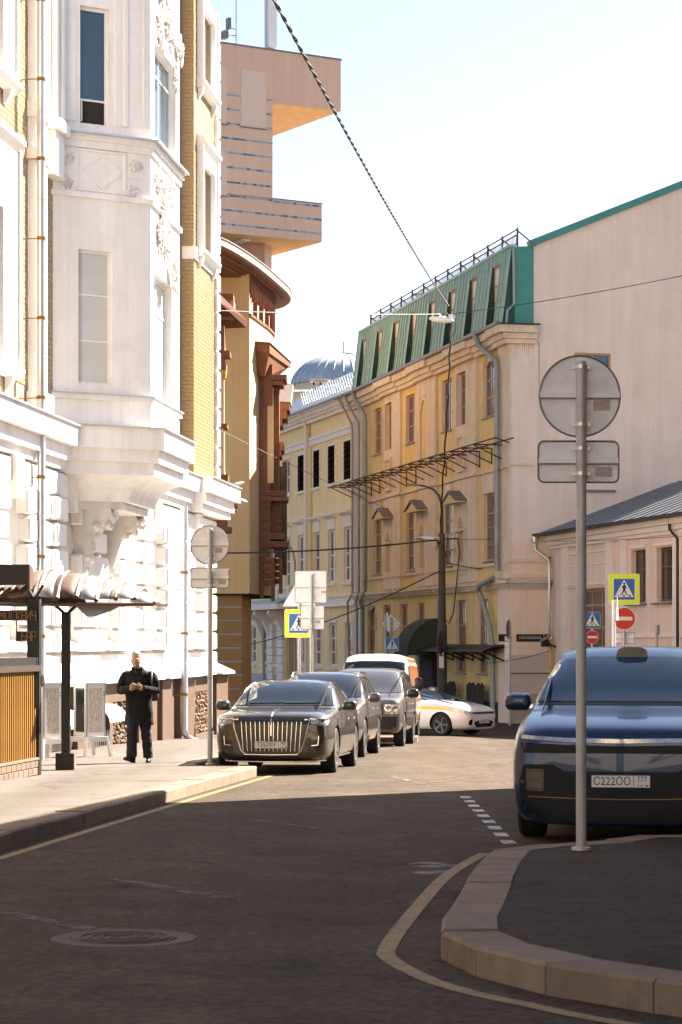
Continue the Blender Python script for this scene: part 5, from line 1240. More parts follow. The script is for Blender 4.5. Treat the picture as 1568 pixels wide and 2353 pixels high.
# shadow corner on the road at (-2.1, 28.3); its building stands 14 m towards the sun
CXR, CYR = -2.1 + .72 * 14.2, 28.3 + .69 * 14.2
HR = 14.2 * math.tan(SUN_EL) + g(28.3) - (g(30) - .3)
plain_house('corner_house', 'warm grey stucco corner house beside the traffic island', CXR, CYR, -.137, -.99, 19, 14, HR - .3, g(30) - .3)
plain_house('added_row_house', 'unseen warm grey house added on the left to dim the near street', -9.6, 8, .1056, .9944, 24.5, 10, 20, -.3)  # added out of view to block sky light over the near street
plain_house('added_shade_house', 'unseen tall warm grey house added beside the camera to darken the near road', 6.6, 19.0, -.137, -.99, 20, 12, 24, -.5)  # added out of view, its height darkens the nearest road
plain_house('added_bounce_house', 'unseen cream house added behind the camera to bounce sun onto the near signs', 20, -24, -1, -.05, 40, 10, 17, -.3, mat('cream house stucco', (.72, .60, .47), .85))  # added out of view as a sunlit reflector for signs and car
# ================================================================ signs, lamps and wires
SIGNB = mat('bare aluminium sign back', (0.82, 0.81, 0.80), 0.55, 0.0, var=0.10, vs=5, c2=(.60, .56, .53), c2s=3, c2w=(.5, .8))
SIGNE = mat('grey sign edge', (0.20, 0.19, 0.19), 0.5, 0.4)
POLEM = mat('grey galvanised pole', (0.42, 0.41, 0.40), 0.45, 0.2, var=0.2, vs=9, stretch=(1, 1, .25), c2=(.22, .20, .18), c2s=6, c2w=(.55, .75))
SBLUE = mat('sign blue', (0.02, 0.13, 0.36), 0.35, var=.05)
SYEL = mat('fluorescent sign yellow', (0.68, 0.78, 0.02), 0.5, var=.04)
SRED = mat('sign red', (0.55, 0.03, 0.015), 0.35, var=.06)
SWHITE = mat('sign white', (0.70, 0.70, 0.70), 0.4, var=.04)
SBLACK = mat('sign black', (0.012, 0.012, 0.014), 0.4)
STICK = mat('printed sticker', (0.48, 0.38, 0.36), 0.6, var=.35, vs=60, c2=(.40, .16, .12), c2s=40, c2w=(.5, .7))
def rrect(w_, h_, r, n=5):
    P_ = []
    for (cx, cz, a0) in ((w_ / 2 - r, -h_ / 2 + r, -90), (w_ / 2 - r, h_ / 2 - r, 0), (-w_ / 2 + r, h_ / 2 - r, 90), (-w_ / 2 + r, -h_ / 2 + r, 180)):
        for k in range(n + 1): a = R(a0 + 90 * k / n); P_.append((cx + r * math.cos(a), cz + r * math.sin(a)))
    return P_
def disc(r, n=40): return [(r * math.cos(2 * math.pi * k / n), r * math.sin(2 * math.pi * k / n)) for k in range(n)]
def plate_back(parent, poly, y, z, w_, h_, rail=True, sticker=None, clamps=None, pr=.038, nm='sign_plate', wash=None, x=0):
    """a sign seen from behind: sheet, folded rim, stiffening rail, clamps; sheet sits behind the pole (y > 0)"""
    P_ = [(a + x, b + z) for a, b in poly]
    s_ = MB().prism(P_, y, y + .012, 'y').build(nm, SIGNB, parent)
    rim = MB(); n = len(P_)
    for i in range(n):
        a, b = P_[i], P_[(i + 1) % n]; rim.tube([(a[0], y - .006, a[1]), (b[0], y - .006, b[1])], .007, 4)
    rim.build('rim', SIGNE, s_)
    if rail:
        MB().box(-w_ / 2 + x + .004, w_ / 2 + x - .004, y - .028, y - .001, z - .012, z + .03).build('stiffening_rail', SIGNB, s_)
        MB().box(-w_ / 2 + x + .002, w_ / 2 + x - .002, y - .03, y - .001, z - .020, z - .012).build('rail_shadow_strip', SIGNE, s_)  # dark strip drawn as the shade line below the rail
    for cz in (clamps or (z + h_ * .36, z - h_ * .36)):
        c_ = MB().lathe([(pr + .001, -.013), (pr + .006, -.013), (pr + .006, .013), (pr + .001, .013)], 12, (0, 0, cz)); c_.box(-pr - .035, pr + .035, .018, .032, cz - .014, cz + .014); c_.build('clamp', GALV, s_)
    if sticker: MB().box(sticker[0], sticker[0] + sticker[2], y - .003, y - .0005, z + sticker[1], z + sticker[1] + sticker[3]).build('sticker', STICK, s_)
    return s_
def pole(parent, h, r=.038, m_=None, cap=True):
    p = MB().lathe([(r, -.1), (r, h - .004), (r * .9, h)], 14).build('pole', m_ or POLEM, parent, True)
    if cap: MB().lathe([(r * 1.9, .0), (r * 1.8, .02), (r * 1.05, .03)], 14).build('pole_collar', m_ or POLEM, p, True)
    return p
# near pole on the island
b_ = onground((1336, 1953), KH)
Yp = b_.y; zz = lambda yd, Y, zb: CAMZ - (yd - HY) / FPX * Y - zb
t_ = thing('sign_post', 'tall near signpost on the traffic island, backs of a round and a rectangular sign', 'signpost', b_, R(2))
h_ = zz(830, Yp, b_.z); pole(t_, h_, .040)
plate_back(t_, disc(.311), .052, zz(909, Yp, b_.z), .622, .622, sticker=(.10, -.11, .13, .08), pr=.04, x=-.005, clamps=(zz(843, Yp, b_.z), zz(975, Yp, b_.z)))
plate_back(t_, rrect(.62, .316, .045), .052, zz(1060, Yp, b_.z), .62, .316, sticker=(.115, -.115, .13, .075), pr=.04, x=-.015, clamps=(zz(1030, Yp, b_.z), zz(1088, Yp, b_.z)))
# left pole beside the sedan
b_ = onground((483, 1757), KH); Yp = b_.y
t_ = thing('sign_post', 'signpost beside the black sedan, backs of a round and a rectangular sign', 'signpost', b_, R(-3))
pole(t_, zz(1215, Yp, b_.z), .040)
plate_back(t_, disc(.30), .052, zz(1252, Yp, b_.z), .6, .6, sticker=(.08, -.12, .11, .07), pr=.04, x=-.01)
plate_back(t_, rrect(.60, .315, .045), .052, zz(1328, Yp, b_.z), .6, .315, sticker=(.12, -.10, .12, .06), pr=.04, x=-.01)
# pedestrian crossing sign front (faces -y)
def crossing_sign(parent, y, z, size, yellow=True, x=0.0):
    s0 = size; k = size if not yellow else size * .70
    P_ = [(a + x, b + z) for a, b in rrect(s0, s0, .05)]
    back = MB().prism(P_, y, y + .012, 'y').build('sign_plate', SYEL if yellow else SWHITE, parent)
    def lay(poly, m_, lift, nm): MB().prism([(a + x, b + z) for a, b in poly], y - lift, y - lift + .002, 'y').build(nm, m_, back)
    lay(rrect(s0, s0, .05), SWHITE, .0018, 'white_border')
    if yellow:
        lay(rrect(s0 * .975, s0 * .975, .045), SYEL, .0036, 'yellow_field'); lay(rrect(k * 1.02, k * 1.02, .03), SWHITE, .0054, 'white_line')
    lay(rrect(k * .96, k * .96, .025), SBLUE, .0072, 'blue_field')
    u = k / 1.0
    lay([(-.44 * u, -.36 * u), (.44 * u, -.36 * u), (.02 * u, .42 * u), (-.02 * u, .42 * u)], SWHITE, .009, 'white_triangle')
    def blk(poly): lay([(a * u, b * u) for a, b in poly], SBLACK, .0108, 'pictogram')
    blk([(.0 + .052 * math.cos(i * .5236), .255 + .052 * math.sin(i * .5236)) for i in range(12)])
    blk([(-.04, .19), (.05, .20), (.085, .12), (.13, .02), (.10, .0), (.055, .07), (.05, .0), (-.05, .0), (-.06, .08), (-.105, .055), (-.115, .085), (-.07, .14)])
    blk([(-.05, .0), (.03, .0), (-.02, -.13), (-.115, -.27), (-.165, -.26), (-.075, -.12)])
    blk([(.0, .0), (.055, .0), (.075, -.11), (.17, -.27), (.12, -.28), (.02, -.13)])
    for (a, b, c, d) in ((-.36, -.25, -.31, -.24), (-.07, .03, -.05, .03), (.21, .32, .19, .27)): blk([(a, -.33), (b, -.33), (d, -.26), (c, -.26)])
    return back
def noentry(parent, y, z, r, x=0.0):
    s_ = MB().prism([(a + x, b + z) for a, b in disc(r)], y, y + .012, 'y').build('sign_plate', SWHITE, parent)
    MB().prism([(a + x, b + z) for a, b in disc(r * .95)], y - .003, y - .0005, 'y').build('red_disc', SRED, s_)
    MB().box(x - r * .72, x + r * .72, y - .006, y - .0035, z - r * .16, z + r * .16).build('white_bar', SWHITE, s_)
    return s_
# centre pair behind the parked cars
Y0 = 61.0; p0 = at((716, 1500), Y0); zb = g(Y0) + KH
t_ = thing('sign_post', 'signpost behind the parked cars with two square sign backs, one above the other', 'signpost', (p0.x, Y0, zb))
pole(t_, zz(1318, Y0, zb), .042)
plate_back(t_, rrect(.80, .81, .04), .055, zz(1348.5, Y0, zb), .8, .81, sticker=(.25, -.16, .12, .06), pr=.042, x=-.02)
plate_back(t_, rrect(.60, .60, .04), .055, zz(1419, Y0, zb), .6, .6, sticker=(.1, -.14, .12, .07), pr=.042, x=.02)
Y1 = 63.2; p1 = at((688, 1500), Y1); zb = g(Y1) + KH
t_ = thing('sign_post', 'signpost with fluorescent yellow crossing sign half hidden by square sign backs', 'signpost', (p1.x, Y1, zb))
pole(t_, zz(1386, Y1, zb), .042)
crossing_sign(t_, -.055, zz(1432.5, Y1, zb), .745, True, x=-.012)
P_ = [(-.45, -.26), (.45, -.26), (0, .52)]
plate_back(t_, P_, .055, zz(1371, Y1, zb), .5, .5, rail=False, pr=.042, clamps=(zz(1388, Y1, zb),))
# diamond and small crossing sign down the street
Y2 = 96.0; p2 = at((899, 1500), Y2); zb = g(Y2) + .1
t_ = thing('sign_post', 'distant signpost with a grey diamond sign back by the dark green awning', 'signpost', (p2.x, Y2, zb))
pole(t_, zz(1418, Y2, zb), .05); dd = .42
plate_back(t_, [(0, -dd), (dd, 0), (0, dd), (-dd, 0)], .06, zz(1434, Y2, zb), dd * 1.9, dd, pr=.05, clamps=(zz(1426, Y2, zb), zz(1444, Y2, zb)))
Y3 = 93.0; p3 = at((886, 1500), Y3); zb = g(Y3) + .1
t_ = thing('sign_post', 'distant signpost with a small blue crossing sign and an edge-on plate', 'signpost', (p3.x, Y3, zb))
pole(t_, zz(1412, Y3, zb), .05)
crossing_sign(t_, -.06, zz(1481, Y3, zb), .52, False, x=.26)
MB().box(.06, .10, -.35, .35, zz(1448, Y3, zb), zz(1408, Y3, zb)).build('edge_plate', SIGNB, t_)
# right hand signs
Y4 = 70.0; p4 = at((1434, 1500), Y4); zb = g(Y4) + .1
t_ = thing('sign_post', 'signpost with yellow bordered crossing sign above a red no entry disc', 'signpost', (p4.x, Y4, zb))
pole(t_, zz(1330, Y4, zb), .045); crossing_sign(t_, -.06, zz(1354, Y4, zb), .90); noentry(t_, -.06, zz(1421.5, Y4, zb), .33)
plate_back(t_, rrect(.62, .30, .03), .06, zz(1466, Y4, zb), .6, .3, pr=.045)
Y5 = 60.0; p5 = at((1411, 1500), Y5); zb = g(Y5) + .1
t_ = thing('sign_post', 'white signpost with an edge-on triangular plate before the no entry disc', 'signpost', (p5.x, Y5, zb))
pole(t_, zz(1379, Y5, zb), .05, SIGNB)
MB().prism([(-.3, zz(1425, Y5, zb)), (.3, zz(1425, Y5, zb)), (0, zz(1368, Y5, zb))], 0, .012, 'y').build('edge_plate', SWHITE, t_, rot=(0, 0, R(78)), loc=(.09, 0, 0))
Y6 = 79.0; p6 = at((1361, 1500), Y6); zb = g(Y6) + .1
t_ = thing('sign_post', 'far signpost with small blue crossing sign above a small no entry disc', 'signpost', (p6.x, Y6, zb))
pole(t_, zz(1408, Y6, zb), .045); crossing_sign(t_, -.06, zz(1425, Y6, zb), .53, False); noentry(t_, -.06, zz(1464, Y6, zb), .222)
Y7 = 72.0; p7 = at((1509, 1500), Y7); zb = g(Y7) + .1
t_ = thing('post', 'short grey post in front of the pink house by the blue car roof', 'post', (p7.x, Y7, zb)); pole(t_, zz(1437, Y7, zb), .05); MB().box(.03, .09, -.03, .03, zz(1460, Y7, zb), zz(1436, Y7, zb)).build('post_cap', SIGNE, t_)
NOST = mat('no stopping red ring', (.38, .035, .025), .4)
def nostop(parent, x, z, r, rz, y=0):
    h = bpy.data.objects.new('no_stopping_sign', MB().prism(disc(r), -.006, .006, 'y').mesh('no_stopping_sign', NOST)); col.objects.link(h); h.parent = parent; h.location = (x, y, z); h.rotation_euler = (0, 0, rz)
    MB().prism(disc(r * .8), -.009, -.0065, 'y').build('blue_disc', SBLUE, h)
    for a in (45, 135): MB().box(-r * .85, r * .85, -.0115, -.0095, -r * .08, r * .08).build('red_bar', NOST, h, rot=(0, R(a), 0))
Y8 = 83.0; p8 = at((1172, 1500), Y8); zb = g(Y8) + .1
t_ = thing('sign_post', 'thin signpost at the beige corner with a no stopping sign turned edge-on', 'signpost', (p8.x, Y8, zb))
pole(t_, zz(1428, Y8, zb), .045); nostop(t_, -.05, zz(1446, Y8, zb), .33, R(72), -.08)
for (ya, yb) in ((1462, 1473), (1476, 1487), (1488, 1515)): MB().box(-.18, -.02, -.07, -.05, zz(yb, Y8, zb), zz(ya, Y8, zb)).build('info_plate', SWHITE, t_)

# ---------------- street lamp of the wires
YL = 91.0; pl_ = at((1016, 1500), YL); zb = g(YL) + .1
POLED = mat('dark weathered pole', (0.085, 0.068, 0.058), 0.8, var=.3, vs=8, stretch=(1, 1, .2))
lamp = thing('street_lamp', 'dark street lamp pole with curved arm and tangle of wires before the yellow house', 'street lamp', (pl_.x, YL, zb))
zt = zz(1226, YL, zb)
MB().lathe([(.19, 0), (.19, zz(1437, YL, zb)), (.155, zz(1436, YL, zb)), (.11, zt)], 14).build('pole', POLED, lamp, True)
za = zz(1120, YL, zb)
arm = MB().tube([(.0, 0, zt - .3), (.0, 0, za - .9), (-.02, 0, za - .6), (-.12, 0, za - .3), (-.32, 0, za - .08), (-.62, 0, za + .04), (-.95, 0, za + .1)], [.06, .05, .05, .045, .04, .035, .035], 8); arm.build('curved_arm', POLED, lamp, True)
MB().prism([(-1.36, za + .10), (-1.3, za + .14), (-.92, za + .13), (-.86, za + .1), (-.92, za + .05), (-1.3, za + .06)], -.1, .1, 'y').build('lamp_head', SIGNE, lamp)
ol = zz(1238, YL, zb)
MB().blob((-.42, 0, ol), (.38, .15, .09), 12, 8, Matrix.Rotation(R(6), 3, 'Y')).build('old_lamp_head', PVC, lamp, True)
ca = MB().box(-.15, .62, -.05, .05, ol - .03, ol + .03); ca.build('crossarm', RUST, lamp, rot=(0, R(8), 0), loc=(-.03 * 0, 0, 0)) if False else ca.build('crossarm', RUST, lamp)
for k in range(6): MB().lathe([(.03, 0), (.045, .03), (.03, .06), (.04, .09), (.015, .12)], 8, (-.1 + k * .13, 0, ol + .03)).build('insulator', SWHITE, lamp, True)
tg = MB(); rr = random.Random(4)
for k in range(9):
    a = [rr.uniform(-.25, .3), rr.uniform(-.12, .12), ol - rr.uniform(-.1, .5)]; pts_ = [tuple(a)]
    for j in range(4): a = [a[0] + rr.uniform(-.13, .13), a[1] + rr.uniform(-.08, .08), a[2] + rr.uniform(-.18, .12)]; pts_.append(tuple(a))
    tg.tube(pts_, .014, 4)
tg.build('wire_tangle', BLACK, lamp)
MB().tube([(.6, -.06, ol), (.66, -.08, ol - .5), (.55, -.1, ol - 1.6), (.42, -.1, ol - 2.8), (.25, -.1, ol - 3.2), (.1, -.12, ol - 3.0)], .028, 5).build('hanging_cable', BLACK, lamp)
nostop(lamp, -.02, zz(1477, YL, zb), .48, R(66), -.26)
for (ya, yb) in ((1494, 1506), (1508, 1535)): MB().box(-.12, .06, -.23, -.21, zz(yb, YL, zb), zz(ya, YL, zb)).build('info_plate', SWHITE, lamp)

# ---------------- cables
CABLE = mat('grey black cable', (0.05, 0.045, 0.042), 0.6, var=.3, vs=20)
def persp(p0, Y0, p1, Y1, n, sag=0.0):
    out = []
    A_, B_ = at(p0, Y0), at(p1, Y1)
    for k in range(n + 1):
        t = k / n; P = A_.lerp(B_, t); P.z -= sag * 4 * t * (1 - t); out.append(P)
    return out
def wire(name, label, pts, r, n=5, m_=None):
    o = MB().tube(pts, r, n).build(name, m_ or CABLE); tag(o, label, 'cable'); return o
# twisted lamp feed: two strands wound round each other
A_, B_ = at((640, 0), 25), at((1032, 738), 75)
ext = A_ + (A_ - B_) * .95
path = [ext.lerp(B_, k / 260) for k in range(261)]
for i, p in enumerate(path): p.z -= .55 * 4 * (i / 260) * (1 - i / 260) - 0.47
tw = thing('twisted_cable', 'thick twisted pair cable running from overhead down to the hanging lamp', 'cable', path[-1])
for ph in (0, math.pi):
    pts_ = []
    for i, p in enumerate(path):
        for s_ in (0, .5):
            if i == 260 and s_: continue
            P = p.lerp(path[min(i + 1, 260)], s_); a = (i + s_) * 2 * math.pi / 3.2 + ph
            pts_.append(P + Vector((math.cos(a) * .0135, 0, math.sin(a) * .0135)) - path[-1])
    MB().tube(pts_, .0125, 5).build('strand', CABLE, tw)
lp = at((1015, 734), 75)
hl = thing('hanging_lamp', 'white oval lamp hanging on the twisted cable before the green roof', 'lamp', lp)
MB().blob((0, 0, 0), (.40, .17, .115), 14, 8, Matrix.Rotation(R(5), 3, 'Y')).build('shade', PVC, hl, True)
MB().lathe([(.10, .06), (.12, .12), (.07, .18)], 10, (-.12, 0, 0)).build('gear_cap', BLACK, hl); MB().box(.22, .36, -.05, .05, .0, .16).build('junction_box', SIGNB, hl)
MB().tube([(.0, 0, .12), (.15, 0, .22), (.24, 0, .05)], .018, 5).build('hanger', RUST, hl)
mb = MB(); mb.tube([(.3, 0, .2), (.42, 0, .05), (.45, 0, -.3), (.3, 0, -.55)], .01, 4); mb.build('loose_wire', BLACK, hl)
pt = [at(p, Y) for p, Y in (((1036, 742), 75), ((1033, 850), 78), ((1025, 1000), 83), ((1015, 1150), 88.5), ((1012, 1232), 90.8))]
pts_ = []
for a, b in zip(pt[:-1], pt[1:]):
    for k in range(12): pts_.append(a.lerp(b, k / 12) + Vector((.018 * math.cos(len(pts_) * 1.1), 0, .01 * math.sin(len(pts_) * 1.1))))
wire('drop_cable', 'dark cable dropping from the hanging lamp to the lamp pole', pts_, .032)
wire('span_wire', 'thin wire spanning from the white house to the hanging lamp', persp((440, 711), 66, (1012, 722), 75, 20, .05), .011, 4)
wire('span_wire', 'thin wire rising from the hanging lamp over the beige gable to the far edge', persp((1030, 722), 75, (1700, 606), 58, 20, .1), .011, 4)
wire('street_cable', 'black cable across the street from the ochre corner to the lamp pole', persp((505, 1271), 86, (1010, 1240), YL, 20, .12), .032)
wire('service_cable', 'sagging cable from the lamp pole down to the pale yellow house door', persp((1010, 1312), YL - .3, (540, 1488), 118, 24, .35), .026)
wire('service_cable', 'sagging cable from the lamp pole across the beige corner to the pink house', persp((1020, 1290), YL, (1266, 1280), 85.0, 24, .35), .022)
wire('service_cable', 'thin wire across the beige gable towards the pink house eave', persp((1018, 1238), YL, (1300, 1232), 84.0, 16, .05), .009, 4)
wire('service_cable', 'thin wire before the windows of the pink house', persp((1266, 1243), 84, (1620, 1228), 66, 16, .05), .009, 4)
wire('service_cable', 'thin slanting wire from the ochre column towards the canopy frame', persp((500, 985), 87, (895, 1172), 97, 16, .05), .010, 4)
wire('service_cable', 'thin wire low on the beige gable above the repainted patch', persp((1120, 1524), 84, (1262, 1497), 85, 12, .06), .012, 4)
bent = thing('bent_lamp_arm', 'thin bent brown lamp arm standing in front of the pale yellow house', 'street lamp', at((677, 1500), 112))
o_ = at((677, 1500), 112)
MB().tube([at(p, 112) - o_ for p in ((680, 1560), (679, 1330), (678, 1290), (673, 1266), (664, 1252), (650, 1246), (640, 1246))], .045, 6).build('arm', MT['brown pipe'], bent, True)
MB().blob(at((636, 1247), 112) - o_, (.22, .1, .06), 8, 6).build('lamp_head', PVC, bent, True)
# ================================================================ cafe terrace on the left
BRASS = mat('golden brown batten', (0.27, 0.135, 0.022), 0.5, 0.15, var=0.2, vs=10, rnd=.12, stretch=(1, 1, .15))
BRICKP = mat('pink clinker paver', (0.17, 0.105, 0.078), 0.85, var=.15, vs=20, rnd=.16, bump=.2)
TW_ = mat('dark brown timber', (0.04, 0.02, 0.011), 0.6, var=.2, vs=10)
zP = lambda y: g(y) + KH
TO = Vector((-4.18, 33.3, zP(33.3)))
td = Vector((.135, .991, 0)).normalized()
trz = math.atan2(td.y, td.x)         # local x runs away from the camera along the street, y into the terrace
ter = thing('terrace_screen', 'cafe terrace screen of golden battens on a low brick base', 'terrace', TO, trz)
LT = 9.0
sl = -.014                            # follow the falling pavement
for r_ in range(3):
    x = -LT
    while x < 0:
        xa, xb = x + (.12 if r_ % 2 else 0), x + .235 + (.12 if r_ % 2 else 0)
        if xa < 0: piece('brick', BRICKP, ter, xa, min(xb, 0), -.02, .10, -.1 + r_ * .105 - x * .0, -.003 + r_ * .105, .006)
        x += .245
for k in range(int(LT / .245)):
    pass
MB().box(-LT, -.02, .0, .35, -.2, .20).build('base_core', MT['brick mortar'], ter)
MB().box(-LT, .0, -.03, .36, .215, .245).build('coping', KERB, ter)
n = int(LT / .105)
for k in range(n):
    x = -.1 - k * .105
    piece('batten', BRASS, ter, x - .03, x + .012, .0, .03, .25, 1.42, .0)
MB().box(-LT, -.02, .035, .06, .25, 1.44).build('backing', BLACK, ter)
MB().box(-LT, .06, -.04, .12, 1.43, 1.51).build('top_rail', TW_, ter); MB().box(-LT, .04, -.02, .1, 1.51, 1.62).build('upper_rail', BLACK, ter)
MB().box(-.03, .10, -.03, .14, .0, 2.42).build('end_post', BLACK, ter)
MB().lathe([(.0, -.06), (.085, -.06), (.1, 0), (.085, .06), (.0, .06)], 14, (.16, .02, 1.30), 'y').build('round_lamp', BLACK, ter, True)
for s_ in (-1, 1): MB().tube([(.03, .05, 2.42), (.03 + .0, .05 + s_ * .12, 2.62)], .022, 5).build('fork', BLACK, ter)
# lettered panel across the terrace end
LTR = mat('brass letter', (0.33, 0.20, 0.10), 0.45, .3, var=.15)
YN = 33.25
pa = at((88, 1402), YN)
ns = thing('name_panel', 'black metal panel with thin brass letters hanging at the terrace corner', 'sign', (pa.x, YN - .08, pa.z))
sc_ = YN / FPX
def pz(x, y): return ((x / 3.4844 * DS - 88) * sc_, -((2100 + y / 3.4844) * DS - 1402) * sc_)
x0, z0 = pz(-380, 795); x1, z1 = pz(495, 660)
MB().box(x0, x1, 0, .02, z0, z1).build('upper_panel', BLACK, ns)
xa, za_ = pz(220, 1065); xb, zb_ = pz(395, 935); MB().box(xa, xb + .002, 0, .02, za_, zb_).build('lower_panel', BLACK, ns)
xa, za_ = pz(222, 940); xb, zb_ = pz(236, 790); MB().box(xa, xb, 0, .02, za_, zb_).build('strap', BLACK, ns)
xa, za_ = pz(392, 1700); xb, zb_ = pz(495, 662); MB().box(xa, xb, .001, .021, -1.35, zb_).build('side_panel', BLACK, ns)
def stroke(segs, cx, cz, w_, h_, nm='letter'):
    mb = MB()
    for (a, b) in segs:
        p, q_ = Vector((cx + (a[0] - .5) * w_, cz + a[1] * h_)), Vector((cx + (b[0] - .5) * w_, cz + b[1] * h_)); d = (q_ - p).normalized(); nn = Vector((-d.y, d.x)) * .0045
        p2, q2 = p - d * .004, q_ + d * .004
        mb.prism([tuple(p2 + nn), tuple(q2 + nn), tuple(q2 - nn), tuple(p2 - nn)], -.008, -.0005, 'y')
    return mb.build(nm, LTR, ns)
def polyl(*pts): return list(zip(pts[:-1], pts[1:]))
GL = {'М': polyl((0, 0), (.1, 1), (.5, .35), (.9, 1), (1, 0)), 'О': polyl((.1, .85), (.35, 1), (.65, 1), (.9, .85), (.9, .15), (.65, 0), (.35, 0), (.1, .15), (.1, .85)),
      'С': polyl((.95, 1), (.3, 1), (.1, .85), (.1, .15), (.3, 0), (.95, 0)), 'К': polyl((.1, 0), (.1, 1)) + polyl((.9, 1), (.15, .5), (.9, 0)),
      'В': polyl((.1, 0), (.1, 1), (.8, 1), (.9, .85), (.9, .6), (.8, .5), (.1, .5)) + polyl((.8, .5), (.9, .4), (.9, .12), (.8, 0), (.1, 0)),
      'И': polyl((.1, 1), (.1, 0), (.9, 1), (.9, 0)), 'Ч': polyl((.1, 1), (.1, .55), (.25, .45), (.9, .45)) + polyl((.9, 1), (.9, 0)),
      'Б': polyl((.9, 1), (.1, 1), (.1, 0), (.8, 0), (.9, .12), (.9, .4), (.8, .5), (.1, .5)), 'А': polyl((.1, 0), (.1, .8), (.3, 1), (.7, 1), (.9, .8), (.9, 0)) + polyl((.1, .4), (.9, .4)),
      'Р': polyl((.1, 0), (.1, 1), (.75, 1), (.9, .85), (.9, .6), (.75, .45), (.1, .45))}
for ch_, xc in zip('МОСКВИЧ', (38, 110, 185, 252, 322, 387, 455)):
    cx, cz = pz(xc, 788); stroke(GL[ch_], cx, cz, 62 / 3.4844 * DS * sc_, 118 / 3.4844 * DS * sc_)
for ch_, xc in zip('БАР', (322, 388, 453)):
    cx, cz = pz(xc, 1058); stroke(GL[ch_], cx, cz, 62 / 3.4844 * DS * sc_, 118 / 3.4844 * DS * sc_)
# canopy of crumpled metal sheets on a black post
SHEET = mat('crumpled silver sheet', (0.36, 0.345, 0.34), 0.32, 0.7, var=.12, vs=5, c2=(.35, .30, .27), c2s=6, c2w=(.55, .75))
LIP = mat('brown canopy lip', (0.10, 0.06, 0.04), 0.5, .2, var=.2)
YC = 35.0; cb = onground((152, 1768), KH)
cn = thing('terrace_canopy', 'curved canopy of crumpled silver sheets on one black post', 'canopy', (cb.x, cb.y, cb.z))
zl = lambda yd: CAMZ - (yd - HY) / FPX * YC - cb.z
xl = lambda xd: (xd - HX) / FPX * YC - cb.x
MB().box(-.062, .062, -.06, .06, .0, zl(1405)).build('post', BLACK, cn)
bb = MB().box(-.14, .12, -.13, .13, .0, .24); bb.build('post_base', BLACK, cn); MB().box(.122, .135, -.125, .125, .01, .235).build('base_lit_side', KERB, cn)  # pale plate paints the sunlit right side of the black base
for s_ in (-1, 1): MB().tube([(0, 0, zl(1412)), (s_ * .17, 0, zl(1388))], .025, 5).build('brace', BLACK, cn)
# sheets: curved, slightly twisted strips side by side along x
rr = random.Random(21)
x_r, x_l = xl(360), xl(-120)
def ctop(u):            # profile height of the crown line; u = 0 at the outer (right) tip
    return zl(1388) + (zl(1312) - zl(1388)) * min(1, (u / .45)) ** .5
NSH = 11
for k in range(NSH):
    u0, u1 = k / NSH, (k + 1.25) / NSH
    mb = MB(); V = []; M_ = 8
    sag0, sag1 = rr.uniform(-.02, .02), rr.uniform(-.02, .02); lift = rr.uniform(0, .025)
    for j in range(M_ + 1):
        v = j / M_                       # 0 near edge .. 1 far edge
        y = -1.0 + 2.4 * v
        for u in (u0, (u0 + u1) / 2, u1):
            zc = zl(1388) + (ctop(u) - zl(1388)) * math.sin(math.pi * (.02 + .84 * v)) ** .7
            wob = .010 * math.sin(9 * v + k * 1.7) + (.03 * (u - u0) * NSH * (1 - v) * (k % 2)) + lift * (1 if u == u0 else 0)
            V.append((x_r + (x_l - x_r) * u, y + .06 * math.sin(k), zc + wob + sag0 * (1 - v)))
    mb.add(V, [(3 * j + c, 3 * j + c + 1, 3 * j + c + 4, 3 * j + c + 3) for j in range(M_) for c in (0, 1)])
    o_ = mb.build('roof_sheet', LIP if k in (4, 6, 8, 9) else SHEET, cn, True); sm = o_.modifiers.new('thick', 'SOLIDIFY'); sm.thickness = .012
    MB().tube([V[3 * j] for j in range(M_ + 1)], .036, 5).build('sheet_rib', LIP, cn)
lip = MB()
lp_ = [(x_r + (x_l - x_r) * k / 30, -1.02, zl(1390) + .004 * math.sin(k * .9)) for k in range(31)]
lip.tube(lp_, .028, 6); lip.build('front_lip', LIP, cn)
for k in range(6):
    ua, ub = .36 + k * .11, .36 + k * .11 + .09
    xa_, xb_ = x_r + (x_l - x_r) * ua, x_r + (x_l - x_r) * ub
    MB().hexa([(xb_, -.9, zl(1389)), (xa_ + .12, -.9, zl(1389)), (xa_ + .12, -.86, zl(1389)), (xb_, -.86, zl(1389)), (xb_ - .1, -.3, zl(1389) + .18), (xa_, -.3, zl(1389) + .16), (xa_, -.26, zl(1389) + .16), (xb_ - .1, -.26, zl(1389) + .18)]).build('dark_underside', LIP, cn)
mb = MB(); P_ = [(xl(170), -.3, zl(1390)), (xl(192), -.1, zl(1416)), (xl(200), .1, zl(1422)), (xl(212), .25, zl(1414)), (xl(235), .4, zl(1405)), (xl(258), .6, zl(1392))]
mb.add(P_, [(0, 1, 2, 3, 4, 5)]); mb.build('torn_flap', SHEET, cn)
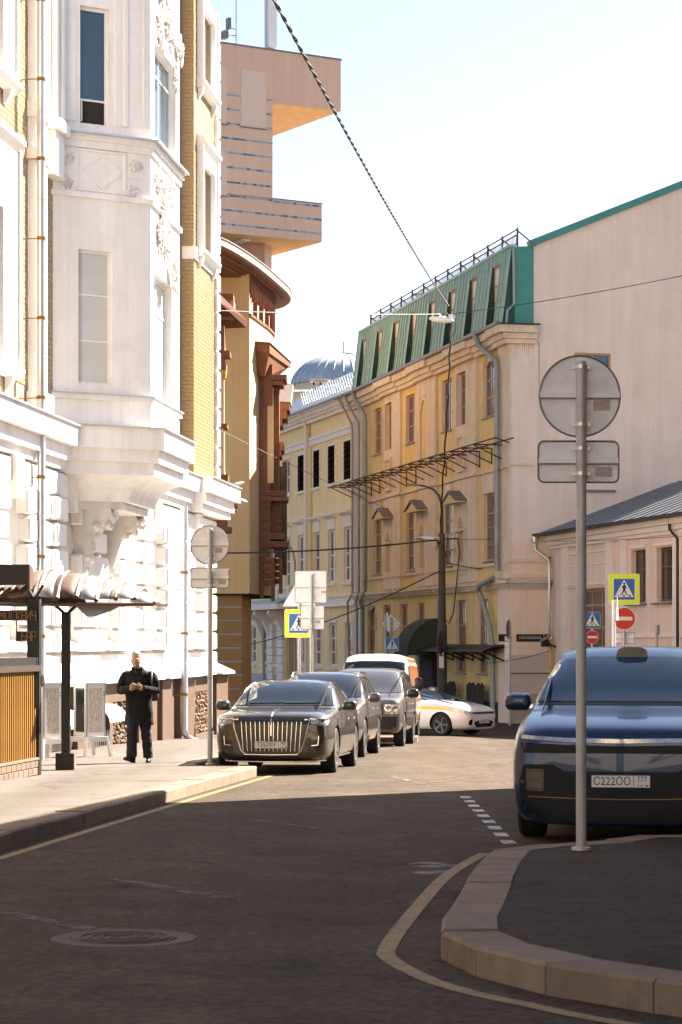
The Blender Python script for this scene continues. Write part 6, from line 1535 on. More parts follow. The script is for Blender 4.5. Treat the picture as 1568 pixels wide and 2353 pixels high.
# awning cassette
YB = 31.0; b0 = at((72, 1345), YB)
ac = thing('awning_cassette', 'black boxy awning cassette jutting in at the picture edge', 'awning', (b0.x, YB, b0.z))
hh = (1345 - 1303) / FPX * YB
MB().prism([(-.3, 0), (0, 0), (.03, hh * .5), (0, hh * .92), (-.3, hh * 1.1)], -1.2, -.006, 'x').build('box', BLACK, ac)
MB().prism([(-.3, -.05), (0, -.05), (.04, hh * .5), (0.01, hh), (-.3, hh * 1.12)], -.005, .02, 'x').build('end_cap', LIP, ac)
for k in range(4): MB().tube([(-.15 - k * .09, -.1 - .02 * k, -.04), (-.3 - k * .1, -.12, -.14 - .02 * (k % 2)), (-.55 - k * .1, -.1, -.16)], .025, 5).build('folding_arm', LIP, ac)
MB().tube([(-.02, -.1, -.02), (-.12, -.16, -.10), (-.30, -.1, -.12)], .04, 6).build('bracket', LIP, ac)

# ---------------- two standing menu boards
SLATEG = mat('dark menu glass', (0.015, 0.025, 0.025), 0.12, var=.6, vs=9, c2=(.16, .22, .22), c2s=7, c2w=(.62, .7))
WFR = mat('pale painted frame', (0.66, 0.65, 0.64), 0.5, var=.05)
PATT = mat('engraved pale panel', (0.52, 0.44, 0.33), 0.5, var=.35, vs=26, c2=(.7, .66, .58), c2s=20, c2w=(.45, .6), stretch=(3, 1, .6))
MINT = mat('mint sticker', (.12, .52, .40), .5)
def menu_board(p, rz, label):
    b = onground(p, KH); t_ = thing('menu_board', label, 'menu board', b, rz, 'menu boards by the granite plinth')
    H0, H1, W_ = .36, 1.26, .40
    for (rot, m_, nm, sw) in ((0, SLATEG, 'dark_panel', 1), (90, PATT, 'patterned_panel', 1), (180, SLATEG, 'dark_panel', 1), (270, PATT, 'patterned_panel', 1)):
        a = R(rot); face = group_part('panel_frame', t_); bpy.data.objects.remove(face)
        mb = MB(); w2_, t2 = W_ / 2, .06
        mb.box(-w2_, -w2_ + t2, -w2_, -w2_ + .03, H0, H1); mb.box(w2_ - t2, w2_, -w2_, -w2_ + .03, H0, H1); mb.box(-w2_ + t2, w2_ - t2, -w2_, -w2_ + .03, H1 - .07, H1); mb.box(-w2_ + t2, w2_ - t2, -w2_, -w2_ + .03, H0, H0 + .07)
        f = mb.build('panel_frame', WFR, t_, rot=(0, 0, a))
        MB().box(-w2_ + t2, w2_ - t2, -w2_ + .012, -w2_ + .02, H0 + .07, H1 - .07).build(nm, m_, f)
        if nm[0] == 'p':
            for q_ in range(2): MB().box(w2_ - .055, w2_ - .005, -w2_ - .002, -w2_, H1 - .16 - q_ * .05, H1 - .13 - q_ * .05).build('sticker', MINT, f)
    MB().box(-W_ / 2 - .01, W_ / 2 + .01, -W_ / 2 - .01, W_ / 2 + .01, H1, H1 + .03).build('top', WFR, t_)
    for (sx, sy) in ((-1, -1), (1, -1), (1, 1), (-1, 1)):
        MB().hexa([(sx * .27 - .03, sy * .27 - .02, 0), (sx * .27 + .03, sy * .27 - .02, 0), (sx * .27 + .03, sy * .27 + .02, 0), (sx * .27 - .03, sy * .27 + .02, 0), (sx * .22 - .03, sy * .22 - .02, .34), (sx * .22 + .03, sy * .22 - .02, .34), (sx * .22 + .03, sy * .22 + .02, .34), (sx * .22 - .03, sy * .22 + .02, .34)]).build('leg', WFR, t_)
    for s_ in (-1, 1):
        MB().box(-.25, .25, s_ * .23 - .012, s_ * .23 + .012, .26, .345).build('rail', WFR, t_); MB().box(s_ * .23 - .012, s_ * .23 + .012, -.218, .218, .262, .343).build('rail', WFR, t_)
menu_board((206, 1738), R(-50), 'pale framed menu board with dark glass panel between black post and walking man')
menu_board((104, 1745), R(-44), 'pale framed menu board partly hidden behind the golden batten screen')
# ================================================================ cars
def paint(name, c, metal=.35, rough=.32, coat=1.0, dust=None):
    m = mat(name, c, rough, metal, var=.05, vs=2, spec=.5, coat=coat, c2=dust, c2s=1.2, c2w=(.45, .9)); return m
P_BLACK = paint('black car paint', (0.030, 0.026, 0.024), .3, .38, dust=(.075, .062, .052))
P_GREY = paint('dark grey car paint', (0.085, 0.082, 0.082), .5, .35, dust=(.13, .115, .10))
P_SILV = paint('silver grey car paint', (0.13, 0.12, 0.115), .5, .38, dust=(.19, .17, .15))
P_WHITE = paint('white car paint', (0.76, 0.74, 0.71), .0, .3, dust=(.72, .70, .67))
P_ORANGE = paint('orange van paint', (0.62, 0.19, 0.07), .0, .35)
P_BLUE = paint('deep blue car paint', (0.012, 0.032, 0.085), .4, .3, coat=.45)
NAVY = mat('navy black fascia', (0.006, 0.008, 0.013), .42, spec=.18)
P_TAXI = mat('taxi yellow stripe', (0.72, 0.50, 0.01), .35, coat=.8)
CHROME = mat('chrome', (0.75, 0.73, 0.70), .12, 1.0, var=.05)
WGLASS = mat('dark windscreen glass', (0.014, 0.018, 0.022), .03, 0, var=.2, spec=.6, coat=.2)
WGLASSB = mat('sky blue windscreen', (0.03, 0.07, 0.13), .05, 0, var=.15, spec=.35)  # blue base colour stands in for reflected sky
LAMPG = mat('headlamp glass', (0.45, 0.45, 0.44), .08, .3, var=.5, vs=40, spec=.8, coat=1)
BLKPL = mat('gloss black plastic', (0.012, 0.012, 0.013), .22, 0, spec=.5)
BLKMAT = mat('matt black plastic', (0.018, 0.017, 0.016), .6, 0)
ALLOY = mat('alloy wheel', (0.42, 0.41, 0.40), .3, .9, var=.15, vs=10)
ALLOYD = mat('dark alloy wheel', (0.16, 0.15, 0.14), .35, .9)
PLW = mat('number plate white', (.72, .71, .69), .4, var=.04)
def pchip(pts, x):
    n = len(pts)
    if x <= pts[0][0]: return pts[0][1]
    if x >= pts[-1][0]: return pts[-1][1]
    d = [(pts[i + 1][1] - pts[i][1]) / (pts[i + 1][0] - pts[i][0]) for i in range(n - 1)]
    m = [d[0]] + [0 if d[i - 1] * d[i] <= 0 else 2 * d[i - 1] * d[i] / (d[i - 1] + d[i]) for i in range(1, n - 1)] + [d[-1]]
    for i in range(n - 1):
        if x <= pts[i + 1][0]:
            h = pts[i + 1][0] - pts[i][0]; t = (x - pts[i][0]) / h
            return (2 * t ** 3 - 3 * t * t + 1) * pts[i][1] + (t ** 3 - 2 * t * t + t) * h * m[i] + (-2 * t ** 3 + 3 * t * t) * pts[i + 1][1] + (t ** 3 - t * t) * h * m[i + 1]
class Car:
    """closed lofted body in local axes: nose at y = 0, tail at y = L, x across, z up from the road"""
    def __init__(s, name, label, loc, rz, P, body_m, group=None, pitch=0.0):
        s.t = thing(name, label, 'car', loc, rz, group); s.t.rotation_euler = (pitch, 0, rz)
        s.P = P; L = P['L']
        T = sorted(set([0, .02, .05, .1, .18, .3] + [.3 + k * (L - .6) / 26 for k in range(27)] + [L - .3, L - .18, L - .08, L - .03, L]))
        mb = MB(); n = 10; rings = []
        for t in T:
            w_, zb, zl, zt, wr = (pchip(P[k], t) for k in ('wid', 'bot', 'belt', 'top', 'roofw'))
            h = max(zt - zl, .02)
            half = [(0, zb), (w_ * .84, zb), (w_ * .965, zb + .09), (w_, zb + .42 * (zl - zb)), (w_ * .992, zl - .13 * min(1, (zl - zb) / .4)), (w_ * .955, zl), (w_ * .918, zl + min(.03, h * .3)), (wr, zt - .12 * h), (wr * .80, zt - .02 * h), (0, zt)]
            ring = [(x, t, z) for x, z in half] + [(-x, t, z) for x, z in half[1:-1][::-1]]
            rings.append(ring)
        m_ = len(rings[0]); V = [p for r_ in rings for p in r_]
        F = [(i * m_ + j, i * m_ + (j + 1) % m_, (i + 1) * m_ + (j + 1) % m_, (i + 1) * m_ + j) for i in range(len(rings) - 1) for j in range(m_)]
        F += [tuple(range(m_))[::-1], tuple((len(rings) - 1) * m_ + j for j in range(m_))]
        F = [f[::-1] for f in F]
        mb.add(V, F)
        me = mb.mesh('body', body_m)
        bm = bmesh.new(); bm.from_mesh(me); bmesh.ops.recalc_face_normals(bm, faces=bm.faces[:]); bm.to_mesh(me); bm.free()
        o = link('body', me); ss = o.modifiers.new('s', 'SUBSURF'); ss.levels = ss.render_levels = 1
        cutters = []
        wr_ = P['wheel_r']
        for ya in P['axles']:
            for sx in (-1, 1):
                xo = P['W'] + .25; xi = P['W'] - .33
                c = MB().lathe([(wr_ * 1.13, 0), (wr_ * 1.13, xo - xi)], 32, (xi, ya, wr_), 'x'); c.v = [(v[0] * sx, v[1], v[2]) for v in c.v]
                cm = c.mesh('cut', BLKMAT); b2 = bmesh.new(); b2.from_mesh(cm); bmesh.ops.recalc_face_normals(b2, faces=b2.faces[:]); b2.to_mesh(cm); b2.free()
                co_ = link('cut', cm); cutters.append(co_)
                bo_ = o.modifiers.new('b', 'BOOLEAN'); bo_.operation = 'DIFFERENCE'; bo_.object = co_; bo_.solver = 'EXACT'
                try: bo_.material_mode = 'TRANSFER'
                except Exception: pass
        dg = bpy.context.evaluated_depsgraph_get(); dg.update()
        me2 = bpy.data.meshes.new_from_object(o.evaluated_get(dg)); me2.name = 'body'
        if len(me2.materials) == 0: me2.materials.append(body_m)
        bpy.data.objects.remove(o)
        for c in cutters: bpy.data.objects.remove(c)
        me2.shade_smooth()
        try: me2.set_sharp_from_angle(angle=R(32))
        except Exception: pass
        s.body = link('body', me2, s.t)
        bm = bmesh.new(); bm.from_mesh(me2); s.bvh = BVHTree.FromBMesh(bm); bm.free()
    def hit(s, view, a, b):
        if view == 'front': o, d = Vector((a, -3, b)), Vector((0, 1, 0))
        elif view == 'left': o, d = Vector((4, a, b)), Vector((-1, 0, 0))      # +x flank
        elif view == 'right': o, d = Vector((-4, a, b)), Vector((1, 0, 0))
        elif view == 'rear': o, d = Vector((a, 12, b)), Vector((0, -1, 0))
        else: o, d = Vector((a, b, 5)), Vector((0, 0, -1))
        loc, nor, i, dist = s.bvh.ray_cast(o, d)
        if loc is None:
            loc, nor, i, dist = s.bvh.find_nearest(o + d * 3.5)
        if nor.dot(d) > 0: nor = -nor
        return loc, nor
    def patch(s, name, view, poly, m_, off=.006, step=.07, parent=None, skirt=.02):
        bm = bmesh.new()
        vs_ = [bm.verts.new((a, b, 0)) for a, b in poly]; bm.faces.new(vs_)
        xs_ = [p[0] for p in poly]; ys_ = [p[1] for p in poly]
        for axis, lo, hi in ((0, min(xs_), max(xs_)), (1, min(ys_), max(ys_))):
            k = lo + step
            while k < hi - step * .3:
                co = (k, 0, 0) if axis == 0 else (0, k, 0); no = (1, 0, 0) if axis == 0 else (0, 1, 0)
                bmesh.ops.bisect_plane(bm, geom=bm.verts[:] + bm.edges[:] + bm.faces[:], plane_co=co, plane_no=no); k += step
        bmesh.ops.triangulate(bm, faces=bm.faces[:])
        nn = {}
        for v in bm.verts:
            l, n = s.hit(view, v.co.x, v.co.y); v.co = l + n * off; nn[v] = n
        bmesh.ops.recalc_face_normals(bm, faces=bm.faces[:])
        av = sum((f.normal.dot(nn[f.verts[0]]) for f in bm.faces), 0)
        if av < 0: bmesh.ops.reverse_faces(bm, faces=bm.faces[:])
        be = [e for e in bm.edges if e.is_boundary]
        r_ = bmesh.ops.extrude_edge_only(bm, edges=be)
        vals = list(nn.items())
        for v in [e for e in r_['geom'] if isinstance(e, bmesh.types.BMVert)]:
            d = (v.link_edges[0].other_vert(v)); 
            l, n, i, ds = s.bvh.find_nearest(v.co); v.co = v.co - n * skirt if (v.co - l).dot(n) > 0 else v.co + n * skirt
        me = bpy.data.meshes.new(name); bm.to_mesh(me); bm.free(); me.materials.append(m_); me.shade_smooth()
        try: me.set_sharp_from_angle(angle=R(50))
        except Exception: pass
        return link(name, me, parent or s.t)
    def mirror2(s, name, view, poly, m_, **k):
        a = s.patch(name, view, poly, m_, **k); b = s.patch(name, view, [(-x, y) for x, y in poly][::-1], m_, **k); return a, b
    def bar(s, name, view, pts, r, m_, off=.008, n=6, parent=None, sub=4):
        P_ = []
        for a, b in zip(pts[:-1], pts[1:]):
            for k in range(sub): P_.append((a[0] + (b[0] - a[0]) * k / sub, a[1] + (b[1] - a[1]) * k / sub))
        P_.append(pts[-1]); W_ = []
        for p in P_: l, nn = s.hit(view, *p); W_.append(l + nn * off)
        return MB().tube(W_, r, n).build(name, m_, parent or s.t, True)
    def wheels(s, rim_m=None, spokes=10, style='thin', steer=0.0):
        P = s.P; r_ = P['wheel_r']; rr_ = r_ * .70
        for i, ya in enumerate(P['axles']):
            for sx in (-1, 1):
                w_ = .235; xo = P['W'] - .025
                e = bpy.data.objects.new('wheel', None); col.objects.link(e); e.parent = s.t; e.location = (sx * (xo - w_ / 2), ya, r_); e.empty_display_size = .1
                e.rotation_euler = (0, 0, (steer if i == 0 else 0) + (0 if sx > 0 else math.pi))
                MB().lathe([(rr_, -w_ / 2), (r_ * .93, -w_ / 2), (r_, -w_ / 2 + .03), (r_, w_ / 2 - .03), (r_ * .93, w_ / 2), (rr_ * 1.02, w_ / 2), (rr_, w_ / 2 - .02)], 36, (0, 0, 0), 'x').build('tyre', RUBBER, e, True)
                m = rim_m or ALLOY
                rim = MB().lathe([(rr_ * 1.0, w_ / 2 - .035), (rr_ * 1.0, w_ / 2 - .002), (rr_ * .93, w_ / 2 - .006), (rr_ * .9, w_ / 2 - .05), (rr_ * .9, w_ / 2 - .08)], 36, (0, 0, 0), 'x')
                rim.lathe([(.001, w_ / 2 - .05), (.06, w_ / 2 - .05), (.055, w_ / 2 - .02), (.001, w_ / 2 - .015)], 14, (0, 0, 0), 'x')
                for k in range(spokes):
                    a = 2 * math.pi * k / spokes
                    for (da, wd) in (((-.10, .016), (.10, .016)) if style == 'double' else ((0, .026),)):
                        c0, s0 = math.cos(a + da * .5), math.sin(a + da * .5); c1, s1 = math.cos(a + da), math.sin(a + da)
                        p0, p1 = Vector((0, c0 * .04, s0 * .04)), Vector((0, c1 * rr_ * .93, s1 * rr_ * .93)); t_ = (p1 - p0).normalized(); nrm = Vector((0, -t_.z, t_.y)) * wd
                        x0_, x1_ = w_ / 2 - .05, w_ / 2 - .02
                        rim.hexa([(x0_ - .02, *(p0 - nrm).yz), (x0_ - .02, *(p0 + nrm).yz), (x0_ - .02, *(p1 + nrm * .8).yz), (x0_ - .02, *(p1 - nrm * .8).yz), (x1_, *(p0 - nrm).yz), (x1_, *(p0 + nrm).yz), (x1_ + .012, *(p1 + nrm * .8).yz), (x1_ + .012, *(p1 - nrm * .8).yz)])
                rim.build('rim', m, e)
                MB().lathe([(.001, -.02), (rr_ * .82, -.02), (rr_ * .82, .0), (.001, .0)], 24, (0, 0, 0), 'x').build('brake_disc', BLKMAT, e)
    def mirror(s, ya, z, out, m_, sz=(.12, .10, .085), chrome=None):
        for sx in (-1, 1):
            l, n = s.hit('left' if sx > 0 else 'right', ya, z - .05)
            c = Vector((sx * out, ya, z))
            a = MB(); V_ = []; base_ = rrect(sz[0] * 2, sz[2] * 2, min(sz[0], sz[2]) * .75, 4); nb = len(base_)
            prof_ = [(-1.0, .35), (-.85, .72), (-.4, .94), (.3, 1.0), (.7, .97), (.75, .90)]
            for (py, ps) in prof_: V_ += [(c.x + a_ * ps - sx * .02 * (1 - ps), c.y + py * sz[1], c.z + b_ * ps) for a_, b_ in base_]
            a.add(V_, [(i * nb + j, i * nb + (j + 1) % nb, (i + 1) * nb + (j + 1) % nb, (i + 1) * nb + j) for i in range(len(prof_) - 1) for j in range(nb)] + [tuple(range(nb))[::-1], tuple((len(prof_) - 1) * nb + j for j in range(nb))])
            o = a.build('wing_mirror', m_, s.t, True)
            MB().tube([l, Vector((sx * (out - sz[0] * .6), ya, z - sz[2] * .5))], .028, 6).build('mirror_arm', chrome or m_, o, True)
    def plate(s, z, txt, reg, off=.012, y_add=0, w_=.52, h_=.112):
        l, n = s.hit('front', 0, z); y = min(s.hit('front', dx, z + dz)[0].y for dx in (-w_ / 2, 0, w_ / 2) for dz in (-h_ / 2, h_ / 2)) - off + y_add
        e = bpy.data.objects.new('number_plate', MB().prism(rrect(w_, h_, .01), -.004, .02, 'y').mesh('number_plate', PLW)); col.objects.link(e); e.parent = s.t; e.location = (0, y, z)
        fr = MB()
        for (a, b, c, d) in ((-w_ / 2, w_ / 2, h_ / 2 - .004, h_ / 2), (-w_ / 2, w_ / 2, -h_ / 2, -h_ / 2 + .004), (-w_ / 2, -w_ / 2 + .004, -h_ / 2, h_ / 2), (w_ / 2 - .004, w_ / 2, -h_ / 2, h_ / 2), (w_ * .215, w_ * .215 + .004, -h_ / 2, h_ / 2)): fr.box(a, b, -.0055, -.0042, c, d)
        fr.build('plate_border', SBLACK, e)
        if txt: text_obj(txt, h_ * .92, SBLACK, e, (-w_ * .145, -.0052, -.002), (R(90), 0, 0), 'plate_lettering', .0012, sx=.86)
        if reg: text_obj(reg, h_ * .62, SBLACK, e, (w_ * .36, -.0052, .018), (R(90), 0, 0), 'plate_lettering', .0008, sx=.85); text_obj('RUS', h_ * .24, SBLACK, e, (w_ * .33, -.0052, -.038), (R(90), 0, 0), 'plate_lettering', .0008)
        for k, m_ in enumerate((SWHITE, SBLUE, SRED)): MB().box(w_ * .42, w_ * .475, -.0056, -.0045, -.028 - k * .008, -.0205 - k * .008).build('flag_stripe', m_, e)
        return e
    def doors(s, spans, z0, z1f, view_pairs=('left', 'right'), m_=None, handle_z=None):
        for v in view_pairs:
            for (a, b) in spans:
                top = z1f
                d = s.patch('door', v, [(a + .006, z0), (b - .006, z0), (b - .006, top(b)), (a + .006, top(a))], m_ or s.body.data.materials[0], off=.004, step=.12, skirt=.01)
                if handle_z:
                    l, n = s.hit(v, b - .18, handle_z)
                    MB().box(l.x - .02 if v == 'left' else l.x - .012, l.x + .012 if v == 'left' else l.x + .02, b - .29, b - .09, handle_z - .016, handle_z + .016).build('handle', CHROME, d)
ST = math.atan2(.105, .994)     # street direction
SLOPE = lambda y: -(0.0115 + 0.00018 * min(y, 75))

# ---------------- black limousine
P = dict(L=5.14, W=.952, wheel_r=.36, axles=(.93, 3.99),
    top=[(0, .80), (.05, .90), (.16, .95), (.6, .985), (1.2, 1.015), (1.5, 1.035), (1.95, 1.26), (2.35, 1.43), (2.9, 1.49), (3.4, 1.475), (4.0, 1.31), (4.4, 1.16), (4.7, 1.09), (5.0, 1.05), (5.14, .92)],
    belt=[(0, .72), (.05, .83), (.16, .89), (.8, .93), (1.5, .96), (2.5, .985), (4.2, 1.0), (4.9, .98), (5.14, .86)],
    wid=[(0, .74), (.05, .82), (.15, .875), (.4, .92), (.9, .948), (1.5, .952), (4.2, .95), (4.8, .90), (5.08, .82), (5.14, .72)],
    roofw=[(0, .60), (.5, .76), (1.2, .84), (1.5, .85), (1.95, .77), (2.4, .71), (3.0, .69), (3.6, .68), (4.2, .68), (4.8, .66), (5.14, .5)],
    bot=[(0, .24), (.15, .19), (.5, .17), (4.5, .18), (5.14, .32)])
loc = Vector((-1.086, 37.55, 0)); loc.z = g(loc.y)
c = Car('sedan', 'black limousine with tall chrome slatted grille, first of the parked row', loc, -ST, P, P_BLACK, pitch=SLOPE(39))
c.wheels(ALLOY, 10, 'double')
ws = c.patch('windscreen', 'front', [(-.80, 1.06), (.80, 1.06), (.665, 1.405), (.3, 1.43), (-.3, 1.43), (-.665, 1.405)], WGLASS, step=.055, off=.010)
for v in ('left', 'right'):
    c.patch('side_window', v, [(1.92, 1.02), (2.95, 1.03), (2.95, 1.42), (2.62, 1.40), (2.35, 1.29)], WGLASS); c.patch('side_window', v, [(3.0, 1.03), (3.85, 1.06), (3.6, 1.33), (3.3, 1.405), (3.0, 1.42)], WGLASS)
    c.bar('window_trim', v, [(1.85, 1.0), (2.9, 1.012), (3.95, 1.05), (3.7, 1.34), (3.3, 1.43), (2.7, 1.43), (2.3, 1.29), (1.85, 1.0)], .008, CHROME)
    c.bar('sill_trim', v, [(1.45, .26), (3.45, .26)], .018, CHROME)
c.doors([(1.42, 2.95), (2.95, 3.9)], .30, lambda y: .955 if y < 3 else .975, handle_z=.84)
c.mirror(1.80, 1.06, 1.04, P_BLACK, (.12, .075, .085))
gr_ = c.patch('grille', 'front', [(-.46, .36), (-.40, .31), (.40, .31), (.46, .36), (.56, .70), (.59, .84), (-.59, .84), (-.56, .70)], BLKPL, off=.004)
for k in range(14):
    x = -.47 + k * .0723
    if abs(x) > .02: c.bar('grille_slat', 'front', [(x * .93, .36), (x, .815)], .0065, CHROME, off=.012, parent=gr_, sub=3)
for sx in (-1, 1):
    c.bar('grille_surround', 'front', [(sx * .52, .85), (sx * .60, .845), (sx * .575, .70), (sx * .47, .37), (sx * .40, .315)], .014, CHROME, off=.006)
    c.patch('headlight', 'front', [(sx * .62, .85), (sx * .62, .79), (sx * .80, .755), (sx * .865, .77), (sx * .875, .84), (sx * .84, .87)], LAMPG, off=.006)
    c.bar('light_blade', 'front', [(sx * .60, .86), (sx * .72, .85), (sx * .86, .86)], .012, CHROME, off=.012); c.bar('light_blade', 'front', [(sx * .63, .80), (sx * .84, .79)], .006, LAMPG, off=.012)
    c.patch('air_intake', 'front', [(sx * .62, .52), (sx * .78, .56), (sx * .76, .40), (sx * .58, .30)], BLKPL, off=.004); c.bar('intake_trim', 'front', [(sx * .74, .60), (sx * .73, .46), (sx * .63, .45)], .008, CHROME)
c.bar('grille_base', 'front', [(-.42, .312), (0, .305), (.42, .312)], .012, CHROME)
c.bar('bonnet_ridge', 'top', [(0, .05), (0, .5), (0, 1.0)], .016, CHROME, off=.004); c.bar('badge_blade', 'front', [(0, .86), (0, .60)], .012, CHROME, off=.02)
c.bar('bumper_trim', 'front', [(-.80, .215), (-.4, .205), (0, .2), (.4, .205), (.80, .215)], .012, CHROME)
c.plate(.46, 'Т357ХУ', '797', off=.02)
for sx in (-.30, .28): c.bar('wiper', 'front', [(sx - .28, 1.08), (sx + .05, 1.085), (sx + .3, 1.09)], .007, BLKMAT, off=.02)

# ---------------- grey crossover
P = dict(L=4.9, W=.965, wheel_r=.375, axles=(.92, 3.83),
    top=[(0, .86), (.06, .96), (.25, 1.03), (.8, 1.09), (1.25, 1.13), (1.8, 1.42), (2.2, 1.60), (2.7, 1.68), (3.5, 1.68), (4.2, 1.62), (4.6, 1.42), (4.85, 1.12), (4.9, .9)],
    belt=[(0, .78), (.06, .88), (.25, .96), (1.2, 1.05), (2.5, 1.08), (4.3, 1.12), (4.8, 1.08), (4.9, .86)],
    wid=[(0, .74), (.05, .82), (.18, .89), (.5, .94), (1.0, .965), (4.2, .962), (4.7, .90), (4.9, .76)],
    roofw=[(0, .60), (.6, .78), (1.25, .87), (1.8, .80), (2.2, .75), (3.2, .73), (4.2, .70), (4.9, .55)],
    bot=[(0, .28), (.2, .22), (4.5, .24), (4.9, .38)])
fx, fy = .44 - .94 - .0, 46.15
loc = Vector((fx - .06, fy, g(fy)))
c = Car('crossover', 'dark grey crossover with silver roof rails, second in the parked row', loc, -ST, P, P_GREY, pitch=SLOPE(48))
c.wheels(ALLOY, 5, 'double')
c.patch('windscreen', 'front', [(-.82, 1.16), (.82, 1.16), (.70, 1.58), (.3, 1.61), (-.3, 1.61), (-.70, 1.58)], WGLASS, step=.06, off=.010)
for v in ('left', 'right'):
    c.patch('side_window', v, [(1.65, 1.12), (2.75, 1.13), (2.75, 1.58), (2.35, 1.57), (2.05, 1.42)], WGLASS); c.patch('side_window', v, [(2.82, 1.13), (3.7, 1.15), (3.7, 1.57), (2.82, 1.58)], WGLASS); c.patch('side_window', v, [(3.76, 1.16), (4.35, 1.22), (4.1, 1.52), (3.76, 1.56)], WGLASS)
    c.patch('sill_panel', v, [(1.45, .27), (3.3, .27), (3.3, .42), (1.45, .42)], BLKMAT); c.patch('orange_sill_reflector', v, [(1.9, .34), (3.2, .34), (3.2, .42), (1.9, .42)], P_ORANGE, off=.012)
c.doors([(1.4, 2.78), (2.78, 3.75)], .45, lambda y: 1.05, handle_z=.94)
c.mirror(1.55, 1.16, 1.06, P_GREY, (.12, .08, .10), CHROME)
for sx in (-1, 1):
    l = [c.hit('top', sx * .66, y)[0] + Vector((0, 0, .05)) for y in (2.2, 2.4, 3.0, 3.6, 4.0)]; l[0].z -= .05; l[-1].z -= .05
    MB().tube(l, .024, 6).build('roof_rail', CHROME, c.t, True)
    c.patch('headlight', 'front', [(sx * .5, .86), (sx * .52, .78), (sx * .86, .80), (sx * .88, .90)], LAMPG)
c.patch('grille', 'front', [(-.46, .5), (.46, .5), (.5, .86), (-.5, .86)], BLKPL); c.plate(.42, '', '', off=.02)

# ---------------- boxy silver off-roader
P = dict(L=4.97, W=1.0, wheel_r=.385, axles=(.86, 3.74),
    top=[(0, .96), (.05, 1.08), (.2, 1.13), (.8, 1.17), (1.3, 1.20), (1.65, 1.46), (1.95, 1.72), (2.3, 1.83), (3.0, 1.86), (4.4, 1.85), (4.75, 1.78), (4.9, 1.4), (4.97, .9)],
    belt=[(0, .88), (.05, 1.02), (.2, 1.08), (1.3, 1.13), (4.6, 1.16), (4.9, 1.1), (4.97, .86)],
    wid=[(0, .82), (.04, .89), (.12, .94), (.35, .98), (1.0, 1.0), (4.4, 1.0), (4.85, .96), (4.97, .86)],
    roofw=[(0, .72), (.6, .86), (1.3, .92), (1.65, .87), (1.95, .83), (3, .81), (4.6, .79), (4.97, .65)],
    bot=[(0, .34), (.2, .27), (4.6, .28), (4.97, .4)])
fy = 55.7; fx = 1.48 - .97 - .085
loc = Vector((fx, fy, g(fy)))
c = Car('off_roader', 'boxy silver grey off-roader, third in the parked row before the van', loc, -ST, P, P_SILV, pitch=SLOPE(58))
c.wheels(ALLOY, 7, 'double')
c.patch('windscreen', 'front', [(-.86, 1.25), (.86, 1.25), (.78, 1.72), (.3, 1.75), (-.3, 1.75), (-.78, 1.72)], mat('hazy windscreen', (.09, .09, .11), .08, spec=.8, coat=.5), step=.06, off=.010)
for v in ('left', 'right'):
    c.patch('side_window', v, [(1.62, 1.20), (2.5, 1.20), (2.5, 1.74), (2.1, 1.74)], WGLASS); c.patch('side_window', v, [(2.58, 1.20), (3.5, 1.20), (3.5, 1.76), (2.58, 1.75)], WGLASS); c.patch('side_window', v, [(3.58, 1.20), (4.6, 1.22), (4.5, 1.72), (3.58, 1.76)], WGLASS)
    c.patch('fender_vent', v, [(1.28, .78), (1.38, .78), (1.38, 1.02), (1.28, 1.02)], BLKPL)
c.doors([(1.42, 2.55), (2.55, 3.45)], .42, lambda y: 1.12, handle_z=1.0)
c.mirror(1.48, 1.24, 1.12, BLKPL, (.14, .09, .11), P_SILV)
for sx in (-1, 1):
    hl_ = c.patch('headlight', 'front', [(sx * .58, .98), (sx * .58, .76), (sx * .90, .76), (sx * .92, .98)], LAMPG)
    for (x, r_) in ((.66, .085), (.81, .085)):
        l, n = c.hit('front', sx * x, .88); MB().lathe([(r_, .0), (r_, -.03), (r_ * .8, -.035), (r_ * .75, -.01), (.02, -.005)], 18, (l.x, l.y, l.z), 'y').build('lamp_ring', CHROME, hl_, True)
c.patch('grille', 'front', [(-.54, .74), (.54, .74), (.54, .98), (-.54, .98)], BLKPL); c.patch('lower_bumper', 'front', [(-.84, .40), (.84, .40), (.86, .70), (-.86, .70)], BLKMAT)
c.patch('bonnet_edge', 'front', [(-.86, 1.0), (.86, 1.0), (.84, 1.07), (-.84, 1.07)], P_SILV)
c.bar('wiper', 'front', [(-.5, 1.25), (.1, 1.29)], .012, BLKMAT, off=.03)

# ---------------- van with orange flanks
P = dict(L=5.3, W=1.03, wheel_r=.35, axles=(.95, 4.2),
    top=[(0, .85), (.06, 1.0), (.3, 1.12), (.75, 1.28), (1.05, 1.7), (1.3, 2.1), (1.5, 2.27), (2.0, 2.37), (5.1, 2.36), (5.3, 2.2)],
    belt=[(0, .75), (.06, .92), (.4, 1.05), (.9, 1.18), (5.2, 1.22), (5.3, 1.1)],
    wid=[(0, .78), (.05, .88), (.2, .96), (.6, 1.02), (1.0, 1.03), (5.1, 1.03), (5.3, .96)],
    roofw=[(0, .66), (.75, .94), (1.3, .93), (1.8, .91), (2.4, .91), (5.1, .91), (5.3, .85)],
    bot=[(0, .3), (.3, .22), (5.0, .24), (5.3, .35)])
fy = 65.6; loc = Vector((.80, fy, g(fy)))
c = Car('delivery_van', 'white roofed delivery van with orange flanks behind the off-roader', loc, -ST, P, P_WHITE, pitch=SLOPE(66))
c.wheels(ALLOYD, 8)
c.patch('windscreen', 'front', [(-.88, 1.36), (.88, 1.36), (.83, 2.10), (.4, 2.14), (-.4, 2.14), (-.83, 2.10)], WGLASS, step=.07, off=.010)
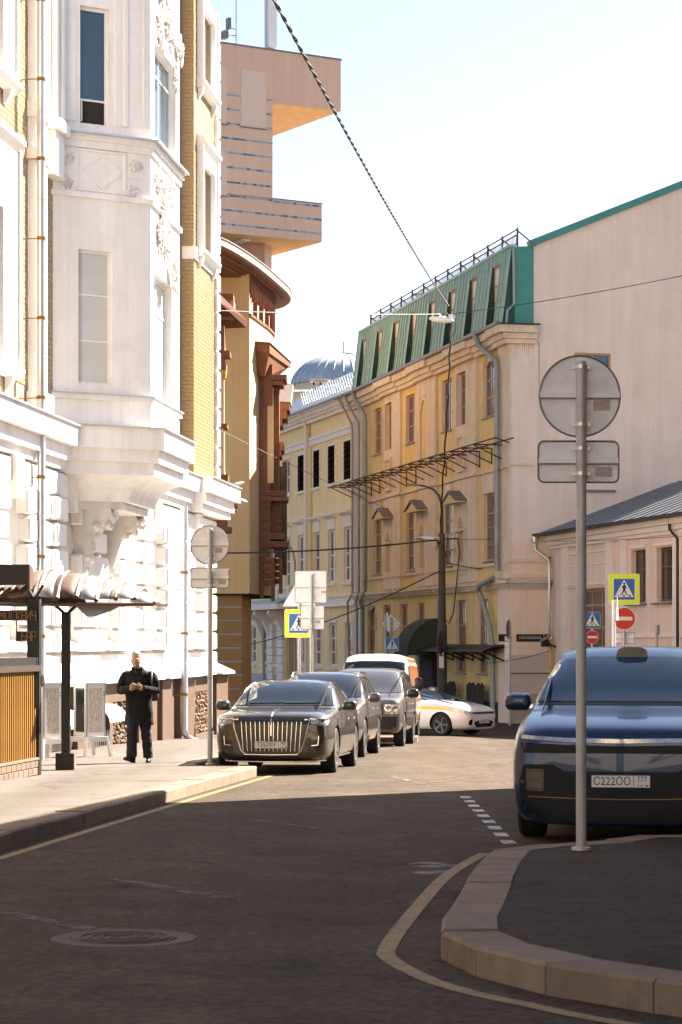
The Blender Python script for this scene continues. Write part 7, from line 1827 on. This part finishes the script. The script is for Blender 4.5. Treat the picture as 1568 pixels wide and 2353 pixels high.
for v in ('left', 'right'):
    c.patch('orange_side_panel', v, [(1.9, .5), (5.2, .5), (5.2, 2.22), (1.95, 2.22)], P_ORANGE, off=.004, step=.15); c.patch('side_window', v, [(1.15, 1.28), (1.85, 1.28), (1.85, 2.0), (1.55, 2.0)], WGLASS)
    c.patch('orange_pillar', v, [(.95, 1.0), (1.9, 1.0), (1.9, 1.25), (1.1, 1.25)], P_ORANGE, off=.004)
c.mirror(1.0, 1.5, 1.22, BLKPL, (.11, .07, .19))
c.patch('grille', 'front', [(-.5, .62), (.5, .62), (.5, .85), (-.5, .85)], BLKPL)

# ---------------- white taxi turning out of the side street
P = dict(L=4.9, W=.93, wheel_r=.345, axles=(.95, 3.80),
    top=[(0, .68), (.05, .79), (.2, .87), (.7, .96), (1.2, 1.01), (1.5, 1.035), (1.95, 1.25), (2.4, 1.40), (3.0, 1.46), (3.5, 1.42), (4.2, 1.22), (4.6, 1.12), (4.85, 1.06), (4.9, .9)],
    belt=[(0, .61), (.05, .72), (.2, .79), (1.0, .87), (1.6, .91), (4.3, .98), (4.8, .98), (4.9, .85)],
    wid=[(0, .66), (.05, .76), (.15, .83), (.4, .89), (.9, .92), (1.5, .93), (4.2, .93), (4.75, .86), (4.9, .72)],
    roofw=[(0, .54), (.5, .72), (1.2, .82), (1.5, .83), (1.95, .75), (2.4, .69), (3.4, .66), (4.2, .66), (4.9, .5)],
    bot=[(0, .22), (.15, .18), (.5, .16), (4.4, .17), (4.9, .3)])
fw_ = Vector((.82, -.575)); nose = Vector((3.02, 72.0)) + Vector((.575, .82)) * .80 + fw_ * .95
loc = Vector((nose.x, nose.y, g(72.5) + .0))
c = Car('taxi', 'white taxi with yellow chequered stripe turning out behind the parked row', loc, math.atan2(fw_.x, -fw_.y), P, P_WHITE)
c.wheels(ALLOYD, 5, 'double', 0.0)
c.patch('windscreen', 'front', [(-.78, 1.06), (.78, 1.06), (.645, 1.37), (.3, 1.40), (-.3, 1.40), (-.645, 1.37)], WGLASSB, step=.055, off=.010)
for v in ('left', 'right'):
    c.patch('side_window', v, [(1.85, .95), (2.85, .99), (2.85, 1.36), (2.55, 1.34), (2.25, 1.20)], WGLASS); c.patch('side_window', v, [(2.92, .99), (3.75, 1.03), (3.45, 1.33), (2.92, 1.36)], WGLASS)
    st_ = c.patch('yellow_stripe', v, [(.36, .70), (.65, .775), (1.3, .80), (1.7, .80), (4.4, .86), (4.4, .96), (1.7, .89), (1.0, .865), (.6, .82)], P_TAXI, off=.006, step=.1)
    for k in range(4):
        for j in range(2):
            a = 1.62 + k * .08 + (.04 if j else 0); c.patch('check', v, [(a, .815 + j * .03), (a + .04, .815 + j * .03), (a + .04, .845 + j * .03), (a, .845 + j * .03)], SBLACK, off=.010, parent=st_, skirt=.004)
c.doors([(1.45, 2.88), (2.88, 3.75)], .28, lambda y: .70, m_=P_WHITE)
c.mirror(1.78, 1.0, 1.02, P_WHITE, (.12, .07, .08))
c.patch('grille', 'front', [(-.60, .66), (.60, .66), (.62, .725), (-.62, .725)], BLKPL, off=.008)
c.patch('lower_grille', 'front', [(-.42, .27), (.42, .27), (.55, .42), (.35, .47), (-.35, .47), (-.55, .42)], BLKPL, off=.006)
for sx in (-1, 1):
    c.patch('headlight', 'front', [(sx * .56, .72), (sx * .56, .66), (sx * .80, .65), (sx * .855, .73), (sx * .84, .77)], LAMPG, off=.008); c.bar('light_blade', 'front', [(sx * .58, .665), (sx * .78, .66), (sx * .84, .73)], .010, P_TAXI, off=.014)
    c.patch('fog_vent', 'front', [(sx * .62, .52), (sx * .74, .49), (sx * .76, .36), (sx * .66, .33)], BLKPL, off=.006)
c.plate(.44, 'К556УН', '799', off=.03)
c.bar('bumper_trim', 'front', [(-.6, .215), (0, .205), (.6, .215)], .014, CHROME)

# ---------------- deep blue electric crossover on the right
P = dict(L=5.2, W=.998, wheel_r=.39, axles=(.98, 4.08),
    top=[(0, .90), (.04, .99), (.12, 1.035), (.4, 1.10), (.9, 1.17), (1.25, 1.21), (1.75, 1.49), (2.2, 1.70), (2.6, 1.785), (3.2, 1.80), (4.3, 1.77), (4.9, 1.6), (5.15, 1.2), (5.2, .9)],
    belt=[(0, .82), (.04, .915), (.12, .97), (.4, 1.03), (1.25, 1.12), (3, 1.14), (4.8, 1.16), (5.2, .86)],
    wid=[(0, .86), (.04, .925), (.12, .965), (.3, .985), (.8, .995), (1.2, .998), (4.5, .995), (5.0, .93), (5.2, .8)],
    roofw=[(0, .70), (.5, .84), (1.25, .90), (1.75, .83), (2.2, .775), (3, .75), (4.5, .72), (5.2, .6)],
    bot=[(0, .17), (.15, .15), (4.7, .22), (5.2, .4)])
th = math.atan2(-.165, 1)
loc = Vector((2.47, 21.35, g(21.4)))
c = Car('crossover', 'large deep blue crossover with light bar and roof sensor behind the near signpost', loc, R(-9.5), P, P_BLUE, pitch=SLOPE(23))
c.wheels(ALLOYD, 9)
c.patch('windscreen', 'front', [(-.845, 1.245), (.845, 1.245), (.735, 1.63), (.4, 1.67), (-.4, 1.67), (-.735, 1.63)], WGLASSB, step=.055, off=.010)
c.patch('cowl', 'front', [(-.84, 1.215), (.84, 1.215), (.82, 1.238), (-.82, 1.238)], BLKMAT, off=.004)
for v in ('left', 'right'):
    c.patch('side_window', v, [(1.75, 1.18), (2.85, 1.20), (2.85, 1.66), (2.45, 1.64), (2.1, 1.47)], WGLASS); c.patch('side_window', v, [(2.92, 1.20), (4.0, 1.21), (4.0, 1.65), (2.92, 1.66)], WGLASS)
c.doors([(1.5, 2.9), (2.9, 4.0)], .45, lambda y: 1.10)
c.mirror(1.72, 1.24, 1.07, P_BLUE, (.13, .09, .085), CHROME)
lb_ = c.patch('light_bar', 'front', [(-.88, .925), (-.5, .90), (0, .89), (.5, .90), (.88, .925), (.88, .955), (.5, .935), (0, .925), (-.5, .935), (-.88, .955)], LAMPG, off=.008)
c.patch('dark_nose_band', 'front', [(-.86, .80), (.86, .80), (.89, .895), (.5, .875), (0, .865), (-.5, .875), (-.89, .895)], NAVY, off=.004)
c.patch('lower_fascia', 'front', [(-.86, .20), (.86, .20), (.90, .55), (.86, .70), (.6, .70), (.5, .64), (-.5, .64), (-.6, .70), (-.86, .70), (-.90, .55)], NAVY, off=.004)
for sx in (-1, 1):
    hh_ = c.patch('headlight', 'front', [(sx * .68, .66), (sx * .68, .46), (sx * .83, .47), (sx * .84, .66)], BLKPL, off=.01)
    for z in (.52, .60): c.patch('lamp_lens', 'front', [(sx * .70, z - .028), (sx * .80, z - .028), (sx * .80, z + .028), (sx * .70, z + .028)], mat('amber smoked lens', (.07, .05, .025), .2, spec=.4) if 'amber smoked lens' not in MT else MT['amber smoked lens'], off=.014, parent=hh_)
c.bar('copper_trim', 'front', [(-.82, .415), (-.4, .40), (0, .395), (.4, .40), (.82, .415)], .004, mat('copper trim', (.30, .18, .07), .4, .6), off=.010)
c.plate(.555, 'С222ОО', '777', off=.02)
l, n = c.hit('top', 0, 2.28)
MB().prism([(-.155, .0), (-.135, .075), (-.08, .10), (.08, .10), (.135, .075), (.155, .0), (.12, -.045), (-.12, -.045)], l.y - .16, l.y + .2, 'y').build('roof_sensor', BLKPL, c.t, loc=(0, 0, l.z - .045))
for sx in (-1, 1): c.patch('windscreen_pillar', 'front', [(sx * .845, 1.245), (sx * .875, 1.245), (sx * .765, 1.635), (sx * .737, 1.63)], BLKPL, off=.007)
# ================================================================ the walking man
SKIN = mat('skin', (0.42, 0.235, 0.155), .55, var=.12, vs=25, spec=.35)
COATM = mat('black wool coat', (0.012, 0.0115, 0.0115), .9, var=.2, vs=30, bump=.3, bs=120, spec=.2)
JEAN = mat('dark blue jeans', (0.011, 0.014, 0.022), .85, var=.25, vs=20, bump=.3, bs=150, c2=(.03, .05, .09), c2s=6, c2w=(.6, .8))
SHOE = mat('black leather shoe', (0.014, 0.012, 0.011), .25, spec=.5, coat=.3)
HAIRM = mat('grey hair', (0.30, 0.27, 0.24), .6, var=.35, vs=60, bump=.6, bs=120, stretch=(1, 1, .3))
def rings(mb, L_, n=18):
    V = []
    for (cx, cy, z, rx, ry) in L_:
        for j in range(n): a = 2 * math.pi * j / n; V.append((cx + rx * math.cos(a), cy + ry * math.sin(a), z))
    k = len(L_); F = [(i * n + j, i * n + (j + 1) % n, (i + 1) * n + (j + 1) % n, (i + 1) * n + j) for i in range(k - 1) for j in range(n)]
    F += [tuple(range(n))[::-1], tuple((k - 1) * n + j for j in range(n))]
    mb.add(V, F)
def fuse(mb, name, m_, parent, vox=.012, smooth=4, cloth=0.0, cs=.12):
    o = mb.build(name, m_); 
    bm = bmesh.new(); bm.from_mesh(o.data); bmesh.ops.recalc_face_normals(bm, faces=bm.faces[:]); bm.to_mesh(o.data); bm.free()
    r_ = o.modifiers.new('r', 'REMESH'); r_.mode = 'VOXEL'; r_.voxel_size = vox
    s_ = o.modifiers.new('s', 'SMOOTH'); s_.iterations = smooth; s_.factor = .5
    if cloth:
        tx = bpy.data.textures.new(name + '_folds', 'CLOUDS'); tx.noise_scale = cs; tx.noise_depth = 2
        d_ = o.modifiers.new('d', 'DISPLACE'); d_.texture = tx; d_.strength = cloth; d_.mid_level = .5; d_.texture_coords = 'LOCAL'
    dg = bpy.context.evaluated_depsgraph_get(); dg.update()
    me = bpy.data.meshes.new_from_object(o.evaluated_get(dg)); me.name = name; bpy.data.objects.remove(o)
    if not me.materials: me.materials.append(m_)
    me.shade_smooth(); return link(name, me, parent)
mp = onground((318, 1752), KH)
man = thing('person', 'person in long black coat and dark jeans walking towards us, looking down at the hands', 'person', mp, R(-4))
# body: head with brow, nose, chin and ears, neck, torso, arms, hands with fingers, legs
b = MB()
HX_, HY_ = -.028, -.035
rings(b, [(HX_, HY_ - .03, 1.535, .035, .04), (HX_, HY_ - .035, 1.555, .058, .062), (HX_, HY_ - .02, 1.585, .070, .082), (HX_, HY_ - .005, 1.62, .077, .093), (HX_, HY_ + .005, 1.665, .079, .098), (HX_, HY_ + .01, 1.71, .077, .095), (HX_, HY_ + .012, 1.745, .064, .078), (HX_, HY_ + .014, 1.768, .035, .045)])
b.blob((HX_, HY_ - .102, 1.622), (.014, .022, .026), 8, 6); b.blob((HX_, HY_ - .118, 1.610), (.017, .014, .012), 8, 6)          # nose
b.blob((HX_, HY_ - .088, 1.658), (.058, .018, .012), 10, 6)                                                                  # brow
b.blob((HX_, HY_ - .09, 1.578), (.026, .012, .009), 8, 6); b.blob((HX_, HY_ - .088, 1.548), (.026, .018, .016), 8, 6)          # lips, chin
for s_ in (-1, 1): b.blob((HX_ + s_ * .08, HY_ + .01, 1.632), (.013, .022, .035), 8, 6); b.blob((HX_ + s_ * .045, HY_ - .068, 1.612), (.026, .022, .022), 8, 6)
b.tube([(HX_, HY_ + .01, 1.57), (-.012, .01, 1.49), (0, .02, 1.40)], [.058, .060, .08], 14)
rings(b, [(0, .02, .88, .14, .10), (0, .02, 1.0, .15, .105), (0, .02, 1.2, .165, .11), (0, .02, 1.36, .18, .11), (0, .02, 1.45, .12, .08)])
SH = {-1: [(-.20, .02, 1.42), (-.272, -.02, 1.15), (-.06, -.265, 1.185)], 1: [(.20, .03, 1.42), (.285, .0, 1.16), (.075, -.265, 1.19)]}
for s_ in (-1, 1): b.tube(SH[s_], [.06, .05, .034], 12)
def hand(mb, wx, sx):
    c_ = Vector((wx - sx * .045, -.285, 1.215)); mb.blob(c_, (.046, .028, .045), 10, 8, Matrix.Rotation(R(-sx * 25), 3, 'Y'))
    for k, ln in enumerate((.075, .085, .078, .06)):
        z0 = 1.247 - k * .019; p0 = Vector((wx - sx * .055, -.30, z0))
        mb.tube([p0, p0 + Vector((-sx * ln * .42, -.022, .006)), p0 + Vector((-sx * ln * .75, -.012, .0)), p0 + Vector((-sx * ln * .85, .008, -.004))], [.0105, .0098, .009, .0075], 8)
    mb.tube([c_ + Vector((sx * .01, -.01, .03)), c_ + Vector((-sx * .02, -.03, .055)), c_ + Vector((-sx * .045, -.028, .062))], [.0125, .011, .009], 8)
hand(b, -.02, -1); hand(b, .035, 1)
LG = {-1: [(-.085, .02, .90), (-.092, -.07, .50), (-.105, -.03, .10)], 1: [(.09, .02, .90), (.115, .04, .50), (.145, .10, .10)]}
for s_ in (-1, 1): b.tube(LG[s_], [.085, .058, .04], 12); 
fuse(b, 'body', SKIN, man, .0075, 2)
# coat
c_ = MB()
rings(c_, [(.01, .03, .60, .235, .17), (.01, .03, .78, .228, .168), (.008, .02, 1.0, .212, .16), (0, .015, 1.15, .21, .16), (0, .02, 1.32, .225, .155), (0, .02, 1.42, .205, .13), (0, .02, 1.475, .13, .10), (-.005, .02, 1.52, .075, .08)], 24)
for s_ in (-1, 1):
    c_.blob((s_ * .185, .025, 1.40), (.08, .085, .07), 12, 8)
    p = SH[s_]; c_.tube([p[0], (p[0][0] * .5 + p[1][0] * .5 + s_ * .02, .0, 1.28), p[1], (p[1][0] * .55 + p[2][0] * .45, -.16, 1.165), (p[2][0] + s_ * .03, -.25, 1.19)], [.074, .078, .078, .066, .054], 14)
fuse(c_, 'coat', COATM, man, .012, 5, .030, .10)
lap = MB()
for s_ in (-1, 1): lap.prism([(s_ * .005, 1.415), (s_ * .085, 1.44), (s_ * .095, 1.53), (s_ * .055, 1.535), (s_ * .03, 1.47)], -.13, -.085, 'y')
lap.build('collar', COATM, man)
# trousers and shoes
t_ = MB()
for s_ in (-1, 1):
    a, k_, f_ = LG[s_]; t_.tube([a, (a[0] * .5 + k_[0] * .5, (a[1] + k_[1]) / 2, .70), k_, (k_[0] * .5 + f_[0] * .5, (k_[1] + f_[1]) / 2 + .02, .30), (f_[0], f_[1], .075)], [.112, .10, .085, .083, .082], 14)
t_.blob((0, .02, .86), (.18, .13, .12), 12, 8)
fuse(t_, 'trousers', JEAN, man, .012, 4, .028, .08)
def shoe(p, rz, pitch):
    m_ = MB(); rings(m_, [(0, -.01, .0, .043, .135), (0, -.01, .02, .046, .14), (0, -.005, .045, .044, .13), (0, .03, .075, .038, .085), (0, .055, .11, .036, .05)], 14)
    o = fuse(m_, 'shoe', SHOE, man, .008, 2); o.location = p; o.rotation_euler = (pitch, 0, rz); return o
shoe((-.13, -.07, .015), R(-38), R(-16)); shoe((.155, .06, .0), R(6), 0)
h_ = MB(); rings(h_, [(HX_, HY_ + .045, 1.615, .074, .062), (HX_, HY_ + .035, 1.66, .083, .080), (HX_, HY_ + .022, 1.705, .083, .098), (HX_, HY_ + .015, 1.748, .072, .092), (HX_, HY_ + .018, 1.782, .042, .055)], 18)
fuse(h_, 'hair', HAIRM, man, .008, 2, .012, .02)
for s_ in (-1, 1):
    e_ = MB().blob((HX_ + s_ * .031, HY_ - .082, 1.637), (.013, .008, .006), 8, 6).build('eye', SBLACK, man)
gl = MB()
for s_ in (-1, 1): gl.tube([(HX_ + s_ * .033 + .023 * math.cos(k * .5236), HY_ - .104, 1.634 + .017 * math.sin(k * .5236)) for k in range(13)], .0022, 4)
gl.tube([(HX_ - .012, HY_ - .106, 1.637), (HX_ + .012, HY_ - .106, 1.637)], .0022, 4)
for s_ in (-1, 1): gl.tube([(HX_ + s_ * .056, HY_ - .10, 1.637), (HX_ + s_ * .082, HY_ + .01, 1.64)], .0022, 4)
gl.build('spectacles', CHROME, man)
ph = MB().prism(rrect(.07, .14, .01), -.004, .004, 'y').build('phone', BLKPL); tag(ph, 'dark phone held in both hands of the walking person', 'phone')
ph.location = man.matrix_world @ Vector((0, 0, 0)); ph.location = Vector(mp) + Vector((.008, -.318, 1.222)); ph.rotation_euler = (R(-52), 0, R(-4))
# backpack slung behind one shoulder
bp = thing('backpack', 'dark backpack hanging behind the walking person with strap over one shoulder', 'backpack', Vector(mp) + Vector((.13, .20, .98)), R(-6))
m_ = MB(); rings(m_, [(0, 0, 0, .17, .09), (0, 0, .06, .19, .115), (0, 0, .30, .19, .115), (0, .01, .42, .165, .10), (0, .02, .48, .10, .06)], 16)
fuse(m_, 'sack', mat('dark nylon', (.022, .019, .018), .6, var=.3, vs=15), bp, .012, 4, .02, .08)
MB().tube([(.10, -.06, .45), (.115, -.17, .475), (.12, -.26, .44), (.13, -.325, .34), (.15, -.32, .18), (.19, -.20, .08)], .018, 6).build('strap', MT['dark nylon'], bp, True)
bpy.context.view_layer.update()
